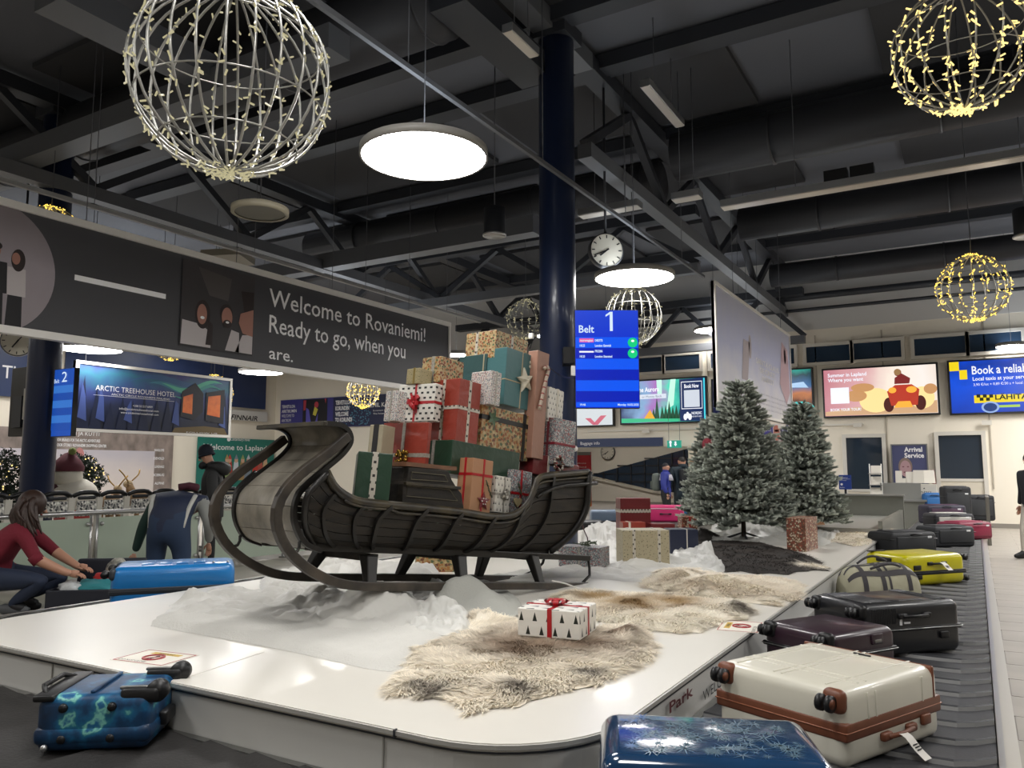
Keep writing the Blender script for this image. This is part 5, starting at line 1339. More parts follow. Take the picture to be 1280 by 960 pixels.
# gifts standing on the island
def pgift(label, xe, yb, yt, xl, xr, z, rz, wrap, rib=(), Lx=None, Ly=None, lz=None):
    C = at_z(xe, yb, z); az = Vector((0, 0, 1)); ax = Vector((math.cos(rz), math.sin(rz), 0)); ay = az.cross(ax)
    n = Vector((C.x, C.y, 0)).normalized(); T = at_plane(xe, yt, C, n); lz = lz or T.z - z; mid = C + az * lz * .5
    lx = Lx or solve_len(mid, ax, xr); ly = Ly or solve_len(mid, ay, xl)
    return gift_box(label, C, ax, ay, az, (lx, ly, lz), wrap, rib)
g, D = pgift('white gift with tiny black fir trees and a red bow on the front fur', 725, 801, 765, 647, 741, PZ + .035, YAW + R(68), P_firs, [('C', .48, .028, R_red), ('A', .5, .024, R_red)], Lx=.34)
bow(g, (0, .01, D[2] + .004), .075, R_red)
g, D = pgift('grey flowered gift topped with greenery beside the sled runner end', 750, 711, 685, 698, 762, PZ + .03, YAW + R(62), P_floralg, [('C', .5, .02, R_silver)])
for k in range(7): sprig(g, (rnd.uniform(-.1, .1), rnd.uniform(-.12, .12), D[2] + .015), (math.cos(k), math.sin(k), .15), .16, 30, 'greenery', k)
g, D = pgift('large beige gift with reindeer print and two dotted ribbons', 779, 712, 663, 775, 837, PZ, YAW + R(4), P_reind, [('A', .24, .03, R_dots), ('A', .78, .03, R_dots)], Ly=.34)
g, D = pgift('upright dark red gift with a patterned white ribbon behind the beige one', 776, 676, 623, 773, 813.5, PZ, YAW + R(5), P_maroon, [('B', .7, .05, R_dots)], Ly=.3)
g, D = pgift('flat bright red gift behind the large beige one', 779, 680, 653, 775, 807, PZ, YAW + R(3), P_red, [('A', .3, .03, R_white)], Ly=.25)
g, D = pgift('low dark red gift right of the bright red one', 815, 678, 655, 811, 844, PZ, YAW + R(4), P_maroon, [], Ly=.3)
g, D = pgift('navy gift with a thin white ribbon between beige gift and brown fur', 838, 692, 662, 834, 873, PZ, YAW + R(4), P_navy, [('A', .6, .012, R_white)], Ly=.3)
g, D = pgift('brown printed gift standing left of the big fir tree stand', 853, 668, 646, 849, 872, PZ, YAW + R(4), P_brown, [('A', .5, .02, R_red)], Ly=.25)
g, D = pgift('brown patterned gift standing between the two fir trees', 1008, 690, 648, 983, 1022, PZ, YAW + R(54), P_brown, [])
g, D = pgift('plain brown paper gift behind the patterned one by the right fir tree', 1012, 664, 641, 1004, 1031, PZ, YAW + R(15), P_kraft, [])
g, D = pgift('orange print gift lying on the island behind the sled legs', 520, 716, 694, 512, 573, PZ, YAW + R(10), P_scene, [], Ly=.2)

# ------------------------------------------------------------------ suitcases
def wheel_pair(mb, c, out, m0=0, r=.034):
    """spinner wheel: two small discs beside a fork, sticking out along out (+x or -x)"""
    x, y, z = c
    mb.box((x + out * .012, y, z), (.03, .05, .05), 1)
    for s in (-1, 1):
        mb.cyl((x + out * .045, y + s * .012, z), (x + out * .045, y + s * .03, z), r, n=14, mi=0)
        mb.cyl((x + out * .045, y + s * .03, z), (x + out * .045, y + s * .033, z), r * .6, n=10, mi=1)
def suitcase(label, c, rz, D, shell, band, z=BZ + .008, fz=.5, wheels=1, wheel_m=None, bracket=None, rib=(), cross=(), trim=None, rad=.055, side_handle=-1, handle_m=None, bulge=.0, tele=None, band_w=.03, corner=None, locks=True, seat=None, gap=.02, name='suitcase', group=None):
    """case lying flat: x runs from wheel end (-) to handle end (+), z is its thickness; fz is where the zip runs"""
    lx, ly, lz = D
    t = thing(name, label, 'suitcase', (c[0], c[1], z), rz, group)
    h1 = lz * fz
    MB().rbox((0, 0, h1 / 2 - .0), (lx, ly, h1 + .05), rad, 4, bulge=bulge).build('lower_shell', shell, t).location.z = .025 - .0
    o = MB().rbox((0, 0, 0), (lx, ly, lz - h1 + .05), rad, 4, bulge=bulge).build('upper_shell', shell, t); o.location.z = (h1 + lz) / 2 - .025
    MB().rbox((0, 0, h1), (lx + .008, ly + .008, band_w), min(.012, band_w * .45), 2).build('zip_band', band, t)
    mb = MB(); mb.rbox((0, 0, h1), (lx + .014, ly + .014, .006), .003, 1); mb.build('zip', M_steelblk if trim is None else trim, t)
    wm = wheel_m or M_blackp; br = bracket or wm
    if wheels:
        for s in (-1, 1):
            for zz in ((lz * .84, ) if wheels == 1 else (lz * .84, lz * .16)):
                mb = MB(); wheel_pair(mb, (-lx / 2, s * (ly / 2 - .06), zz), -1); mb.build('wheel', [M_blackp, br], t)
                if corner is not None:
                    MB().rbox((-lx / 2 + .016, s * (ly / 2 - .055), zz + .0), (.06, .1, .1), .03, 3).build('wheel_guard', corner, t)
    for y in rib:      # ribs pressed along the length of the upper face
        MB().rbox((0, y * ly, lz + .0005), (lx - rad * 1.7, .012, .006), .003, 1).build('rib', shell, t)
    for x in cross:
        mb = MB(); mb.rbox((x * lx, 0, lz), (.012, ly - rad * 1.6, .006), .003, 1)
        mb.rbox((x * lx, -ly / 2, (h1 + lz) / 2), (.012, .006, lz - h1 - rad * 1.2), .003, 1)
        mb.build('rib', shell, t)
    if side_handle:
        y = side_handle * (ly / 2 + .008); hm = handle_m or M_blackp; zz = h1 * .62 if locks != 'up' else (h1 + lz) / 2
        for s in (-.1, .1): MB().rbox((s, y, zz), (.07, .03, .036), .01, 2).build('handle_mount', hm, t)
        MB().tube([(-.1, y + side_handle * .012, zz), (0, y + side_handle * .024, zz), (.1, y + side_handle * .012, zz)], .011, 6).build('side_handle', hm, t)
        if locks: MB().rbox((lx * .3, y, h1 * .7), (.07, .02, .045), .008, 2).build('lock', hm, t)
    if tele:
        mb = MB(); mb.rbox((lx / 2 + .006, 0, lz * .8), (.03, ly * .35, .05), .01, 2); mb.build('top_handle', tele, t)
    return t
def airline_tag(t, p, d, L=.22, w=.05):
    mb = MB(); p = Vector(p); d = Vector(d)
    pts = [p, p + d * .03 + Vector((0, 0, -.015)), p + d * .06 + Vector((0, 0, -L * .2)), p + d * .1 + Vector((0, 0, -L * .33))]
    sd = Vector((1, 0, 0)) * w / 2; P = spline(pts, 8); vs = []
    for q in P: vs += [q - sd, q + sd]
    mb.add(vs, [(2 * i, 2 * i + 1, 2 * i + 3, 2 * i + 2) for i in range(8)], 0, True)
    o = mb.build('luggage_tag', mat('tag_paper', 'dedad2', .6), t)
    vs = []; fs = []
    mb = MB(); a, b = P[4], P[6]
    for k in range(3):
        q = P[4].lerp(P[6], k / 3) + Vector((0, 0, .003)) + d * .002; mb.box(tuple(q), (w * .6, .003, .004))
    mb.build('tag_print', M_txtk, t); return o
M_cream = mat('shell_cream', 'd3cfc0', .36, coat=.25, noise=.04, ns=3)
M_brownl = mat('brown_leatherette', '70402a', .45, noise=.15, ns=12)
c = Vector((-.51, 3.53)); a = R(66); ax = Vector((math.cos(a), math.sin(a))); ay = Vector((-ax.y, ax.x))
D = (.76, .66, .315); cc = c + ax * D[0] / 2 + ay * D[1] / 2
wc = suitcase('cream white hard suitcase with brown trim and brown wheel guards on the belt', cc, a, D, M_cream, M_brownl, fz=.47, bracket=M_brownl, corner=M_brownl, rib=(-.33, .0, .06, .36), cross=(-.28, -.2, .3), handle_m=M_brownl, band_w=.075, rad=.05, trim=mat('zip_brown', '8a5236', .4))
MB().rbox((D[0] * .43, 0, D[2] * .75 + .0), (.022, D[1] + .006, D[2] * .5 + .004), .01, 2).build('brown_piping', M_brownl, wc)
MB().rbox((D[0] * .36, -.02, D[2] + .003), (.012, .09, .008), .004, 1).build('badge', M_blackp, wc)
airline_tag(wc, (-.02, -D[1] / 2 - .03, .1), (.2, -1, 0), .27, .055)
M_plum = mat('shell_plum', '2e1c27', .34, coat=.3)
c = Vector((-.76, 4.90)); a = R(60); ax = Vector((math.cos(a), math.sin(a))); ay = Vector((-ax.y, ax.x)); D = (.58, .52, .27); cc = c + ax * D[0] / 2 + ay * D[1] / 2
pc = suitcase('dark plum hard suitcase just behind the cream white one', cc, a, D, M_plum, M_blackp, fz=.52, trim=M_alu, wheels=1, side_handle=-1, locks=False, corner=M_blackp)
MB().rbox((.1, -D[1] / 2 - .004, D[2] * .78), (.1, .012, .06), .008, 2).build('latch', M_plum, pc)
MB().rbox((.1, -D[1] / 2 - .011, D[2] * .74), (.06, .004, .02), .002, 1).build('latch_plate', M_alud, pc)
M_blk = mat('shell_black', '1b1c1f', .38, coat=.25)
a = R(48); ax = Vector((math.cos(a), math.sin(a))); ay = Vector((-ax.y, ax.x)); D = (.80, .52, .34); cc = Vector((-.14, 6.22)) - ax * D[0] / 2 + ay * D[1] / 2
bc = suitcase('large black ribbed hard suitcase standing behind the plum one', cc, a, D, M_blk, M_blackp, fz=.5, trim=M_alu, corner=M_blackp, locks='up')
for k in range(15): MB().rbox((-D[0] * .42 + k * .0135, 0, D[2] + .001), (.007, D[1] - .1, .008), .003, 1).build('rib', M_blk, bc)
for k in range(7): MB().rbox((D[0] * .3 + k * .0135, 0, D[2] + .001), (.007, D[1] - .1, .008), .003, 1).build('rib', M_blk, bc)
for k in range(15): MB().rbox((-D[0] * .42 + k * .0135, -D[1] / 2, D[2] * .76), (.007, .008, D[2] * .3), .003, 1).build('rib', M_blk, bc)
vs, fs, x0, x1 = text_mesh('VOYAGER'); 
vs, fs, x0, x1 = text_mesh('TRAVELLER'); k = .3 / (x1 - x0); k = .32 / (x1 - x0)
for k_ in (1, ):
    o = MB().rbox((.0, -.0, 0), (.3, .07, .006), .003, 1).build('embossed_plate', M_blk, bc); o.location = (.0, -D[1] * .3, D[2] + .001)
mb = MB(); mb.box((-.06, -D[1] / 2 - .004, D[2] * .62), (.05, .004, .012)); mb.box((-.11, -D[1] / 2 - .004, D[2] * .64), (.018, .004, .04)); mb.build('white_label', M_txtw, bc)
# navy palm print case in the foreground
M_navyc = mat('shell_navy_gloss', '1b3a5c', .14, coat=.8, noise=.2, ns=4)
p = at_z(886, 922, BZ + .3)
D = (.75, .52, .3)
nc = suitcase('glossy navy hard suitcase with pale palm leaf print at the bottom edge', (p.x, p.y), YAW + R(-7), D, M_navyc, M_alud, fz=.5, wheels=0, side_handle=0, rad=.07, trim=M_alu)
MB().tube([(D[0] / 2 - .01, -.12, D[2] * .55), (D[0] / 2 + .035, -.08, D[2] * .6), (D[0] / 2 + .035, .08, D[2] * .6), (D[0] / 2 - .01, .12, D[2] * .55)], .018, 8).build('top_handle', M_blackp, nc)
mb = MB(); rn = random.Random(21)
for k in range(110):
    x, y = rn.uniform(-.3, .3), rn.uniform(-.19, .19); n = rn.randint(7, 12); s = rn.uniform(.02, .06); a0 = rn.uniform(0, 6)
    for j in range(n):
        an = a0 + j * 2 * PI / n + rn.uniform(-.15, .15); ca, sa = math.cos(an), math.sin(an); w = s * .06
        mb.add([(x - sa * w, y + ca * w, D[2] + .0008 + k * 1e-5), (x + sa * w, y - ca * w, D[2] + .0008 + k * 1e-5), (x + ca * s, y + sa * s, D[2] + .0008 + k * 1e-5)], [(0, 1, 2)])
for k in range(14):
    x, y = rn.uniform(-.28, .2), rn.uniform(-.17, .17); L = rn.uniform(.05, .12)
    mb.add([(x, y, D[2] + .0012), (x + L, y + rn.uniform(-.01, .01), D[2] + .0012), (x + L, y + .004, D[2] + .0012), (x, y + .003, D[2] + .0012)], [(0, 1, 2, 3)])
mb.build('palm_print', mat('palm_print', '6d8797', .14, coat=1.0), nc, kind='stuff')
# yellow case
M_yel = mat('shell_yellow', 'c4bb08', .35, coat=.3)
a = R(52); ax = Vector((math.cos(a), math.sin(a))); ay = Vector((-ax.y, ax.x)); D = (.86, .56, .32); c = Vector((-.68, 9.22)); cc = c + ax * D[0] / 2 + ay * D[1] / 2
yc = suitcase('bright yellow hard suitcase with black zip on the belt', cc, a + PI, D, M_yel, M_blackp, fz=.42, side_handle=1, locks='up', rad=.07, tele=M_blackp, wheels=2, band_w=.05)
MB().rbox((-.0, -D[1] * .36, D[2] + .004), (.0 + .22, .05, .012), .005, 2).build('badge', M_blackp, yc).location = (.33, 0, 0)
MB().rbox((.28, D[1] / 2 + .006, D[2] * .6), (.1, .02, .05), .008, 2).build('lock', M_blackp, yc)
airline_tag(yc, (-.05, D[1] / 2 + .03, .24), (.0, 1, 0), .22, .07)
# plaid duffel bag
M_duf = mat('duffel_cream', 'aaa68e', .7, noise=.1, ns=6, bump=.3, bs=12); M_dufd = mat('duffel_charcoal', '3b383b', .7, bump=.2, bs=20)
p = at_z(1098, 744, BZ)
dt = thing('duffel_bag', 'cream and charcoal checked duffel bag lying before the yellow suitcase', 'bag', (p.x, p.y, BZ + .006), R(38))
L, Wd, Hh = .78, .42, .3
def dufp(u, v, e=0):
    a = PI * v; x = (u - .5) * L; k = (1 - abs(2 * u - 1) ** 5) ** .35 * 1.0
    return ((u - .5) * L, -math.cos(a) * (Wd / 2 + e) * max(.04, k), max(0, math.sin(a)) ** .75 * (Hh + e + .012 * math.sin(9 * u + 4 * v)) * max(.04, k))
MB().grid(lambda u, v: dufp(u, v), 40, 20).build('body', M_duf, dt)
for u0, u1 in ((.16, .22), (.4, .46), (.5, .53), (.74, .8)):
    MB().grid(lambda u, v, u0=u0, u1=u1: dufp(u0 + (u1 - u0) * u, .04 + .92 * v, .004), 3, 24).build('stripe', M_dufd, dt)
for v0, v1 in ((.2, .28), (.42, .47), (.6, .72)):
    MB().grid(lambda u, v, v0=v0, v1=v1: dufp(.03 + .94 * u, v0 + (v1 - v0) * v, .0045), 34, 3).build('stripe', M_dufd, dt)
for v in (.3, .62): MB().tube([Vector(dufp(.3 + .4 * i / 10, v, .02 + .05 * math.sin(PI * i / 10))) for i in range(11)], .012, 6).build('carry_strap', M_dufd, dt)
# soft bags further along the belt
def softbag(label, px, py, rz, D, m, m2, tags=True, z=BZ + .008, cat='suitcase', name='soft_suitcase'):
    p = at_z(px, py, BZ); t = thing(name, label, cat, (p.x, p.y, z), rz); lx, ly, lz = D
    MB().rbox((0, 0, lz / 2), (lx, ly, lz), .06, 4).build('body', m, t)
    MB().rbox((0, -ly / 2 - .004, lz * .52), (lx * .8, .03, lz * .62), .014, 2).build('front_pocket', m2, t)
    MB().rbox((0, 0, lz + .004), (lx * .74, ly * .6, .02), .01, 2).build('top_pocket', m2, t)
    MB().tube([(-.09, -ly / 2 - .01, lz * .9), (-.07, -ly / 2 - .05, lz * .93), (.07, -ly / 2 - .05, lz * .93), (.09, -ly / 2 - .01, lz * .9)], .011, 6).build('side_handle', M_blackp, t)
    MB().rbox((0, 0, lz * .72), (lx + .008, ly + .008, .012), .005, 1).build('zip', M_blackp if m2 is not M_blackp else M_steeldk, t)
    if tags: MB().rbox((lx * .3, -ly / 2 - .02, lz * .8), (.07, .004, .03), .001, 1).build('white_label', M_txtw, t)
    return t
M_softb = mat('fabric_black', '232427', .7, bump=.15, bs=80); M_softb2 = mat('fabric_black_pocket', '2d2f32', .65)
softbag('black soft suitcase lying behind the yellow one, nearer of two', 1128, 695, R(50), (.82, .48, .34), M_softb, M_softb2)
softbag('charcoal soft suitcase lying behind the nearer black one', 1182, 683, R(42), (.74, .46, .32), mat('fabric_charcoal', '303236', .7), M_softb2)
M_crim = mat('fabric_crimson', '7a1836', .55)
softbag('crimson suitcase lying between the charcoal bags and the far heap', 1206, 674, R(52), (.8, .5, .3), M_crim, mat('fabric_crimson2', '8c1f40', .5))
softbag('dark suitcase with a white panel beyond the crimson one', 1186, 665, R(30), (.78, .5, .36), mat('fabric_darkgrey', '29292e', .6), mat('panel_white', 'b9b6b0', .5))
softbag('navy and plum suitcase in the far heap beside the steel tray', 1178, 655, R(28), (.85, .5, .42), mat('fabric_navyplum', '2a2638', .6), mat('fabric_plum', '4a2f44', .6))
softbag('tall black suitcase standing at the far end of the belt', 1196, 653, R(20), (.6, .34, .82), M_softb, M_softb2)
softbag('black bag leaning at the far right end of the belt', 1224, 651, R(20), (.62, .36, .6), mat('fabric_black3', '1e2024', .7), M_softb2, False)
softbag('small bright blue case half hidden beside the steel counter', 1166, 648, R(20), (.42, .35, .62), mat('fabric_blue', '1f5f9c', .5), mat('fabric_blue2', '2a6cac', .5), False)
# far board closing the belt
o = MB().box((0, 0, 0), (.06, 1.2, .95)).build('belt_end_board', mat('board_grey', '6a675f', .5)); o.location = (.16, 19.0, .48); tag(o, 'upright grey board closing the right side of the belt far away', 'board')
# turquoise print carry-on
M_turq = mat_grad('print_turquoise', [(0, '0a2440'), (.38, '0f3c62'), (.52, '155a84'), (.6, '1f6c86'), (.68, '7cc2b4'), (.76, '1d6490'), (1, '12487c')], 'Z', -.2, .8, 0, 2.2, 7, .42)
b0 = at_z(184, 941, BZ); a = R(37) + PI; ax = Vector((math.cos(a), math.sin(a))); ay = Vector((-ax.y, ax.x)); D = (.47, .42, .235)
cc = Vector((b0.x, b0.y)) + ax * D[0] / 2 - ay * D[1] / 2
tt = thing('carry_on_case', 'turquoise and blue printed carry-on case lying on the belt at the lower left', 'suitcase', (cc.x, cc.y, BZ + .01), a)
lx, ly, lz = D
MB().rbox((0, 0, lz / 2), (lx, ly, lz), .045, 4).build('body', M_turq, tt)
MB().rbox((0, 0, lz * .3), (lx + .014, ly + .014, lz * .34), .03, 3).build('front_pocket', M_turq, tt)
MB().rbox((.02, 0, lz + .006), (.02, ly * .8, .014), .006, 2).build('back_ridge', M_turq, tt)
for s in (-1, 1):
    mb = MB(); mb.rbox((-lx / 2 + .05, s * (ly / 2 - .045), lz - .01), (.17, .07, .07), .025, 3); mb.build('wheel_housing', M_blackp, tt)
    mb = MB(); mb.cyl((-lx / 2 - .02, s * (ly / 2 - .045) - .025, lz + .005), (-lx / 2 - .02, s * (ly / 2 - .045) + .025, lz + .005), .046, n=20); mb.build('wheel', M_blackp, tt)
    mb = MB(); mb.rbox((-lx / 2 + .08, s * (ly / 2 - .045), lz + .02), (.12, .025, .014), .006, 2); mb.build('skid_bar', M_alud, tt)
for x in (-.08, .12):
    for z in (.25, .8): MB().cyl((x, ly / 2, lz * z), (x, ly / 2 + .014, lz * z), .02, .016, 12).build('stud_foot', M_blackp, tt)
MB().rbox((-lx / 2 - .014, 0, lz * .38), (.04, .14, .06), .012, 2).build('bottom_grip', M_blackp, tt)
MB().rbox((lx / 2 - .03, -.0, lz * .97), (.09, ly + .01, .03), .012, 2).build('top_trim', M_blackp, tt)
MB().tube([(lx / 2 - .02, ly / 2 - .05, lz + .0), (lx / 2 + .02, ly / 2 - .12, lz + .02), (lx / 2 + .02, -.1, lz + .02), (lx / 2 - .02, -.14, lz)], .012, 6).build('top_handle', M_blackp, tt)
MB().ball((lx / 2 - .05, ly / 2 + .012, lz * .12), .016, 8, 5).build('zip_pull', M_alu, tt)
# bright blue case on the left run of the belt
p = at_d(226, 738, 7.0); M_bblue = mat('shell_bright_blue', '1573b8', .35, coat=.3)
bl = suitcase('bright blue hard suitcase behind the left edge of the island', (p.x - .12, p.y + .03), YAW + R(20), (1.0, .6, .38), M_bblue, mat('zip_grey', '2b3138', .5), fz=.46, side_handle=0, wheels=1, corner=mat('guard_grey', '33383f', .5), rad=.075, band_w=.06)
for k in range(4): MB().rbox((-.22 + k * .14, 0, .383), (.1, .36, .008), .003, 1).build('raised_panel', M_bblue, bl)
for s in (0.0, .12): MB().ball((.32 + s, -.2, .385), .012, 8, 5).build('rivet', M_alu, bl)
# cases far behind in the hall
def farcase(label, px, py, d, rz, D, m, m2=M_blackp, **k):
    q = at_X(px, py, -6.36); return suitcase(label, (q.x, q.y), rz, D, m, m2, **k)
farcase('grey blue hard case standing on the far belt beside the column', 757, 650, 15.0, YAW, (.6, .4, .42), mat('shell_greyblue', '6f8096', .4), wheels=0, fz=.5, side_handle=-1)
farcase('pink hard case with a pale top on the far belt', 832, 648, 15.0, YAW + R(-10), (.84, .5, .38), mat('shell_pink', 'c02a66', .4), mat('zip_pink', 'e0b8c8', .5), wheels=0, fz=.8, side_handle=-1, locks=False)
farcase('bright blue case on the far belt right of the pink one', 872, 645, 15.5, YAW + R(-6), (.85, .5, .36), mat('shell_blue_far', '1f6a9c', .4), wheels=0, side_handle=-1)
farcase('flat black case on the far belt left of the grey blue one', 727, 660, 15.0, YAW, (.8, .4, .28), M_blk, wheels=0, side_handle=0)

# open case full of clothes beside the crouching woman
p = at_z(116, 764, 0); oc = thing('open_suitcase', 'open dark suitcase full of clothes beside the woman in red', 'suitcase', (p.x, p.y, 0), YAW + R(8))
M_ocase = mat('case_dark_navy', '161a26', .55)
mb = MB(); lx, ly, h = .74, .5, .26
for c, d in (((0, 0, .015), (lx, ly, .03)), ((0, -ly / 2, h / 2), (lx, .03, h)), ((0, ly / 2, h / 2), (lx, .03, h)), ((-lx / 2, 0, h / 2), (.03, ly, h)), ((lx / 2, 0, h / 2), (.03, ly, h))): mb.box(c, d)
mb.build('shell', M_ocase, oc, .01)
mb = MB(); mb.rbox((0, .52, .25), (lx, .06, .5), .03, 3); o = mb.build('lid', M_ocase, oc)
from mathutils import noise as mnoise
def clump(label, name, cat, p, s, m, amp=.25, f=6, seed=0, flat=0.0, group=None):
    mb = MB(); mb.ball((0, 0, 0), 1, 22, 14)
    vs = []
    for v in mb.v:
        v = Vector(v); k = 1 + amp * mnoise.noise(v * f * .4 + Vector((seed, 0, 0))) + amp * .5 * abs(mnoise.noise(v * f + Vector((0, seed, 0))))
        vs.append((v.x * s[0] * k, v.y * s[1] * k, max(-s[2] * .5, v.z * s[2] * k)))
    mb.v = vs; o = mb.build(name, m); o.location = p; return tag(o, label, cat, group)
U = Vector((math.cos(YAW + R(8)), math.sin(YAW + R(8)), 0)); V = Vector((-U.y, U.x, 0))
q = oc.location
clump('teal folded clothes heaped in the open suitcase', 'folded_clothes', 'clothes', q + U * .02 + Vector((0, 0, .24)), (.28, .2, .09), mat('cloth_teal', '2f7f86', .8), .3, 6, 1)
clump('red folded garment on top in the open suitcase', 'folded_garment', 'clothes', q + U * .1 + V * .12 + Vector((0, 0, .33)), (.2, .12, .07), mat('cloth_red', 'b02a2a', .8), .3, 6, 2)
clump('grey pouch at the right end of the open suitcase', 'grey_pouch', 'pouch', q + U * .3 + V * .05 + Vector((0, 0, .34)), (.13, .12, .1), mat('cloth_grey', '55565a', .8), .2, 4, 3)
clump('white and dark crumpled cloth at the left of the open suitcase', 'folded_cloth', 'clothes', q - U * .2 - V * .08 + Vector((0, 0, .26)), (.14, .12, .06), mat('cloth_white', 'b9bcbc', .8, noise=.5, ns=9), .3, 7, 4)
p = at_d(147, 716, 8.6); clump('white and black padded bag between the open case and blue case', 'padded_bag', 'bag', (p.x, p.y, .34), (.13, .12, .2), mat('bag_white', 'c4c2b4', .6, noise=.7, ns=9, c2='1a1a1c'), .15, 4, 5)
o = MB().rbox((0, 0, .12), (.4, .35, .24), .05, 3).build('dark_bag', M_softb); o.location = (p.x, p.y, 0); tag(o, 'dark low bag under the white padded bag', 'bag')

# ------------------------------------------------------------------ sheets, plastic film, hides on the island
def nz(x, y, z=0): return mnoise.noise(Vector((x, y, z)))
def sheet(name, label, cat, px, z, hfun, m, th=.012, rings=22, spokes=84, jag=.02, amp=.01, f=5, seed=0, centre=None, fine=0.0, ff=22):
    """loose sheet lying on the island: outline from its corners, folds from noise, peaks from hfun(world point)"""
    pts = [at_z(x, y, z) for x, y in px]; P = spline(pts + [pts[0]], spokes)[:-1]
    c = sum(P, Vector()) / len(P) if centre is None else at_z(*centre, z)
    mb = MB(); vs = []; n = len(P)
    for r in range(rings + 1):
        t = (r / rings)
        for k in range(n):
            q = c.lerp(P[k], t * (1 + jag * nz(k * .9, seed, 3) * t))
            e = min(1, (1 - t) * 9)
            h = z + th * e + e * (amp * abs(nz(q.x * f, q.y * f, seed)) * 2 + amp * .6 * nz(q.x * f * 2.3, q.y * f * 2.3, seed + 5) + fine * (1 - 2.2 * abs(nz(q.x * ff * .7 + .4 * nz(q.x * 9, q.y * 9, 4), q.y * ff * .7, seed + 2))) + hfun(q) )
            vs.append((q.x, q.y, max(z + .001, h)))
    fs = []
    for r in range(rings):
        for k in range(n):
            l = (k + 1) % n; fs.append((r * n + k, (r + 1) * n + k, (r + 1) * n + l, r * n + l))
    mb.add(vs, fs, 0, True)
    o = mb.build(name, m); return tag(o, label, cat)
def peaks(*L):
    Q = [(at_z(x, y, PZ), h, s) for x, y, h, s in L]
    return lambda q: sum(h * math.exp(-((q.x - p.x) ** 2 + (q.y - p.y) ** 2) / (s * s)) for p, h, s in Q)
M_fleece = mat('fleece_white', 'cbc9c3', .85, bump=.4, bs=70, noise=.05, ns=5)
M_fleeceg = mat('fleece_grey', 'a6a69f', .85, bump=.35, bs=70)
def plastic(n, c, a):
    m = mat(n, c, .38, alpha=a, spec=.4); crumple(m.node_tree, m.node_tree.nodes['Principled BSDF'], .18, 16); return m
M_film = plastic('plastic_film', 'e2e1dc', .66); M_film2 = plastic('plastic_film_dense', 'd6d4ce', .84)
sheet('fleece_sheet', 'large flat white fleece sheet lying on the island before the sled', 'sheet', [(188, 783), (196, 772), (230, 758), (330, 748), (440, 742), (540, 742), (606, 752), (614, 775), (560, 800), (527, 818), (497, 838), (470, 838), (440, 832), (330, 808)], PZ, lambda q: 0, M_fleece, .035, 26, 110, .015, .006, 7, 1, fine=.006, ff=30)
sheet('plastic_sheet', 'crumpled clear plastic film piled under the sled front', 'plastic film', [(205, 768), (222, 752), (262, 746), (320, 744), (330, 722), (385, 712), (440, 716), (520, 722), (562, 730), (560, 752), (540, 782), (480, 794), (410, 790), (330, 778), (260, 776)], PZ + .018, peaks((445, 772, .13, .2), (490, 775, .12, .2), (400, 762, .09, .2), (400, 727, .12, .25), (440, 733, .13, .3), (500, 733, .1, .3), (240, 757, .04, .15), (540, 733, .05, .3)), M_film2, .01, 44, 170, .05, .03, 5, 2, fine=.04, ff=12)
sheet('grey_fleece', 'grey folded fleece mound leaning against the near sled runner', 'sheet', [(520, 742), (545, 728), (575, 722), (610, 726), (640, 742), (652, 758), (640, 772), (590, 780), (545, 776), (522, 765)], PZ + .018, peaks((585, 758, .18, .19), (560, 763, .12, .12), (615, 765, .05, .15)), M_fleeceg, .015, 26, 90, .03, .014, 6, 3)
sheet('plastic_bag', 'small crumpled clear plastic bag beside the grey fleece', 'plastic film', [(508, 788), (520, 768), (545, 758), (575, 762), (588, 778), (580, 792), (545, 794)], PZ + .022, peaks((545, 775, .1, .12), (570, 778, .05, .08)), M_film, .01, 20, 70, .08, .03, 9, 4, fine=.02)
sheet('plastic_sheet', 'white plastic film heap behind the sled rear beside the column', 'plastic film', [(728, 690), (728, 665), (745, 655), (772, 655), (776, 690), (780, 712), (755, 708)], PZ, peaks((750, 676, .16, .3), (765, 690, .1, .2)), M_film2, .01, 22, 80, .05, .04, 6, 6, fine=.02)
sheet('plastic_sheet', 'long white plastic sheet lying before the beige reindeer print gift', 'plastic film', [(600, 724), (640, 716), (700, 712), (760, 706), (800, 700), (838, 700), (870, 705), (900, 715), (895, 725), (840, 722), (800, 728), (750, 724), (690, 722), (630, 724)], PZ, peaks((800, 711, .08, .25), (840, 706, .05, .2), (720, 714, .02, .2)), M_film2, .012, 24, 120, .04, .025, 5, 7, fine=.015)
sheet('plastic_sheet', 'clear plastic film peak between the navy gift and dark brown fur', 'plastic film', [(835, 712), (842, 692), (862, 690), (885, 688), (905, 708), (900, 716), (870, 712)], PZ + .01, peaks((886, 694, .13, .16), (850, 700, .04, .2)), M_film, .01, 18, 70, .06, .04, 7, 8, fine=.02)
sheet('plastic_sheet', 'plastic film wrapped around the big fir tree stand', 'plastic film', [(885, 678), (890, 664), (925, 656), (965, 660), (1000, 672), (1012, 684), (970, 682), (925, 680)], PZ, peaks((912, 668, .2, .3), (950, 668, .18, .3), (985, 677, .05, .2)), M_film, .01, 20, 80, .06, .05, 4, 9, fine=.025)
sheet('plastic_sheet', 'plastic film around the foot of the right fir tree', 'plastic film', [(1010, 668), (1015, 655), (1040, 650), (1055, 656), (1050, 670), (1030, 682), (1015, 680)], PZ, peaks((1040, 660, .14, .4), (1025, 672, .05, .3)), M_film, .01, 16, 60, .06, .04, 4, 10, fine=.02)
sheet('plastic_sheet', 'white crumpled bag on the island beyond the sled legs', 'plastic film', [(415, 712), (425, 703), (450, 700), (458, 706), (450, 714), (430, 716)], PZ, peaks((440, 708, .1, .2)), M_film2, .01, 16, 60, .06, .05, 5, 11, fine=.03)
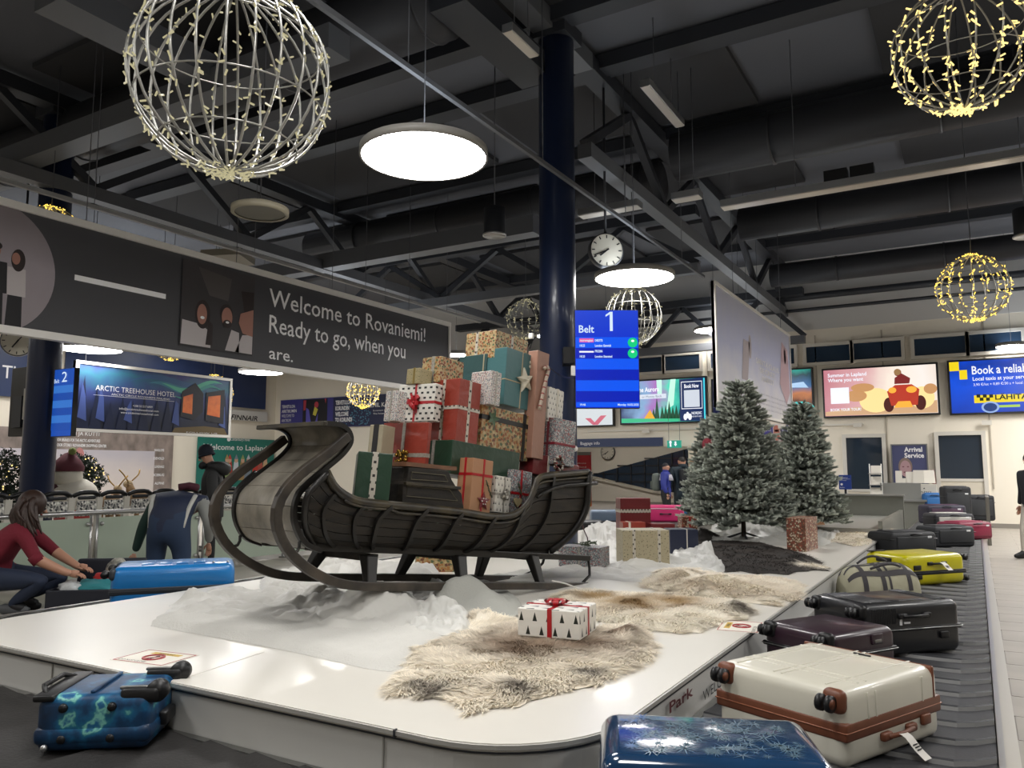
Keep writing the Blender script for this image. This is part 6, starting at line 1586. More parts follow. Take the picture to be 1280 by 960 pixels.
# rope ends of the sled
for pts in (((541, 742, .1), (535, 752, .06), (524, 760, .02)), ((575, 722, .14), (585, 722, .15), (590, 735, .06)), ((690, 726, .12), (708, 730, .08), (728, 738, .02))):
    P = spline([at_z(x, y, PZ + z) for x, y, z in pts], 12); o = MB().tube(P, .006, 6).build('rope', M_white); tag(o, 'thin white cord tied round the sled runner near pixel column %d' % pts[0][0], 'cord')
COL.objects[-1]['label'] = 'thin white cord hanging from the rear end of the sled runner'
COL.objects[-2]['label'] = 'thin white cord tied at the middle sled leg above the fleece'
COL.objects[-3]['label'] = 'thin white cord lying on the left slope of the grey fleece'

def mat_vcol(name, rough=.8, sheen=0.0):
    if name in MATS: return MATS[name]
    m, nt, b = new_mat(name); a = nt.nodes.new('ShaderNodeVertexColor'); a.layer_name = 'Col'
    nt.links.new(a.outputs[0], b.inputs['Base Color']); b.inputs['Roughness'].default_value = rough
    if 'Sheen Weight' in b.inputs: b.inputs['Sheen Weight'].default_value = sheen
    MATS[name] = m; return m
M_fur = mat_vcol('fur_hair', .85)
def raw_mesh(name, V, F, C, m, smooth=True):
    me = bpy.data.meshes.new(name); me.from_pydata(V.tolist() if hasattr(V, 'tolist') else V, [], F.tolist() if hasattr(F, 'tolist') else F)
    at = me.color_attributes.new('Col', 'FLOAT_COLOR', 'POINT'); cc = np.ones((len(V), 4)); cc[:, :3] = C; at.data.foreach_set('color', cc.ravel())
    me.materials.append(m)
    if smooth: me.polygons.foreach_set('use_smooth', [True] * len(me.polygons))
    return me
def pnoise(x, y, s): return np.array([mnoise.noise(Vector((a, b, s))) for a, b in zip(x, y)])
def hide(label, px, hf, colf, n, L=.06, seed=0, centre=None, lean=.8, jag=.12):
    n = int(n * 1.6); L *= .95
    z = PZ + .004
    t = thing('reindeer_hide', label, 'fur')
    pts = [at_z(x, y, z) for x, y in px]; P = spline(pts + [pts[0]], 90)[:-1]
    c = sum(P, Vector()) / len(P) if centre is None else at_z(*centre, z)
    P = [c + (q - c) * (1 + jag * nz(k * .8, seed, 1.5)) for k, q in enumerate(P)]
    def height(q, tt): return z + .018 * min(1, (1 - tt) * 8) + min(1, (1 - tt) * 5) * (hf(q) + .012 * abs(nz(q.x * 4, q.y * 4, seed)))
    vs = []; fs = []; m_ = len(P); rings = 14
    for r in range(rings + 1):
        for k in range(m_):
            q = c.lerp(P[k], r / rings); vs.append((q.x, q.y, height(q, r / rings)))
    for r in range(rings):
        for k in range(m_): l = (k + 1) % m_; fs.append((r * m_ + k, (r + 1) * m_ + k, (r + 1) * m_ + l, r * m_ + l))
    cols = np.array([colf(v[0], v[1], (k // m_) / rings) for k, v in enumerate(vs)])
    link('skin', raw_mesh('skin', np.array(vs), fs, cols * .9, M_fur), t)
    rng = np.random.default_rng(seed)
    # hairs
    A = np.array([[p.x, p.y] for p in P]); C = np.array([c.x, c.y]); B = np.roll(A, -1, 0)
    ar = np.abs((A[:, 0] - C[0]) * (B[:, 1] - C[1]) - (A[:, 1] - C[1]) * (B[:, 0] - C[0])); tri = rng.choice(m_, n, p=ar / ar.sum())
    s = np.sqrt(rng.random(n)); w = rng.random(n)
    edge = A[tri] * (1 - w)[:, None] + B[tri] * w[:, None]; pos = C + (edge - C) * s[:, None]
    zz = np.array([height(Vector((p[0], p[1], 0)), t_) for p, t_ in zip(pos, s)])
    od = edge - C; od /= np.linalg.norm(od, axis=1)[:, None] + 1e-6
    na = pnoise(pos[:, 0] * 6, pos[:, 1] * 6, seed + .3) * 3.8 + rng.normal(0, .35, n)
    dx = od[:, 0] * np.cos(na) - od[:, 1] * np.sin(na); dy = od[:, 0] * np.sin(na) + od[:, 1] * np.cos(na)
    ln = L * rng.uniform(.6, 1.2, n) * (.75 + .4 * s)
    up = rng.uniform(.18, .75, n) * (1.15 - lean * s * .6)
    d = np.stack([dx, dy, up], 1); d /= np.linalg.norm(d, axis=1)[:, None]
    p0 = np.column_stack([pos, zz - .004]); p1 = p0 + d * (ln * .55)[:, None]; d2 = d.copy(); d2[:, 2] -= .45; p2 = p1 + d2 * (ln * .5)[:, None]; p2[:, 2] = np.maximum(p2[:, 2], PZ + .003)
    sd = np.column_stack([-dy, dx, np.zeros(n)]); wd = (.0013 + L * .013) * rng.uniform(.7, 1.3, n)[:, None]
    V = np.stack([p0 - sd * wd, p0 + sd * wd, p1 + sd * wd * .8, p1 - sd * wd * .8, p2], 1).reshape(-1, 3)
    b = np.arange(n)[:, None] * 5
    F = [tuple(x) for x in (b + [0, 1, 2, 3]).tolist()] + [tuple(x) for x in (b + [3, 2, 4]).tolist()]
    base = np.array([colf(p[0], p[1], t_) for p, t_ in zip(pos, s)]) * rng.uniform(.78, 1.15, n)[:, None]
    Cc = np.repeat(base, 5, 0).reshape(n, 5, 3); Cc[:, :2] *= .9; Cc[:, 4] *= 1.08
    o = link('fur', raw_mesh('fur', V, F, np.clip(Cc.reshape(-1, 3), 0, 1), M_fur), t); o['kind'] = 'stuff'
    return t
def mixc(a, b, k): k = max(0, min(1, k)); return tuple(x * (1 - k) + y * k for x, y in zip(a, b))
CREAM, TAN, BRN, DBR, WHT, GRB = hexc('efe5d2'), hexc('c0aa8e'), hexc('8c7763'), hexc('1b1511'), hexc('f6eedd'), hexc('6d6358')
def spots(*L):
    Q = [(at_z(x, y, PZ), s) for x, y, s in L]
    return lambda x, y: max([math.exp(-((x - p.x) ** 2 + (y - p.y) ** 2) / (s * s)) for p, s in Q])
sp1 = spots((690, 800, .3), (650, 812, .3), (730, 812, .25), (770, 800, .12)); sp1b = spots((545, 868, .07), (655, 868, .07), (525, 862, .05), (735, 845, .06))
hide('cream reindeer hide with a brown middle at the island front under the fir print gift', [(481, 864), (492, 848), (520, 828), (508, 812), (560, 800), (583, 776), (612, 768), (650, 778), (710, 792), (760, 795), (785, 780), (806, 790), (817, 814), (796, 832), (782, 846), (752, 858), (700, 868), (672, 874), (640, 884), (600, 887), (560, 880), (522, 872)],
     peaks((795, 800, .07, .14), (600, 778, .06, .12), (560, 860, .02, .2), (640, 868, .02, .15)), lambda x, y, t: mixc(mixc(CREAM, BRN, 1.15 * sp1(x, y) + .25 * nz(x * 5, y * 5)), GRB, 1.1 * sp1b(x, y)), 26000, .07, 3)
sp2 = spots((790, 757, .3), (840, 755, .25), (745, 750, .2)); sp2b = spots((926, 766, .1), (835, 748, .05))
hide('golden tan reindeer hide spread right of the fir print gift', [(692, 748), (720, 738), (770, 742), (830, 744), (880, 752), (922, 752), (940, 764), (934, 774), (905, 778), (888, 785), (866, 791), (822, 790), (792, 786), (752, 776), (728, 760)],
     peaks((920, 765, .06, .12), (710, 747, .03, .15)), lambda x, y, t: mixc(mixc(WHT, hexc('a98c62'), 1.1 * sp2(x, y) + .3 * nz(x * 6, y * 6)), GRB, 1.1 * sp2b(x, y)), 17000, .065, 4)
hide('thick creamy white hide lying behind the golden tan one', [(803, 728), (822, 716), (862, 712), (902, 720), (950, 722), (996, 728), (1001, 744), (986, 752), (955, 756), (925, 752), (880, 750), (845, 745), (815, 738)],
     peaks((900, 735, .07, .25), (850, 722, .05, .2), (945, 745, .04, .15), (880, 740, .06, .2)), lambda x, y, t: mixc(WHT, TAN, .25 + .4 * nz(x * 4, y * 4)), 15000, .075, 5)
sp4 = spots((1010, 708, .14), (1026, 710, .14))
hide('dark brown hide with a cream end and raised corner before the fir trees', [(846, 690), (856, 678), (868, 668), (886, 664), (892, 676), (935, 674), (962, 682), (985, 688), (1005, 692), (1024, 702), (1034, 712), (1012, 716), (965, 716), (905, 716), (880, 708), (862, 700)],
     peaks((878, 674, .14, .2), (1005, 700, .05, .2), (950, 690, .04, .3)), lambda x, y, t: mixc(mixc(DBR, hexc('2c2119'), .5 + nz(x * 4, y * 4)), CREAM, 1.6 * sp4(x, y) - .2), 13000, .06, 6)
sp5 = spots((1048, 668, .35), (1090, 664, .3))
hide('tan hide lying on the island near the steel tray', [(1026, 664), (1050, 651), (1070, 652), (1088, 656), (1112, 660), (1114, 666), (1098, 668), (1086, 680), (1060, 682), (1034, 676)],
     peaks((1055, 657, .08, .3), (1075, 672, .05, .3)), lambda x, y, t: mixc(CREAM, hexc('94714c'), 1.0 * sp5(x, y) + .5 * nz(x * 3, y * 3)), 7000, .075, 7)
hide('small dull brown hide behind the row of gifts left of the big fir tree', [(808, 672), (815, 662), (850, 658), (862, 664), (848, 672), (822, 676)], peaks((835, 665, .06, .3)), lambda x, y, t: mixc(hexc('5d4a3e'), TAN, .4 * nz(x * 4, y * 4) + .2), 3500, .07, 8)

# ------------------------------------------------------------------ frosted fir trees
M_needle = mat_vcol('fir_needles', .7)
rng0 = np.random.default_rng(5)
def sprig_template(n=46):
    V = []; F = []; C = []
    for i in range(n):
        f = (i + .5) / n; a = i * 2.399; ca, sa = math.cos(a), math.sin(a)
        x = f * .86; L = .36 * (1 - .3 * f); d = np.array([.75 + .6 * f, ca, sa]); d /= np.linalg.norm(d)
        s = np.cross(d, [1, 0, 0]); s /= np.linalg.norm(s) + 1e-9; b = np.array([x, 0, 0]); w = .07
        V += [b - s * w, b + s * w, b + d * L * .6 + s * w * .9, b + d * L * .6 - s * w * .9, b + d * L]
        k = 5 * i; F += [(k, k + 1, k + 2, k + 3), (k + 3, k + 2, k + 4)]
        C += [.35 + .2 * f, .35 + .2 * f, .6 + .3 * f, .6 + .3 * f, 1.0]
    return np.array(V), F, np.array(C)
TV, TF, TC = sprig_template()
def fir(label, base, H, Rm, seed, stand=True, dens=1.0):
    rn = np.random.default_rng(seed); t = thing('frosted_fir_tree', label, 'tree', base)
    MB().tube([(0, 0, 0), (0, 0, H * .5), (0, 0, H * .97)], [.035, .022, .006], 8).build('trunk', mat('fir_bark', '3f352c', .8), t)
    if stand:
        for k in range(4):
            a = k * PI / 2 + .4; MB().bar((0, 0, .12), (.32 * math.cos(a), .32 * math.sin(a), .012), .025, .025).build('stand_leg', M_steelblk, t)
    mats_ = []; sc = []; br = MB(); nl = int(23 * dens)
    def add(p, d, s):
        d = d / np.linalg.norm(d); u = np.cross(d, [0, 0, 1.0]); u /= np.linalg.norm(u) + 1e-9; w = np.cross(u, d)
        mats_.append((p, np.stack([d * s, u * s * .8, w * s * .8], 1))); sc.append(rn.random())
    for l in range(nl):
        f = l / (nl - 1); z = H * (.13 + .83 * f); Rz = Rm * (1 - f) ** .92 + .05
        nb = int(7 + 13 * (1 - f)); a0 = rn.random() * 6.28
        for k in range(nb):
            a = a0 + 2 * PI * k / nb + rn.normal(0, .15); Lb = Rz * rn.uniform(.78, 1.08); rise = rn.uniform(-.1, .22) + .5 * f
            d0 = np.array([math.cos(a), math.sin(a), 0]); pts = []
            for q in (0, .35, .7, 1.0):
                pts.append(np.array([0, 0, z]) + d0 * Lb * q + np.array([0, 0, Lb * (rise * q - .22 * q * q * (1 - f) + .16 * q ** 3)]))
            br.tube([Vector(p) for p in pts], [.007, .006, .005, .003], 4)
            ns = max(2, int(Lb / .042)); side = np.cross(d0, [0, 0, 1.0])
            for j in range(ns):
                q = .22 + .78 * j / max(1, ns - 1); i = min(2, int(q / .35)); u = (q - (0, .35, .7)[i]) / (.35, .35, .3)[i]; p = pts[i] * (1 - u) + pts[i + 1] * u
                s = rn.uniform(.11, .16) * (.8 + .35 * q)
                if j == ns - 1: add(p, d0 + np.array([0, 0, .2]), s * 1.1)
                sg = 1 if j % 2 else -1
                add(p, d0 * .8 + side * sg * rn.uniform(.6, 1.1) + np.array([0, 0, rn.uniform(-.1, .5)]), s)
                if rn.random() < .75: add(p, d0 * .9 + side * rn.normal(0, .4) + np.array([0, 0, rn.uniform(.3, .9)]), s * .85)
    add(np.array([0, 0, H * .95]), np.array([0, 0, 1.0]), .16)
    for k in range(4): add(np.array([0, 0, H * .93]), np.array([math.cos(k * 1.6), math.sin(k * 1.6), 1.1]), .13)
    n = len(mats_); P = np.array([m[0] for m in mats_]); A = np.array([m[1] for m in mats_]); sc = np.array(sc)
    V = (np.einsum('nij,vj->nvi', A, TV) + P[:, None, :]).reshape(-1, 3); nv = len(TV)
    F = []
    for i in range(n): b = i * nv; F += [tuple(b + x for x in f) for f in TF]
    dark = np.array(hexc('3d4a40')); frost = np.array(hexc('dfe4da')); k = np.clip(TC[None, :] * (.45 + .75 * sc[:, None]), 0, 1) ** 1.25
    C = (dark[None, None] * (1 - k[..., None]) + frost[None, None] * k[..., None]).reshape(-1, 3)
    o = link('foliage', raw_mesh('foliage', V, F, C, M_needle, False), t); o['kind'] = 'stuff'
    br.build('branches', mat('fir_twig', '5a5044', .8), t, kind='stuff')
    return t
p = at_z(930, 676, PZ); H1 = 2.12; T1 = fir('big frosted fir tree on the island, nearest of the three', (p.x, p.y, PZ), at_plane(921, 476, p, p.normalized()).z - PZ, .62, 1)
p = at_z(1008, 668, PZ); T2 = fir('frosted fir tree standing right of the biggest one', (p.x, p.y, PZ), at_plane(1001, 504, p, p.normalized()).z - PZ, .47, 2)
p = at_d(893, 640, 13.6); T3 = fir('frosted fir tree mostly hidden left behind the biggest one', (p.x, p.y, PZ), at_plane(893, 524, p, Vector((p.x, p.y, 0)).normalized()).z - PZ, .46, 3)
# small red knitted ornament on the hidden tree
p = at_d(884, 556, 13.0); o = MB().ball((0, 0, 0), .09, 12, 8, sc=(1, .7, 1.25)).ball((.03, 0, -.16), .06, 10, 6, sc=(1, .7, 1.5)).build('red_knit_mitten', mat('knit_red', '7c2430', .8, noise=.3, ns=30)); o.location = p; tag(o, 'dark red knitted mitten hanging on the left fir tree', 'mitten')

# ------------------------------------------------------------------ light globes
def globe(label, px, py, rpx, r, seed, hoops=12, bulb=M_bulb, nb=520, cable=True, bs=1.0):
    d = FPX * r / rpx; p = at_d(px, py, d); t = thing('light_globe', label, 'hanging light', p, R(seed * 17))
    n = 40
    for k in range(hoops):
        a = PI * k / hoops; rr = r * (1 if k % 2 else .985)
        MB().tube([(rr * math.cos(a) * math.sin(q), rr * math.sin(a) * math.sin(q), rr * math.cos(q)) for q in np.linspace(0, 2 * PI, n, endpoint=False)], r * .015, 5, closed=True).build('hoop', M_wire, t)
    for f in (.35, -.3, -.72):
        MB().tube([(r * .97 * math.sqrt(1 - f * f) * math.cos(q), r * .97 * math.sqrt(1 - f * f) * math.sin(q), r * f) for q in np.linspace(0, 2 * PI, n, endpoint=False)], r * .009, 5, closed=True).build('ring', M_wire, t)
    rn = random.Random(seed); mb = MB(); L = .036 * bs
    for i in range(nb):
        k = rn.randrange(2 * hoops); a = PI * k / hoops; q = math.acos(1 - 2 * ((i + rn.random()) / nb)); 
        if rn.random() < .25: q = rn.choice((rn.uniform(0, .25), PI - rn.uniform(0, .3)))
        c = Vector((math.cos(a) * math.sin(q), math.sin(a) * math.sin(q), math.cos(q))); v = Vector((rn.gauss(0, 1), rn.gauss(0, 1), rn.gauss(0, 1))); v = (v - c * v.dot(c) * .6 + c * rn.uniform(-.1, .8)).normalized()
        mb.bar(c * r, c * r + v * L, .0085 * bs, .0085 * bs)
    mb.build('fairy_lights', bulb, t, kind='stuff')
    if cable: MB().tube([(0, 0, r), (.01, 0, r + .3), (0, 0, r + .8), (0, 0, HZ - p.z)], .006, 5).build('cable', M_cable, t)
    return t
M_bulb_cool = mat_emit('pale_bulb', 'e0d6a8', .62)
globe('largest silver light globe hanging at the upper left', 290, 99, 120, .6, 1, 12, M_bulb_cool, 640)
globe('warm yellow light globe at the upper right corner', 1201, 60, 79, .42, 2, 8, M_bulb, 420)
globe('yellow light globe hanging above the taxi screen', 1216, 360, 41, .45, 3, 9, M_bulb_hot, 420, bs=1.0)
globe('pale light globe behind the blue belt display', 792, 395, 35, .45, 4, 9, M_bulb_cool, 300, bs=1.2)
globe('dim light globe half hidden behind the dark blue column', 657, 399, 24, .45, 5, 8, M_bulb_cool, 220, bs=1.2)
globe('yellow light globe before the museum board', 454, 489, 20, .45, 6, 8, M_bulb_hot, 300, bs=1.5)
globe('light globe whose top shows over the dark banner at far left', 62, 296, 38, .45, 7, 8, M_bulb_hot, 300)
globe('light globe whose foot shows under the dark banner above the billboard', 213, 424, 26, .45, 8, 8, M_bulb_hot, 260)
globe('light globe hidden behind the treehouse billboard but for its top', 267, 492, 23, .45, 9, 8, M_bulb_hot, 260)

# ------------------------------------------------------------------ glass barrier and baggage trolleys
BX = -10.35
M_frost = mat('frosted_glass', 'aebcab', .35, alpha=.93, noise=.06, ns=1.2)
ba = thing('glass_barrier', 'barrier of frosted green glass panels with steel posts behind the travellers', 'barrier', (BX, 0, 0))
zr = at_X(115, 641, BX).z
MB().tube([(0, 1.5, zr), (0, 15.5, zr)], .03, 10).build('handrail', M_alu, ba)
ys = [at_X(x, 700, BX).y for x in (115,)][0]
posts = [ys + 1.72 * k for k in range(-2, 6)]
for y in posts:
    for s in (-.045, .045): MB().cyl((0, y + s, 0), (0, y + s, zr), .018, n=10).build('post', M_alu, ba)
    for z in (.2, zr - .15):
        for s in (-1, 1): MB().ball((.02, y + s * .1, z), .03, 8, 5).build('clamp', M_alu, ba)
    MB().cyl((0, y, 0), (0, y, .03), .09, n=12).build('foot_plate', M_alud, ba)
for a, b in zip(posts[:-1], posts[1:]): MB().box((0, (a + b) / 2, zr / 2 - .0), (.014, b - a - .13, zr - .14)).build('glass_panel', M_frost, ba)
M_ad = mat_print('trolley_advert', 'c0beb8', ['5a5a5c', 'e9e7e0', '8d8b88', '35353a'], 26, thr=.9)
def trolley():
    t = thing('baggage_trolley', 'baggage trolley with a black handle parked in the row behind the glass barrier', 'trolley', (0, 0, 0), 0, 'baggage trolleys behind the barrier')
    for s in (-1, 1): MB().bar((0, s * .19, .1), (.06, s * .19, 1.12), .05, .06).build('upright', mat('trolley_white', 'cfcbc2', .4), t)
    MB().tube(spline([(.06, -.19, 1.12), (.1, -.1, 1.17), (.1, .1, 1.17), (.06, .19, 1.12)], 8), .032, 8, flat=1.3).build('handle', M_blackp, t)
    MB().rbox((.09, 0, 1.1), (.05, .26, .05), .02, 2).build('brake_bar', mat('trolley_black', '232529', .5), t)
    MB().box((.09, 0, .95), (.02, .29, .22)).build('advert_plate', M_ad, t)
    mb = MB()
    for z in (.72, .92): mb.tube([(.0, -.18, z), (-.35, -.16, z), (-.35, .16, z), (.0, .18, z)], .009, 5)
    mb.build('basket', M_alu, t)
    mb = MB()
    for s in (-1, 1): mb.bar((.05, s * .19, .14), (-.85, s * .12, .14), .04, .04)
    mb.build('base_frame', M_alud, t)
    for c in ((.05, .19), (.05, -.19), (-.8, 0)): MB().cyl((c[0], c[1] - .02, .07), (c[0], c[1] + .02, .07), .07, n=14).build('wheel', M_blackp, t)
    return t
t0 = None
for k in range(14):
    y = at_X(-14, 625, -11.1).y + k * .42
    if t0 is None: t0 = trolley(); t0.location = (-11.1, y, 0)
    else: copy_tree(t0, None, (-11.1, y, 0), R(random.uniform(-3, 3)))

# ------------------------------------------------------------------ festive corner behind the trolleys
M_snow = mat('plush_white', 'd9d4c8', .85, bump=.2, bs=60); M_scarf = mat('scarf_plum', '4a1f2b', .8)
SX = -14.2
def at_s(x, y): return at_X(x, y, SX)
b = at_s(91, 625); k = at_s(112, 612).y - at_s(70, 612).y
sm = thing('snowman_figure', 'white plush snowman with a plum scarf leaning beside the left column', 'figure', (b.x, b.y, 0))
za, zb = at_s(91, 613).z, at_s(80, 596).z
MB().ball((0, 0, za - .1), .42, 18, 12, sc=(1, 1, .8)).build('body', M_snow, sm)
MB().ball((0, -.12, zb), .25, 16, 10).build('head', M_snow, sm)
MB().tube([(.22 * math.cos(a), -.09 + .22 * math.sin(a), zb - .2 + .04 * math.sin(a * 2)) for a in np.linspace(0, 2 * PI, 18, endpoint=False)], .075, 8, closed=True).build('scarf', M_scarf, sm)
MB().lathe([(.26, zb + .1), (.27, zb + .18), (.2, zb + .3), (.08, zb + .42), (0, zb + .45)], 16).build('hat', mat('hat_plum', '5a2430', .8), sm).location = (0, -.12, 0)
MB().ball((.1, -.12, zb + .46), .07, 8, 6).build('pompom', mat('plush_green', '7f8a4e', .8), sm)
MB().cyl((.0, 0, 0), (.0, 0, za - .35), .25, .3, 16).build('pedestal', mat('pedestal_red', 'a8322e', .6), sm)
def garland(label, px, py, r, n, seed, X=SX):
    c = at_X(px, py, X); rn = random.Random(seed); t = thing('fir_garland', label, 'garland', (c.x, c.y, 0))
    mb = MB(); lb = MB()
    for i in range(n):
        v = Vector((rn.gauss(0, 1) * .5, rn.gauss(0, 1), rn.gauss(0, 1))).normalized() * r * rn.random() ** .4; v.z += c.z
        d = Vector((rn.gauss(0, 1), rn.gauss(0, 1), rn.gauss(0, 1))).normalized(); e = d.orthogonal().normalized()
        for q in range(5):
            a = d * .11 * q / 4; f = (e * math.cos(q * 2.4) + d.cross(e) * math.sin(q * 2.4)) * .05 + d * .03; w = d.cross(f).normalized() * .024
            mb.add([v + a - w, v + a + w, v + a + f], [(0, 1, 2)])
        if i % 9 == 0: lb.ball(v + Vector((.1, 0, 0)), .014, 5, 4)
    mb.build('needles', mat('garland_green', '25332a', .8, noise=.4, ns=14), t, kind='stuff'); lb.build('fairy_lights', M_bulb, t, kind='stuff')
    MB().cyl((0, 0, 0), (0, 0, c.z), .06, n=8).build('stand', M_steelblk, t)
garland('dark green lit fir garland at the far left edge behind the trolleys', 8, 610, .62, 800, 1)
garland('dark green lit fir garland beside the snowman', 96, 601, .5, 640, 2, SX - .5)
def deer(label, px, py, seed, s=1.0):
    c = at_X(px, py, SX + .2); t = thing('reindeer_figure', label, 'figure', (c.x, c.y, 0), R(90 + seed * 40)); z = c.z - .1
    M = mat('deer_fawn', '8a6d4a', .8, noise=.3, ns=12)
    mb = MB(); mb.ball((0, 0, z), .22 * s, 12, 8, sc=(1.5, .8, .8)); mb.build('body', M, t)
    MB().tube([(.24 * s, 0, z + .06), (.34 * s, 0, z + .2 * s), (.38 * s, 0, z + .26 * s)], [.11 * s, .08 * s, .07 * s], 8).build('neck', M, t)
    MB().ball((.44 * s, 0, z + .28 * s), .09 * s, 10, 7, sc=(1.5, .9, .9)).build('head', mat('deer_cream', 'b09a78', .8), t)
    for q in (-1, 1): MB().tube(spline([(.36 * s, q * .04, z + .34 * s), (.32 * s, q * .14 * s, z + .46 * s), (.4 * s, q * .2 * s, z + .56 * s)], 8), .014, 5).build('antler', mat('antler_gold', 'a5823f', .4, .5), t)
    for x in (-.22, .22):
        for y in (-.1, .1): MB().cyl((x * s, y * s, 0), (x * s, y * s, z), .035, .05, 8).build('leg', M, t)
deer('fawn reindeer figure standing behind the trolleys, left of the pair', 138, 622, 1, .9); deer('fawn reindeer figure behind the trolleys, right of the pair with gold antlers', 172, 617, 2, 1.0)
c = at_s(148, 627); o = MB().rbox((0, 0, 0), (.3, 1.4, .08), .02, 2).build('wooden_bench', mat('bench_wood', '9c8a72', .6)); o.location = (c.x - .6, c.y, .45); 
for y in (-.5, .5): MB().box((0, y, -.24), (.28, .06, .42)).build('leg', mat('bench_wood', '9c8a72', .6), o)
tag(o, 'pale wooden bench behind the reindeer figures', 'bench')

# ------------------------------------------------------------------ steel infeed, counter and leaflets
M_st = mat('counter_steel', '8f9088', .4, .6, noise=.08, ns=2)
M_stl = mat('counter_steel_light', 'a9a8a0', .45, .4)
inf = thing('infeed_tray', 'low grey steel infeed tray at the far end of the island', 'conveyor', (0, 0, 0))
MB().box(((XR - 3.9) / 2, 15.2, .30), (-XR - -3.9 - 2 * -XR - .0 if False else 2.62, 3.9, .6)).build('deck', M_stl, inf)
MB().box((XR - .03, 15.2, .36), (.06, 3.9, .72)).build('side_wall', M_st, inf)
MB().box((-2.6, 17.2, .5), (2.7, .08, 1.0)).build('back_wall', M_st, inf)
MB().box((-2.6, 17.15, 1.0), (2.75, .2, .03)).build('top_rim', M_alu, inf)
MB().bar((-3.9, 13.4, .45), (-3.2, 17.2, .45), .06, .9).build('diagonal_wall', M_st, inf)
ct = thing('steel_counter', 'long grey steel counter behind the infeed tray', 'counter', (-3.35, 22.75, 0))
zc = at_Y(1100, 626, 22.3).z
MB().box((0, 0, zc / 2), (4.4, .8, zc)).build('body', M_st, ct); MB().box((0, -.02, zc + .02), (4.5, .9, .05)).build('top', M_alu, ct)
p = at_Y(1127, 624, 22.75); o = MB().box((0, 0, .17), (.78, .4, .34)).build('grey_box', mat('box_grey', '7d7d78', .5)); o.location = (p.x, 22.75, zc + .045); tag(o, 'plain grey box standing on the steel counter under the arrival service poster', 'box'); o.scale = (1.2, 1, 1.2)
p = at_Y(1156.5, 624, 22.75); o = MB().box((0, 0, .16), (.46, .38, .32)).build('white_box', mat('box_white', 'c9c4b8', .5), None, .004); o.location = (p.x, 22.75, zc + .045); tag(o, 'white letter box with small print on the steel counter', 'box'); o.scale = (1.2, 1, 1.2)
vs, fs, a, b = text_mesh('KAPIO'); MB().add([(-.13 + (v[0] - a) * .26 / (b - a), -.194, .14 + v[1] * .05) for v in vs], fs).build('lettering', M_txtk, o)
MB().poly([(-.02, -.194, .22), (.02, -.194, .22), (0, -.194, .25)]).build('emblem', M_txtk, o)
def leaflet(label, px, py, w, h, m, tilt=0, yaw=0, name='leaflet'):
    w *= 1.2; h *= 1.2; p = at_Y(px, py, 22.75); o = MB().box((0, 0, h / 2), (w, .012, h)).build(name, m); o.location = (p.x, 22.75, zc + .455); o.rotation_euler = (R(tilt), 0, R(yaw)); tag(o, label, 'leaflet'); return o
M_pap = mat('paper_white', 'd6d1c6', .6)
leaflet('small white card standing at the left on the grey box', 1124, 608, .13, .26, M_pap, -8); leaflet('short white card on the grey box', 1131, 608, .09, .1, M_pap, -8)
leaflet('white leaflet standing behind the open book', 1138, 608, .16, .24, M_pap, -8)
bk = thing('open_book', 'open visitors book leaning on the counter boxes', 'book', (at_Y(1156, 608, 22.75).x, 22.7, zc + .45), R(6)); bk.scale = (1.2, 1, 1.2)
for s, r_ in ((-1, -14), (1, 16)):
    o = MB().box((s * .11, 0, .14), (.22, .02, .28)).build('page', M_pap, bk); o.rotation_euler = (R(-12), 0, R(r_))
o = MB().box((.2, .02, .14), (.07, .02, .3)).build('cover', mat('book_red', '8a3a3c', .6), bk); o.rotation_euler = (R(-12), 0, R(16))
b = Board('arrival_poster', 'dark blue grey poster leaning on the wall reading Arrival Service', 'poster', (0, 23.75, 0), 0, (1116, 555.5, 612, 1162, 554.5, 612), .04)
b.body('panel', mat('poster_slate', '42466a', .5)); W, H = b.W, b.H; b.frame(M_alud, .03)
b.text('Arrival', W * .37, H * .83, W * .86, H * .1, M_txtw, .03); b.text('Service', W * .37, H * .7, W * .9, H * .1, M_txtw, .03)
b.pics('printed_shoulders', [[(W * .08, .04), (W * .8, .04), (W * .72, H * .26), (W * .5, H * .34), (W * .28, H * .32), (W * .1, H * .2)]], mat('print_slate_dark', '22243a', .5))
b.pics('printed_hair', [disc(W * .38, H * .5, W * .19, H * .2)], mat('print_hair2', '7d6b62', .5)); b.pics('printed_face', [disc(W * .38, H * .46, W * .15, H * .18)], mat('print_face4', 'a8868a', .5))
b.pics('printed_features', [disc(W * .38, H * .38, W * .06, H * .018), disc(W * .32, H * .5, W * .03, H * .012), disc(W * .45, H * .5, W * .03, H * .012)], mat('print_lips', '6d4048', .5))
MB().box((W / 2, .06, -b.O.z / 2), (W * .5, .1, b.O.z)).build('support', M_st, b.e)
st = at_Y(1095, 618, 22.4); ls = thing('leaflet_stand', 'white wire leaflet stand with three shelves before the left door', 'stand', (st.x, 22.45, zc + .045))
for s in (-.14, .14): MB().cyl((s, .1, 0), (s, .1, .9), .012, n=6).build('post', M_white, ls)
for k in range(3):
    z = .05 + k * .3; MB().box((0, .02, z), (.32, .22, .015)).build('shelf', M_alud, ls); o = MB().box((0, .04, z + .14), (.26, .02, .24)).build('leaflet_pile', M_pap, ls); o.rotation_euler = (R(-18), 0, 0)
b = Board('info_sign', 'small blue information sign on a black stand beside the right fir tree', 'sign', (0, 18.5, 0), 0, (1049, 594, 612, 1064.5, 593.5, 611.5), .02)
b.body('panel', mat('sign_blue', '1c3a8c', .5)); W, H = b.W, b.H
for i, s in enumerate(('Baggage', 'information', 'service')): b.text(s, W * .1, H * (.8 - .1 * i), W * (.75, .9, .6)[i], H * .06, M_txtw)
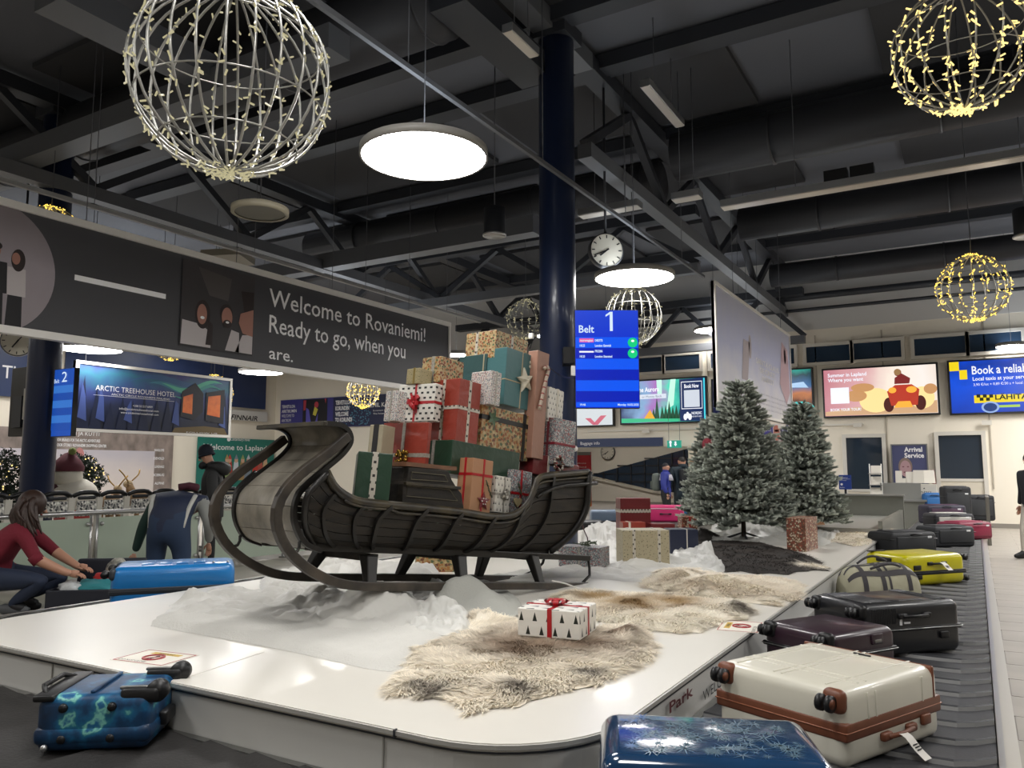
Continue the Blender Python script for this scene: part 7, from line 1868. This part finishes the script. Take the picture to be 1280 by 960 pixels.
b.pics('pictogram', [disc(W * .22, H * .35, W * .1, W * .1)], M_txtw); b.text('Info', W * .1, H * .1, W * .45, H * .07, M_txtw)
MB().cyl((W / 2, .03, -b.O.z), (W / 2, .03, 0), .025, n=8).build('stand', M_blackp, b.e); MB().box((W / 2, .03, -b.O.z + .02), (.3, .3, .03)).build('foot', M_blackp, b.e)

# ------------------------------------------------------------------ people
def skin_body(name, joints, bones, mats, zone, parent, levels=2):
    """one continuous body: joints {key: (x, y, z, radius[, radius2])}, bones [(a, b)] with the pelvis first; zone maps each bone to a material slot"""
    keys = list(joints); me = bpy.data.meshes.new(name)
    me.from_pydata([joints[k][:3] for k in keys], [(keys.index(a), keys.index(b)) for a, b in bones], [])
    o = bpy.data.objects.new(name, me); COL.objects.link(o)
    o.modifiers.new('skin', 'SKIN').use_smooth_shade = True
    if not me.skin_vertices: me.attributes.new  # layer comes with the modifier below
    bm = bmesh.new(); bm.from_mesh(me); lay = bm.verts.layers.skin.verify(); bm.verts.ensure_lookup_table()
    for i, k in enumerate(keys):
        r = joints[k][3:]; bm.verts[i][lay].radius = (r[0], r[-1]); bm.verts[i][lay].use_root = (i == 0)
    bm.to_mesh(me); bm.free()
    sub = o.modifiers.new('sub', 'SUBSURF'); sub.levels = sub.render_levels = levels
    dg = bpy.context.evaluated_depsgraph_get(); ev = o.evaluated_get(dg); m2 = bpy.data.meshes.new_from_object(ev); m2.name = name
    bpy.data.objects.remove(o)
    m2.materials.clear()
    for m in mats: m2.materials.append(m)
    seg = [(Vector(joints[a][:3]), Vector(joints[b][:3]), zone[(a, b)], joints[a][3], joints[b][3]) for a, b in bones]
    mi = []
    for p in m2.polygons:
        c = p.center; best = (9, 0)
        for a, b, z, ra, rb in seg:
            d = b - a; t = max(0, min(1, (c - a).dot(d) / max(1e-9, d.length_squared))); e = (c - a - d * t).length - (ra + (rb - ra) * t)
            if e < best[0]: best = (e, z)
        mi.append(best[1])
    m2.polygons.foreach_set('material_index', mi); m2.polygons.foreach_set('use_smooth', [True] * len(mi))
    boxuv(m2)
    return link(name, m2, parent)
def hand(t, w, d, m, curl=.5, side=1, s=1.0, up=Vector((0, 0, 1))):
    """palm, four unequal bent fingers and a thumb leaving the side of the palm; w wrist, d direction of the hand"""
    d = Vector(d).normalized(); w = Vector(w); n = d.cross(up).normalized(); pal = n.cross(d).normalized()
    mb = MB(); mb.tube([w, w + d * .04 * s, w + d * .085 * s], [.026 * s, .036 * s, .036 * s], 8, flat=.5)
    for i, L in enumerate((.075, .085, .08, .06)):
        b = w + d * .08 * s + pal * 0 + n * (i - 1.5) * .019 * s; k1 = (d - pal * curl).normalized(); k2 = (d - pal * curl * 2.2).normalized()
        mb.tube([b, b + d * L * .35 * s, b + d * L * .35 * s + k1 * L * .35 * s, b + d * L * .35 * s + k1 * L * .35 * s + k2 * L * .3 * s], [.0095 * s, .009 * s, .0085 * s, .006 * s], 6)
    b = w + d * .025 * s - n * side * .03 * s; mb.tube([b, b + (d - n * side * .9).normalized() * .035 * s, b + (d - n * side * .5).normalized() * .065 * s], [.012 * s, .011 * s, .007 * s], 6)
    return mb.build('hand', m, t)
M_skin = mat('skin', 'b98a72', .55); M_jean = mat('jeans', '1f2a40', .75, bump=.2, bs=120); M_shoe = mat('shoe_black', '17171a', .6)
def frame_person(name, label, px, py, d, rz):
    p = at_d(px, py, d); return thing(name, label, 'person', (p.x, p.y, 0), rz)
def shoe(t, a, b, m, s=1.0):
    a, b = Vector(a), Vector(b); d = (b - a).normalized()
    mb = MB(); mb.tube([a - d * .04, a, a.lerp(b, .5), b - d * .03, b + d * .02], [.035 * s, .05 * s, .048 * s, .045 * s, .025 * s], 10, flat=.8); mb.build('shoe', m, t)
def face(t, c, f, r, m, eyes=True):
    """nose, ears, eyes and mouth on a head at c looking along f"""
    c, f = Vector(c), Vector(f).normalized(); sd = Vector((0, 0, 1)).cross(f).normalized(); up = f.cross(sd)
    mb = MB(); mb.tube([c + f * r * .85 + up * r * .25, c + f * r * 1.2 - up * r * .12, c + f * r * .9 - up * r * .2], [.008, .015, .012], 6)
    for s in (-1, 1): mb.ball(c + sd * s * r * .95 - f * r * .1, r * .26, 8, 6, sc=(.6, .6, 1.1))
    mb.build('nose_and_ears', m, t)
    if eyes:
        for s in (-1, 1): MB().ball(c + f * r * .86 + sd * s * r * .36 + up * r * .12, r * .12, 6, 5).build('eye', M_txtk, t)
        MB().tube([c + f * r * .86 - sd * r * .28 - up * r * .48, c + f * r * .95 - up * r * .5, c + f * r * .86 + sd * r * .28 - up * r * .48], .009, 5).build('mouth', mat('lips', '8a4a44', .5), t)

# woman in red crouching: local x runs to the right of the photo, y away from it
w = frame_person('person', 'person in a red sweater with long brown hair crouching over the open suitcase', 26, 765, 8.25, YAW); w.scale = (1.14, 1.14, 1.14)
M_sw = mat('sweater_red', '6d1426', .85, bump=.25, bs=45)
J = {'pel': (-.30, 0, .36, .165, .15), 'waist': (-.29, .0, .50, .175, .15), 'chest': (-.20, .02, .68, .2, .17), 'neckb': (-.08, .05, .82, .085), 'neck': (-.03, .06, .88, .055), 'head': (.02, .08, .97, .095), 'crown': (.02, .08, 1.05, .065),
     'shR': (.02, -.10, .74, .075), 'elR': (.20, -.14, .50, .055), 'wrR': (.42, -.04, .37, .036), 'haR': (.47, -.02, .36, .03),
     'shL': (-.10, .22, .74, .075), 'elL': (.12, .30, .52, .055), 'wrL': (.36, .24, .40, .036), 'haL': (.41, .22, .38, .03),
     'hipR': (-.26, -.12, .32, .125), 'knR': (.30, -.16, .32, .075), 'anR': (-.02, -.12, .10, .05), 'toR': (.12, -.12, .05, .045),
     'hipL': (-.26, .12, .32, .125), 'knL': (.30, .18, .30, .075), 'anL': (-.06, .12, .12, .05), 'toL': (.08, .13, .05, .045)}
Bn = [('pel', 'waist'), ('waist', 'chest'), ('chest', 'neckb'), ('neckb', 'neck'), ('neck', 'head'), ('head', 'crown'), ('chest', 'shR'), ('shR', 'elR'), ('elR', 'wrR'), ('wrR', 'haR'), ('chest', 'shL'), ('shL', 'elL'), ('elL', 'wrL'), ('wrL', 'haL'),
      ('pel', 'hipR'), ('hipR', 'knR'), ('knR', 'anR'), ('anR', 'toR'), ('pel', 'hipL'), ('hipL', 'knL'), ('knL', 'anL'), ('anL', 'toL')]
Z = {b: 0 for b in Bn}
for b in (('pel', 'hipR'), ('hipR', 'knR'), ('knR', 'anR'), ('pel', 'hipL'), ('hipL', 'knL'), ('knL', 'anL')): Z[b] = 1
for b in (('neckb', 'neck'), ('neck', 'head'), ('head', 'crown'), ('elR', 'wrR'), ('wrR', 'haR'), ('elL', 'wrL'), ('wrL', 'haL')): Z[b] = 2
Z[('anR', 'toR')] = Z[('anL', 'toL')] = 3
skin_body('body', J, Bn, [M_sw, M_jean, M_skin, M_shoe], Z, w)
shoe(w, (-.08, -.12, .055), (.13, -.12, .045), mat('trainer_grey', '4d4f52', .6), 1.0); shoe(w, (-.14, .12, .06), (.08, .13, .045), M_shoe)
hand(w, (.44, -.03, .365), (1, .1, -.15), M_skin); hand(w, (.38, .23, .395), (1, -.1, -.2), M_skin, side=-1)
face(w, (.02, .08, .97), (.7, .6, -.45), .095, M_skin)
mb = MB(); rn = random.Random(4)
mb.ball((-.005, .07, 1.0), .122, 16, 12, sc=(1.02, 1, 1.05))
for k in range(46):
    a = rn.uniform(1.9, 5.5); r0 = .105; p0 = Vector((.0 + r0 * math.cos(a) * .9, .07 + r0 * math.sin(a), 1.0 + rn.uniform(-.04, .06)))
    q1 = p0 + Vector((-.02 + rn.uniform(-.03, .06), -.02 + rn.uniform(-.03, .02), -.12)); q2 = q1 + Vector((.03 + rn.uniform(-.03, .07), -.02, -.10 - rn.uniform(0, .08)))
    mb.tube(spline([p0, q1, q2], 6), [.026, .026, .024, .022, .018, .012, .005], 5)
mb.build('hair', mat('hair_brown', '35231b', .5, noise=.4, ns=30, stretch=(6, 6, 1)), w)
mb = MB(); mb.tube([(.17 + .0, -.14, .535), (.22, -.13, .475)], [.062, .06], 10); mb.build('cuff', M_sw, w)

# man bending over
w = frame_person('person', 'person in a navy and white jacket bending over beside the man in black', 206, 742, 9.7, YAW); w.scale = (1, 1, 1.09)
M_nav = mat('jacket_navy', '1d2740', .7, bump=.2, bs=20); M_wh = mat('jacket_white', 'b9bab4', .7); M_grn = mat('sleeve_green', '12302a', .8)
J = {'pel': (-.02, .0, .74, .19, .17), 'waist': (0, .1, .92, .2, .18), 'chest': (.02, .3, 1.07, .24, .17), 'neckb': (.03, .48, 1.06, .09), 'head': (.04, .62, .96, .1), 'crown': (.04, .7, .9, .07),
     'shL': (-.27, .3, 1.02, .1), 'elL': (-.40, .2, .72, .075), 'wrL': (-.50, .22, .42, .05), 'shR': (.29, .32, 1.0, .1), 'elR': (.42, .24, .76, .075), 'wrR': (.36, .42, .52, .05),
     'hipL': (-.14, 0, .68, .17), 'knL': (-.17, .1, .42, .125), 'anL': (-.18, 0, .1, .09), 'toL': (-.2, .14, .05, .05), 'hipR': (.13, 0, .68, .17), 'knR': (.16, .1, .42, .125), 'anR': (.17, 0, .1, .09), 'toR': (.25, .14, .05, .05)}
Bn = [('pel', 'waist'), ('waist', 'chest'), ('chest', 'neckb'), ('neckb', 'head'), ('head', 'crown'), ('chest', 'shL'), ('shL', 'elL'), ('elL', 'wrL'), ('chest', 'shR'), ('shR', 'elR'), ('elR', 'wrR'), ('pel', 'hipL'), ('hipL', 'knL'), ('knL', 'anL'), ('anL', 'toL'), ('pel', 'hipR'), ('hipR', 'knR'), ('knR', 'anR'), ('anR', 'toR')]
Z = {b: 0 for b in Bn}
for b in Bn:
    if b[1][:2] in ('hi', 'kn', 'an'): Z[b] = 1
    if b[1] in ('head', 'crown'): Z[b] = 2
    if b[1][:2] == 'to': Z[b] = 3
Z[('shL', 'elL')] = Z[('elL', 'wrL')] = 4; Z[('elR', 'wrR')] = 5; Z[('shR', 'elR')] = 5
skin_body('body', J, Bn, [M_nav, mat('jeans_blue', '22344f', .75), M_skin, M_shoe, M_grn, mat('sleeve_grey', '8a8c88', .7)], Z, w)
for s in (-1, 1):
    MB().tube(spline([(s * .2, -.05, .72), (s * .235, .02, .92), (s * .27, .15, 1.08)], 8), [.03] * 9, 6, flat=.5).build('white_stripe', M_wh, w)
hand(w, (-.51, .22, .4), (-.1, .1, -1), M_skin, up=Vector((0, 1, 0))); hand(w, (.35, .44, .5), (-.1, .4, -1), M_skin, up=Vector((0, 1, 0)))
MB().ball((.04, .65, .95), .112, 12, 9).build('hair', mat('hair_red_brown', '4a2a20', .6), w); face(w, (.04, .62, .94), (0, .7, -.7), .1, M_skin)
MB().tube([(-.1, .5, 1.16), (.03, .54, 1.18), (.15, .5, 1.16)], .045, 8).build('collar', M_scarf, w)
shoe(w, (-.22, -.04, .05), (-.24, .2, .045), M_shoe); shoe(w, (.22, -.04, .05), (.25, .2, .045), M_shoe)

# standing man in black, looking down to the left
w = frame_person('person', 'person in a black hooded jacket and beanie standing with head bowed', 262, 707, 12.3, YAW)
M_bj = mat('jacket_black', '1e1f20', .6, bump=.25, bs=14); M_bt = mat('trousers_black', '15161a', .7)
J = {'pel': (.02, 0, .92, .17, .16), 'waist': (.02, 0, 1.1, .22, .2), 'chest': (.01, 0, 1.38, .25, .2), 'neckb': (-.03, 0, 1.55, .1), 'neck': (-.06, 0, 1.6, .065), 'head': (-.13, 0, 1.70, .1), 'crown': (-.13, 0, 1.78, .08),
     'shN': (.05, -.19, 1.42, .1), 'elN': (.1, -.25, 1.1, .085), 'wrN': (-.06, -.23, .93, .06), 'shF': (-.03, .2, 1.42, .1), 'elF': (.04, .26, 1.1, .085), 'wrF': (-.1, .2, .93, .06),
     'hipN': (.03, -.1, .86, .13), 'knN': (.03, -.11, .48, .085), 'anN': (.06, -.11, .1, .06), 'toN': (-.1, -.12, .05, .05), 'hipF': (.03, .1, .86, .13), 'knF': (.0, .11, .48, .085), 'anF': (.04, .11, .1, .06), 'toF': (-.12, .12, .05, .05), 'hem': (.02, 0, .74, .23, .21)}
Bn = [('pel', 'waist'), ('waist', 'chest'), ('chest', 'neckb'), ('neckb', 'neck'), ('neck', 'head'), ('head', 'crown'), ('chest', 'shN'), ('shN', 'elN'), ('elN', 'wrN'), ('chest', 'shF'), ('shF', 'elF'), ('elF', 'wrF'), ('pel', 'hem'), ('hem', 'hipN'), ('hipN', 'knN'), ('knN', 'anN'), ('anN', 'toN'), ('hem', 'hipF'), ('hipF', 'knF'), ('knF', 'anF'), ('anF', 'toF')]
J['hipN'] = (.03, -.1, .68, .115); J['hipF'] = (.03, .1, .68, .115)
Z = {b: 0 for b in Bn}
for b in Bn:
    if b[1][:2] in ('kn', 'an'): Z[b] = 1
    if b[1] in ('neck', 'head', 'crown'): Z[b] = 2
    if b[1][:2] == 'to': Z[b] = 3
skin_body('body', J, Bn, [M_bj, M_bt, M_skin, M_shoe], Z, w)
face(w, (-.13, 0, 1.70), (-.9, -.1, -.4), .1, M_skin)
mb = MB(); mb.mat(Matrix.Translation((-.12, 0, 1.74)) @ Matrix.Rotation(R(-16), 4, 'Y')); mb.lathe([(.118, -.03), (.122, .02), (.115, .09), (.08, .145), (.03, .165), (0, .168)], 20); mb.tube([(.119 * math.cos(a), .119 * math.sin(a), -.015) for a in np.linspace(0, 2 * PI, 20, endpoint=False)], .016, 6, closed=True); mb.build('beanie', mat('beanie_navy', '101624', .8), w)
MB().tube(spline([(-.14, -.1, 1.56), (-.17, 0, 1.57), (-.14, .1, 1.56)], 8), .06, 8).build('collar', M_bt, w)
MB().tube(spline([(-.02, -.13, 1.56), (.12, -.1, 1.54), (.18, 0, 1.5), (.12, .1, 1.54), (-.02, .13, 1.56)], 12), [.05, .07, .08, .09, .1, .1, .1, .1, .1, .09, .08, .07, .05], 8).build('hood', M_bj, w)
hand(w, (-.08, -.23, .91), (-.6, 0, -.8), M_skin, up=Vector((0, 1, 0))); shoe(w, (.08, -.11, .05), (-.14, -.12, .045), M_shoe); shoe(w, (.06, .11, .05), (-.16, .12, .045), M_shoe)

def stander(label, px, d, H, rz, mats, seed=0, W=1.0, stride=.0, head_f=(0, -1, 0), hair=None, tilt=0):
    """person standing or walking, local -y is the front"""
    p = at_d(px, 600, d); w = thing('person', label, 'person', (p.x, p.y, 0), rz); k = H / 1.75
    q = lambda x, y, z, *r: (x * k * W, y * k, z * k) + tuple(v * k * (W if i == 0 else 1) for i, v in enumerate(r))
    J = {'pel': q(0, 0, .95, .16, .13), 'waist': q(0, 0, 1.1, .16, .125), 'chest': q(0, 0, 1.32, .19, .14), 'neckb': q(0, 0, 1.48, .085), 'neck': q(0, 0, 1.53, .055), 'head': q(0, -.02, 1.63, .092), 'crown': q(0, -.02, 1.7, .07)}
    Bn = [('pel', 'waist'), ('waist', 'chest'), ('chest', 'neckb'), ('neckb', 'neck'), ('neck', 'head'), ('head', 'crown')]
    for s, n in ((-1, 'L'), (1, 'R')):
        J['sh' + n] = q(s * .19, 0, 1.4, .08); J['el' + n] = q(s * .25, .02 - s * stride * .3, 1.12, .062); J['wr' + n] = q(s * .25, -.08 - s * stride * .5, .88, .042)
        J['hip' + n] = q(s * .09, 0, .88, .105); J['kn' + n] = q(s * .1, -.03 + s * stride * .5, .49, .07); J['an' + n] = q(s * .1, .02 + s * stride, .09, .05); J['to' + n] = q(s * .11, -.13 + s * stride, .045, .04)
        Bn += [('chest', 'sh' + n), ('sh' + n, 'el' + n), ('el' + n, 'wr' + n), ('pel', 'hip' + n), ('hip' + n, 'kn' + n), ('kn' + n, 'an' + n), ('an' + n, 'to' + n)]
    Z = {b: 0 for b in Bn}
    for b in Bn:
        if b[1][:2] in ('hi', 'kn', 'an'): Z[b] = 1
        if b[1] in ('neck', 'head', 'crown'): Z[b] = 2
        if b[1][:2] == 'to': Z[b] = 3
    skin_body('body', J, Bn, mats, Z, w)
    c = Vector(q(0, -.02, 1.63)); face(w, c, head_f, .092 * k, M_skin)
    f = Vector(head_f).normalized()
    MB().ball(c - f * .018 * k + Vector((0, 0, .03 * k)), .1 * k, 14, 10, sc=(1, 1, 1)).build('hair' if hair is None else hair[0], hair[1] if hair else mat('hair_dark', '1d1714', .6), w)
    for s in (-1, 1):
        hand(w, q(s * .25, -.09 - s * stride * .55, .86)[:3], (0, -.25, -1), M_skin, up=Vector((1, 0, 0)), side=s, s=k)
        shoe(w, q(s * .1, .05 + s * stride, .05)[:3], q(s * .11, -.15 + s * stride, .045)[:3], mats[3])
    return w, k
# far child with rucksack, far adult, walker at the right edge
w, k = stander('person in a blue and white jacket carrying a grey rucksack beside the fir tree', 832, 22, 1.68, YAW + R(70), [mat('jacket_royal', '232f86', .6), M_bt, M_skin, M_shoe], W=1.4, head_f=(.2, -1, -.1), hair=('hood', mat('hair_black', '15131a', .7)))
MB().tube([(0, .0, 1.25 * k), (0, 0, 1.42 * k)], [.235 * k, .18 * k], 14).build('white_yoke', mat('jacket_palewhite', 'b9b6bf', .6), w)
MB().rbox((0, .26 * k, 1.2 * k), (.34, .24, .5), .09, 3).build('rucksack', mat('rucksack_grey', '5d655f', .7), w)
MB().rbox((0, .39 * k, 1.12 * k), (.24, .08, .22), .03, 2).build('rucksack_pocket', mat('rucksack_pocket', '4e5650', .7), w)
w, k = stander('person in a long dark teal coat with a black rucksack seen from behind', 853, 22.6, 1.86, YAW + PI + R(10), [mat('coat_teal', '12242e', .7), mat('coat_teal2', '101c24', .7), M_skin, M_shoe], W=1.4)
MB().rbox((0, .2 * k, 1.2 * k), (.34, .16, .5), .06, 3).build('rucksack', mat('rucksack_black', '16191c', .7), w); MB().tube([(-.1, .03, 1.5 * k), (0, .1, 1.5 * k), (.1, .03, 1.5 * k)], .07, 8).build('hood', mat('coat_teal', '12242e', .7), w)
MB().tube([(0, 0, .95 * k), (0, 0, .55 * k)], [.2 * k, .24 * k], 14).build('coat_skirt', mat('coat_teal', '12242e', .7), w)
w, k = stander('person in a dark jacket and pale trousers walking at the right edge', 1289, 13.4, 1.78, YAW - R(75), [mat('jacket_dark', '1c1f27', .7), mat('trousers_pale', 'c9c4b8', .7), M_skin, M_shoe], stride=.16)

# ------------------------------------------------------------------ small things last
q = at_d(735, 640, 9.4)
P = spline([at_d(738, 590, 9.6), at_d(727, 620, 9.5), at_d(728, 655, 9.4), at_d(736, 676, 9.3)], 20)
P[-1].z = PZ + .02
tag(MB().tube(P, .007, 6).build('power_cable', mat('cable_red_black', '3a1f1f', .5)), 'thin dark cable hanging beside the column behind the sled rear', 'cable')
P = sag(at_d(683, 455, 9.0), at_d(721, 472, 9.55), .06)
tag(MB().tube(P, .008, 6).build('power_cable', M_blackp), 'black cable running across the column to the blue display', 'cable')
P = [at_d(661, 431, 8.1), at_d(655, 424, 8.1), at_d(658, 419, 8.1), at_d(664, 418, 8.1), at_d(666, 424, 8.1), at_d(662, 436, 8.1)]
o = MB().tube(spline(P, 20), .006, 6).build('plug_cable', M_blackp); MB().rbox(tuple(at_d(664, 420, 8.08)), (.05, .04, .06), .01, 2).build('plug', M_white, o); tag(o, 'looped cable with a white plug sticking out on top of the gift pile', 'cable')
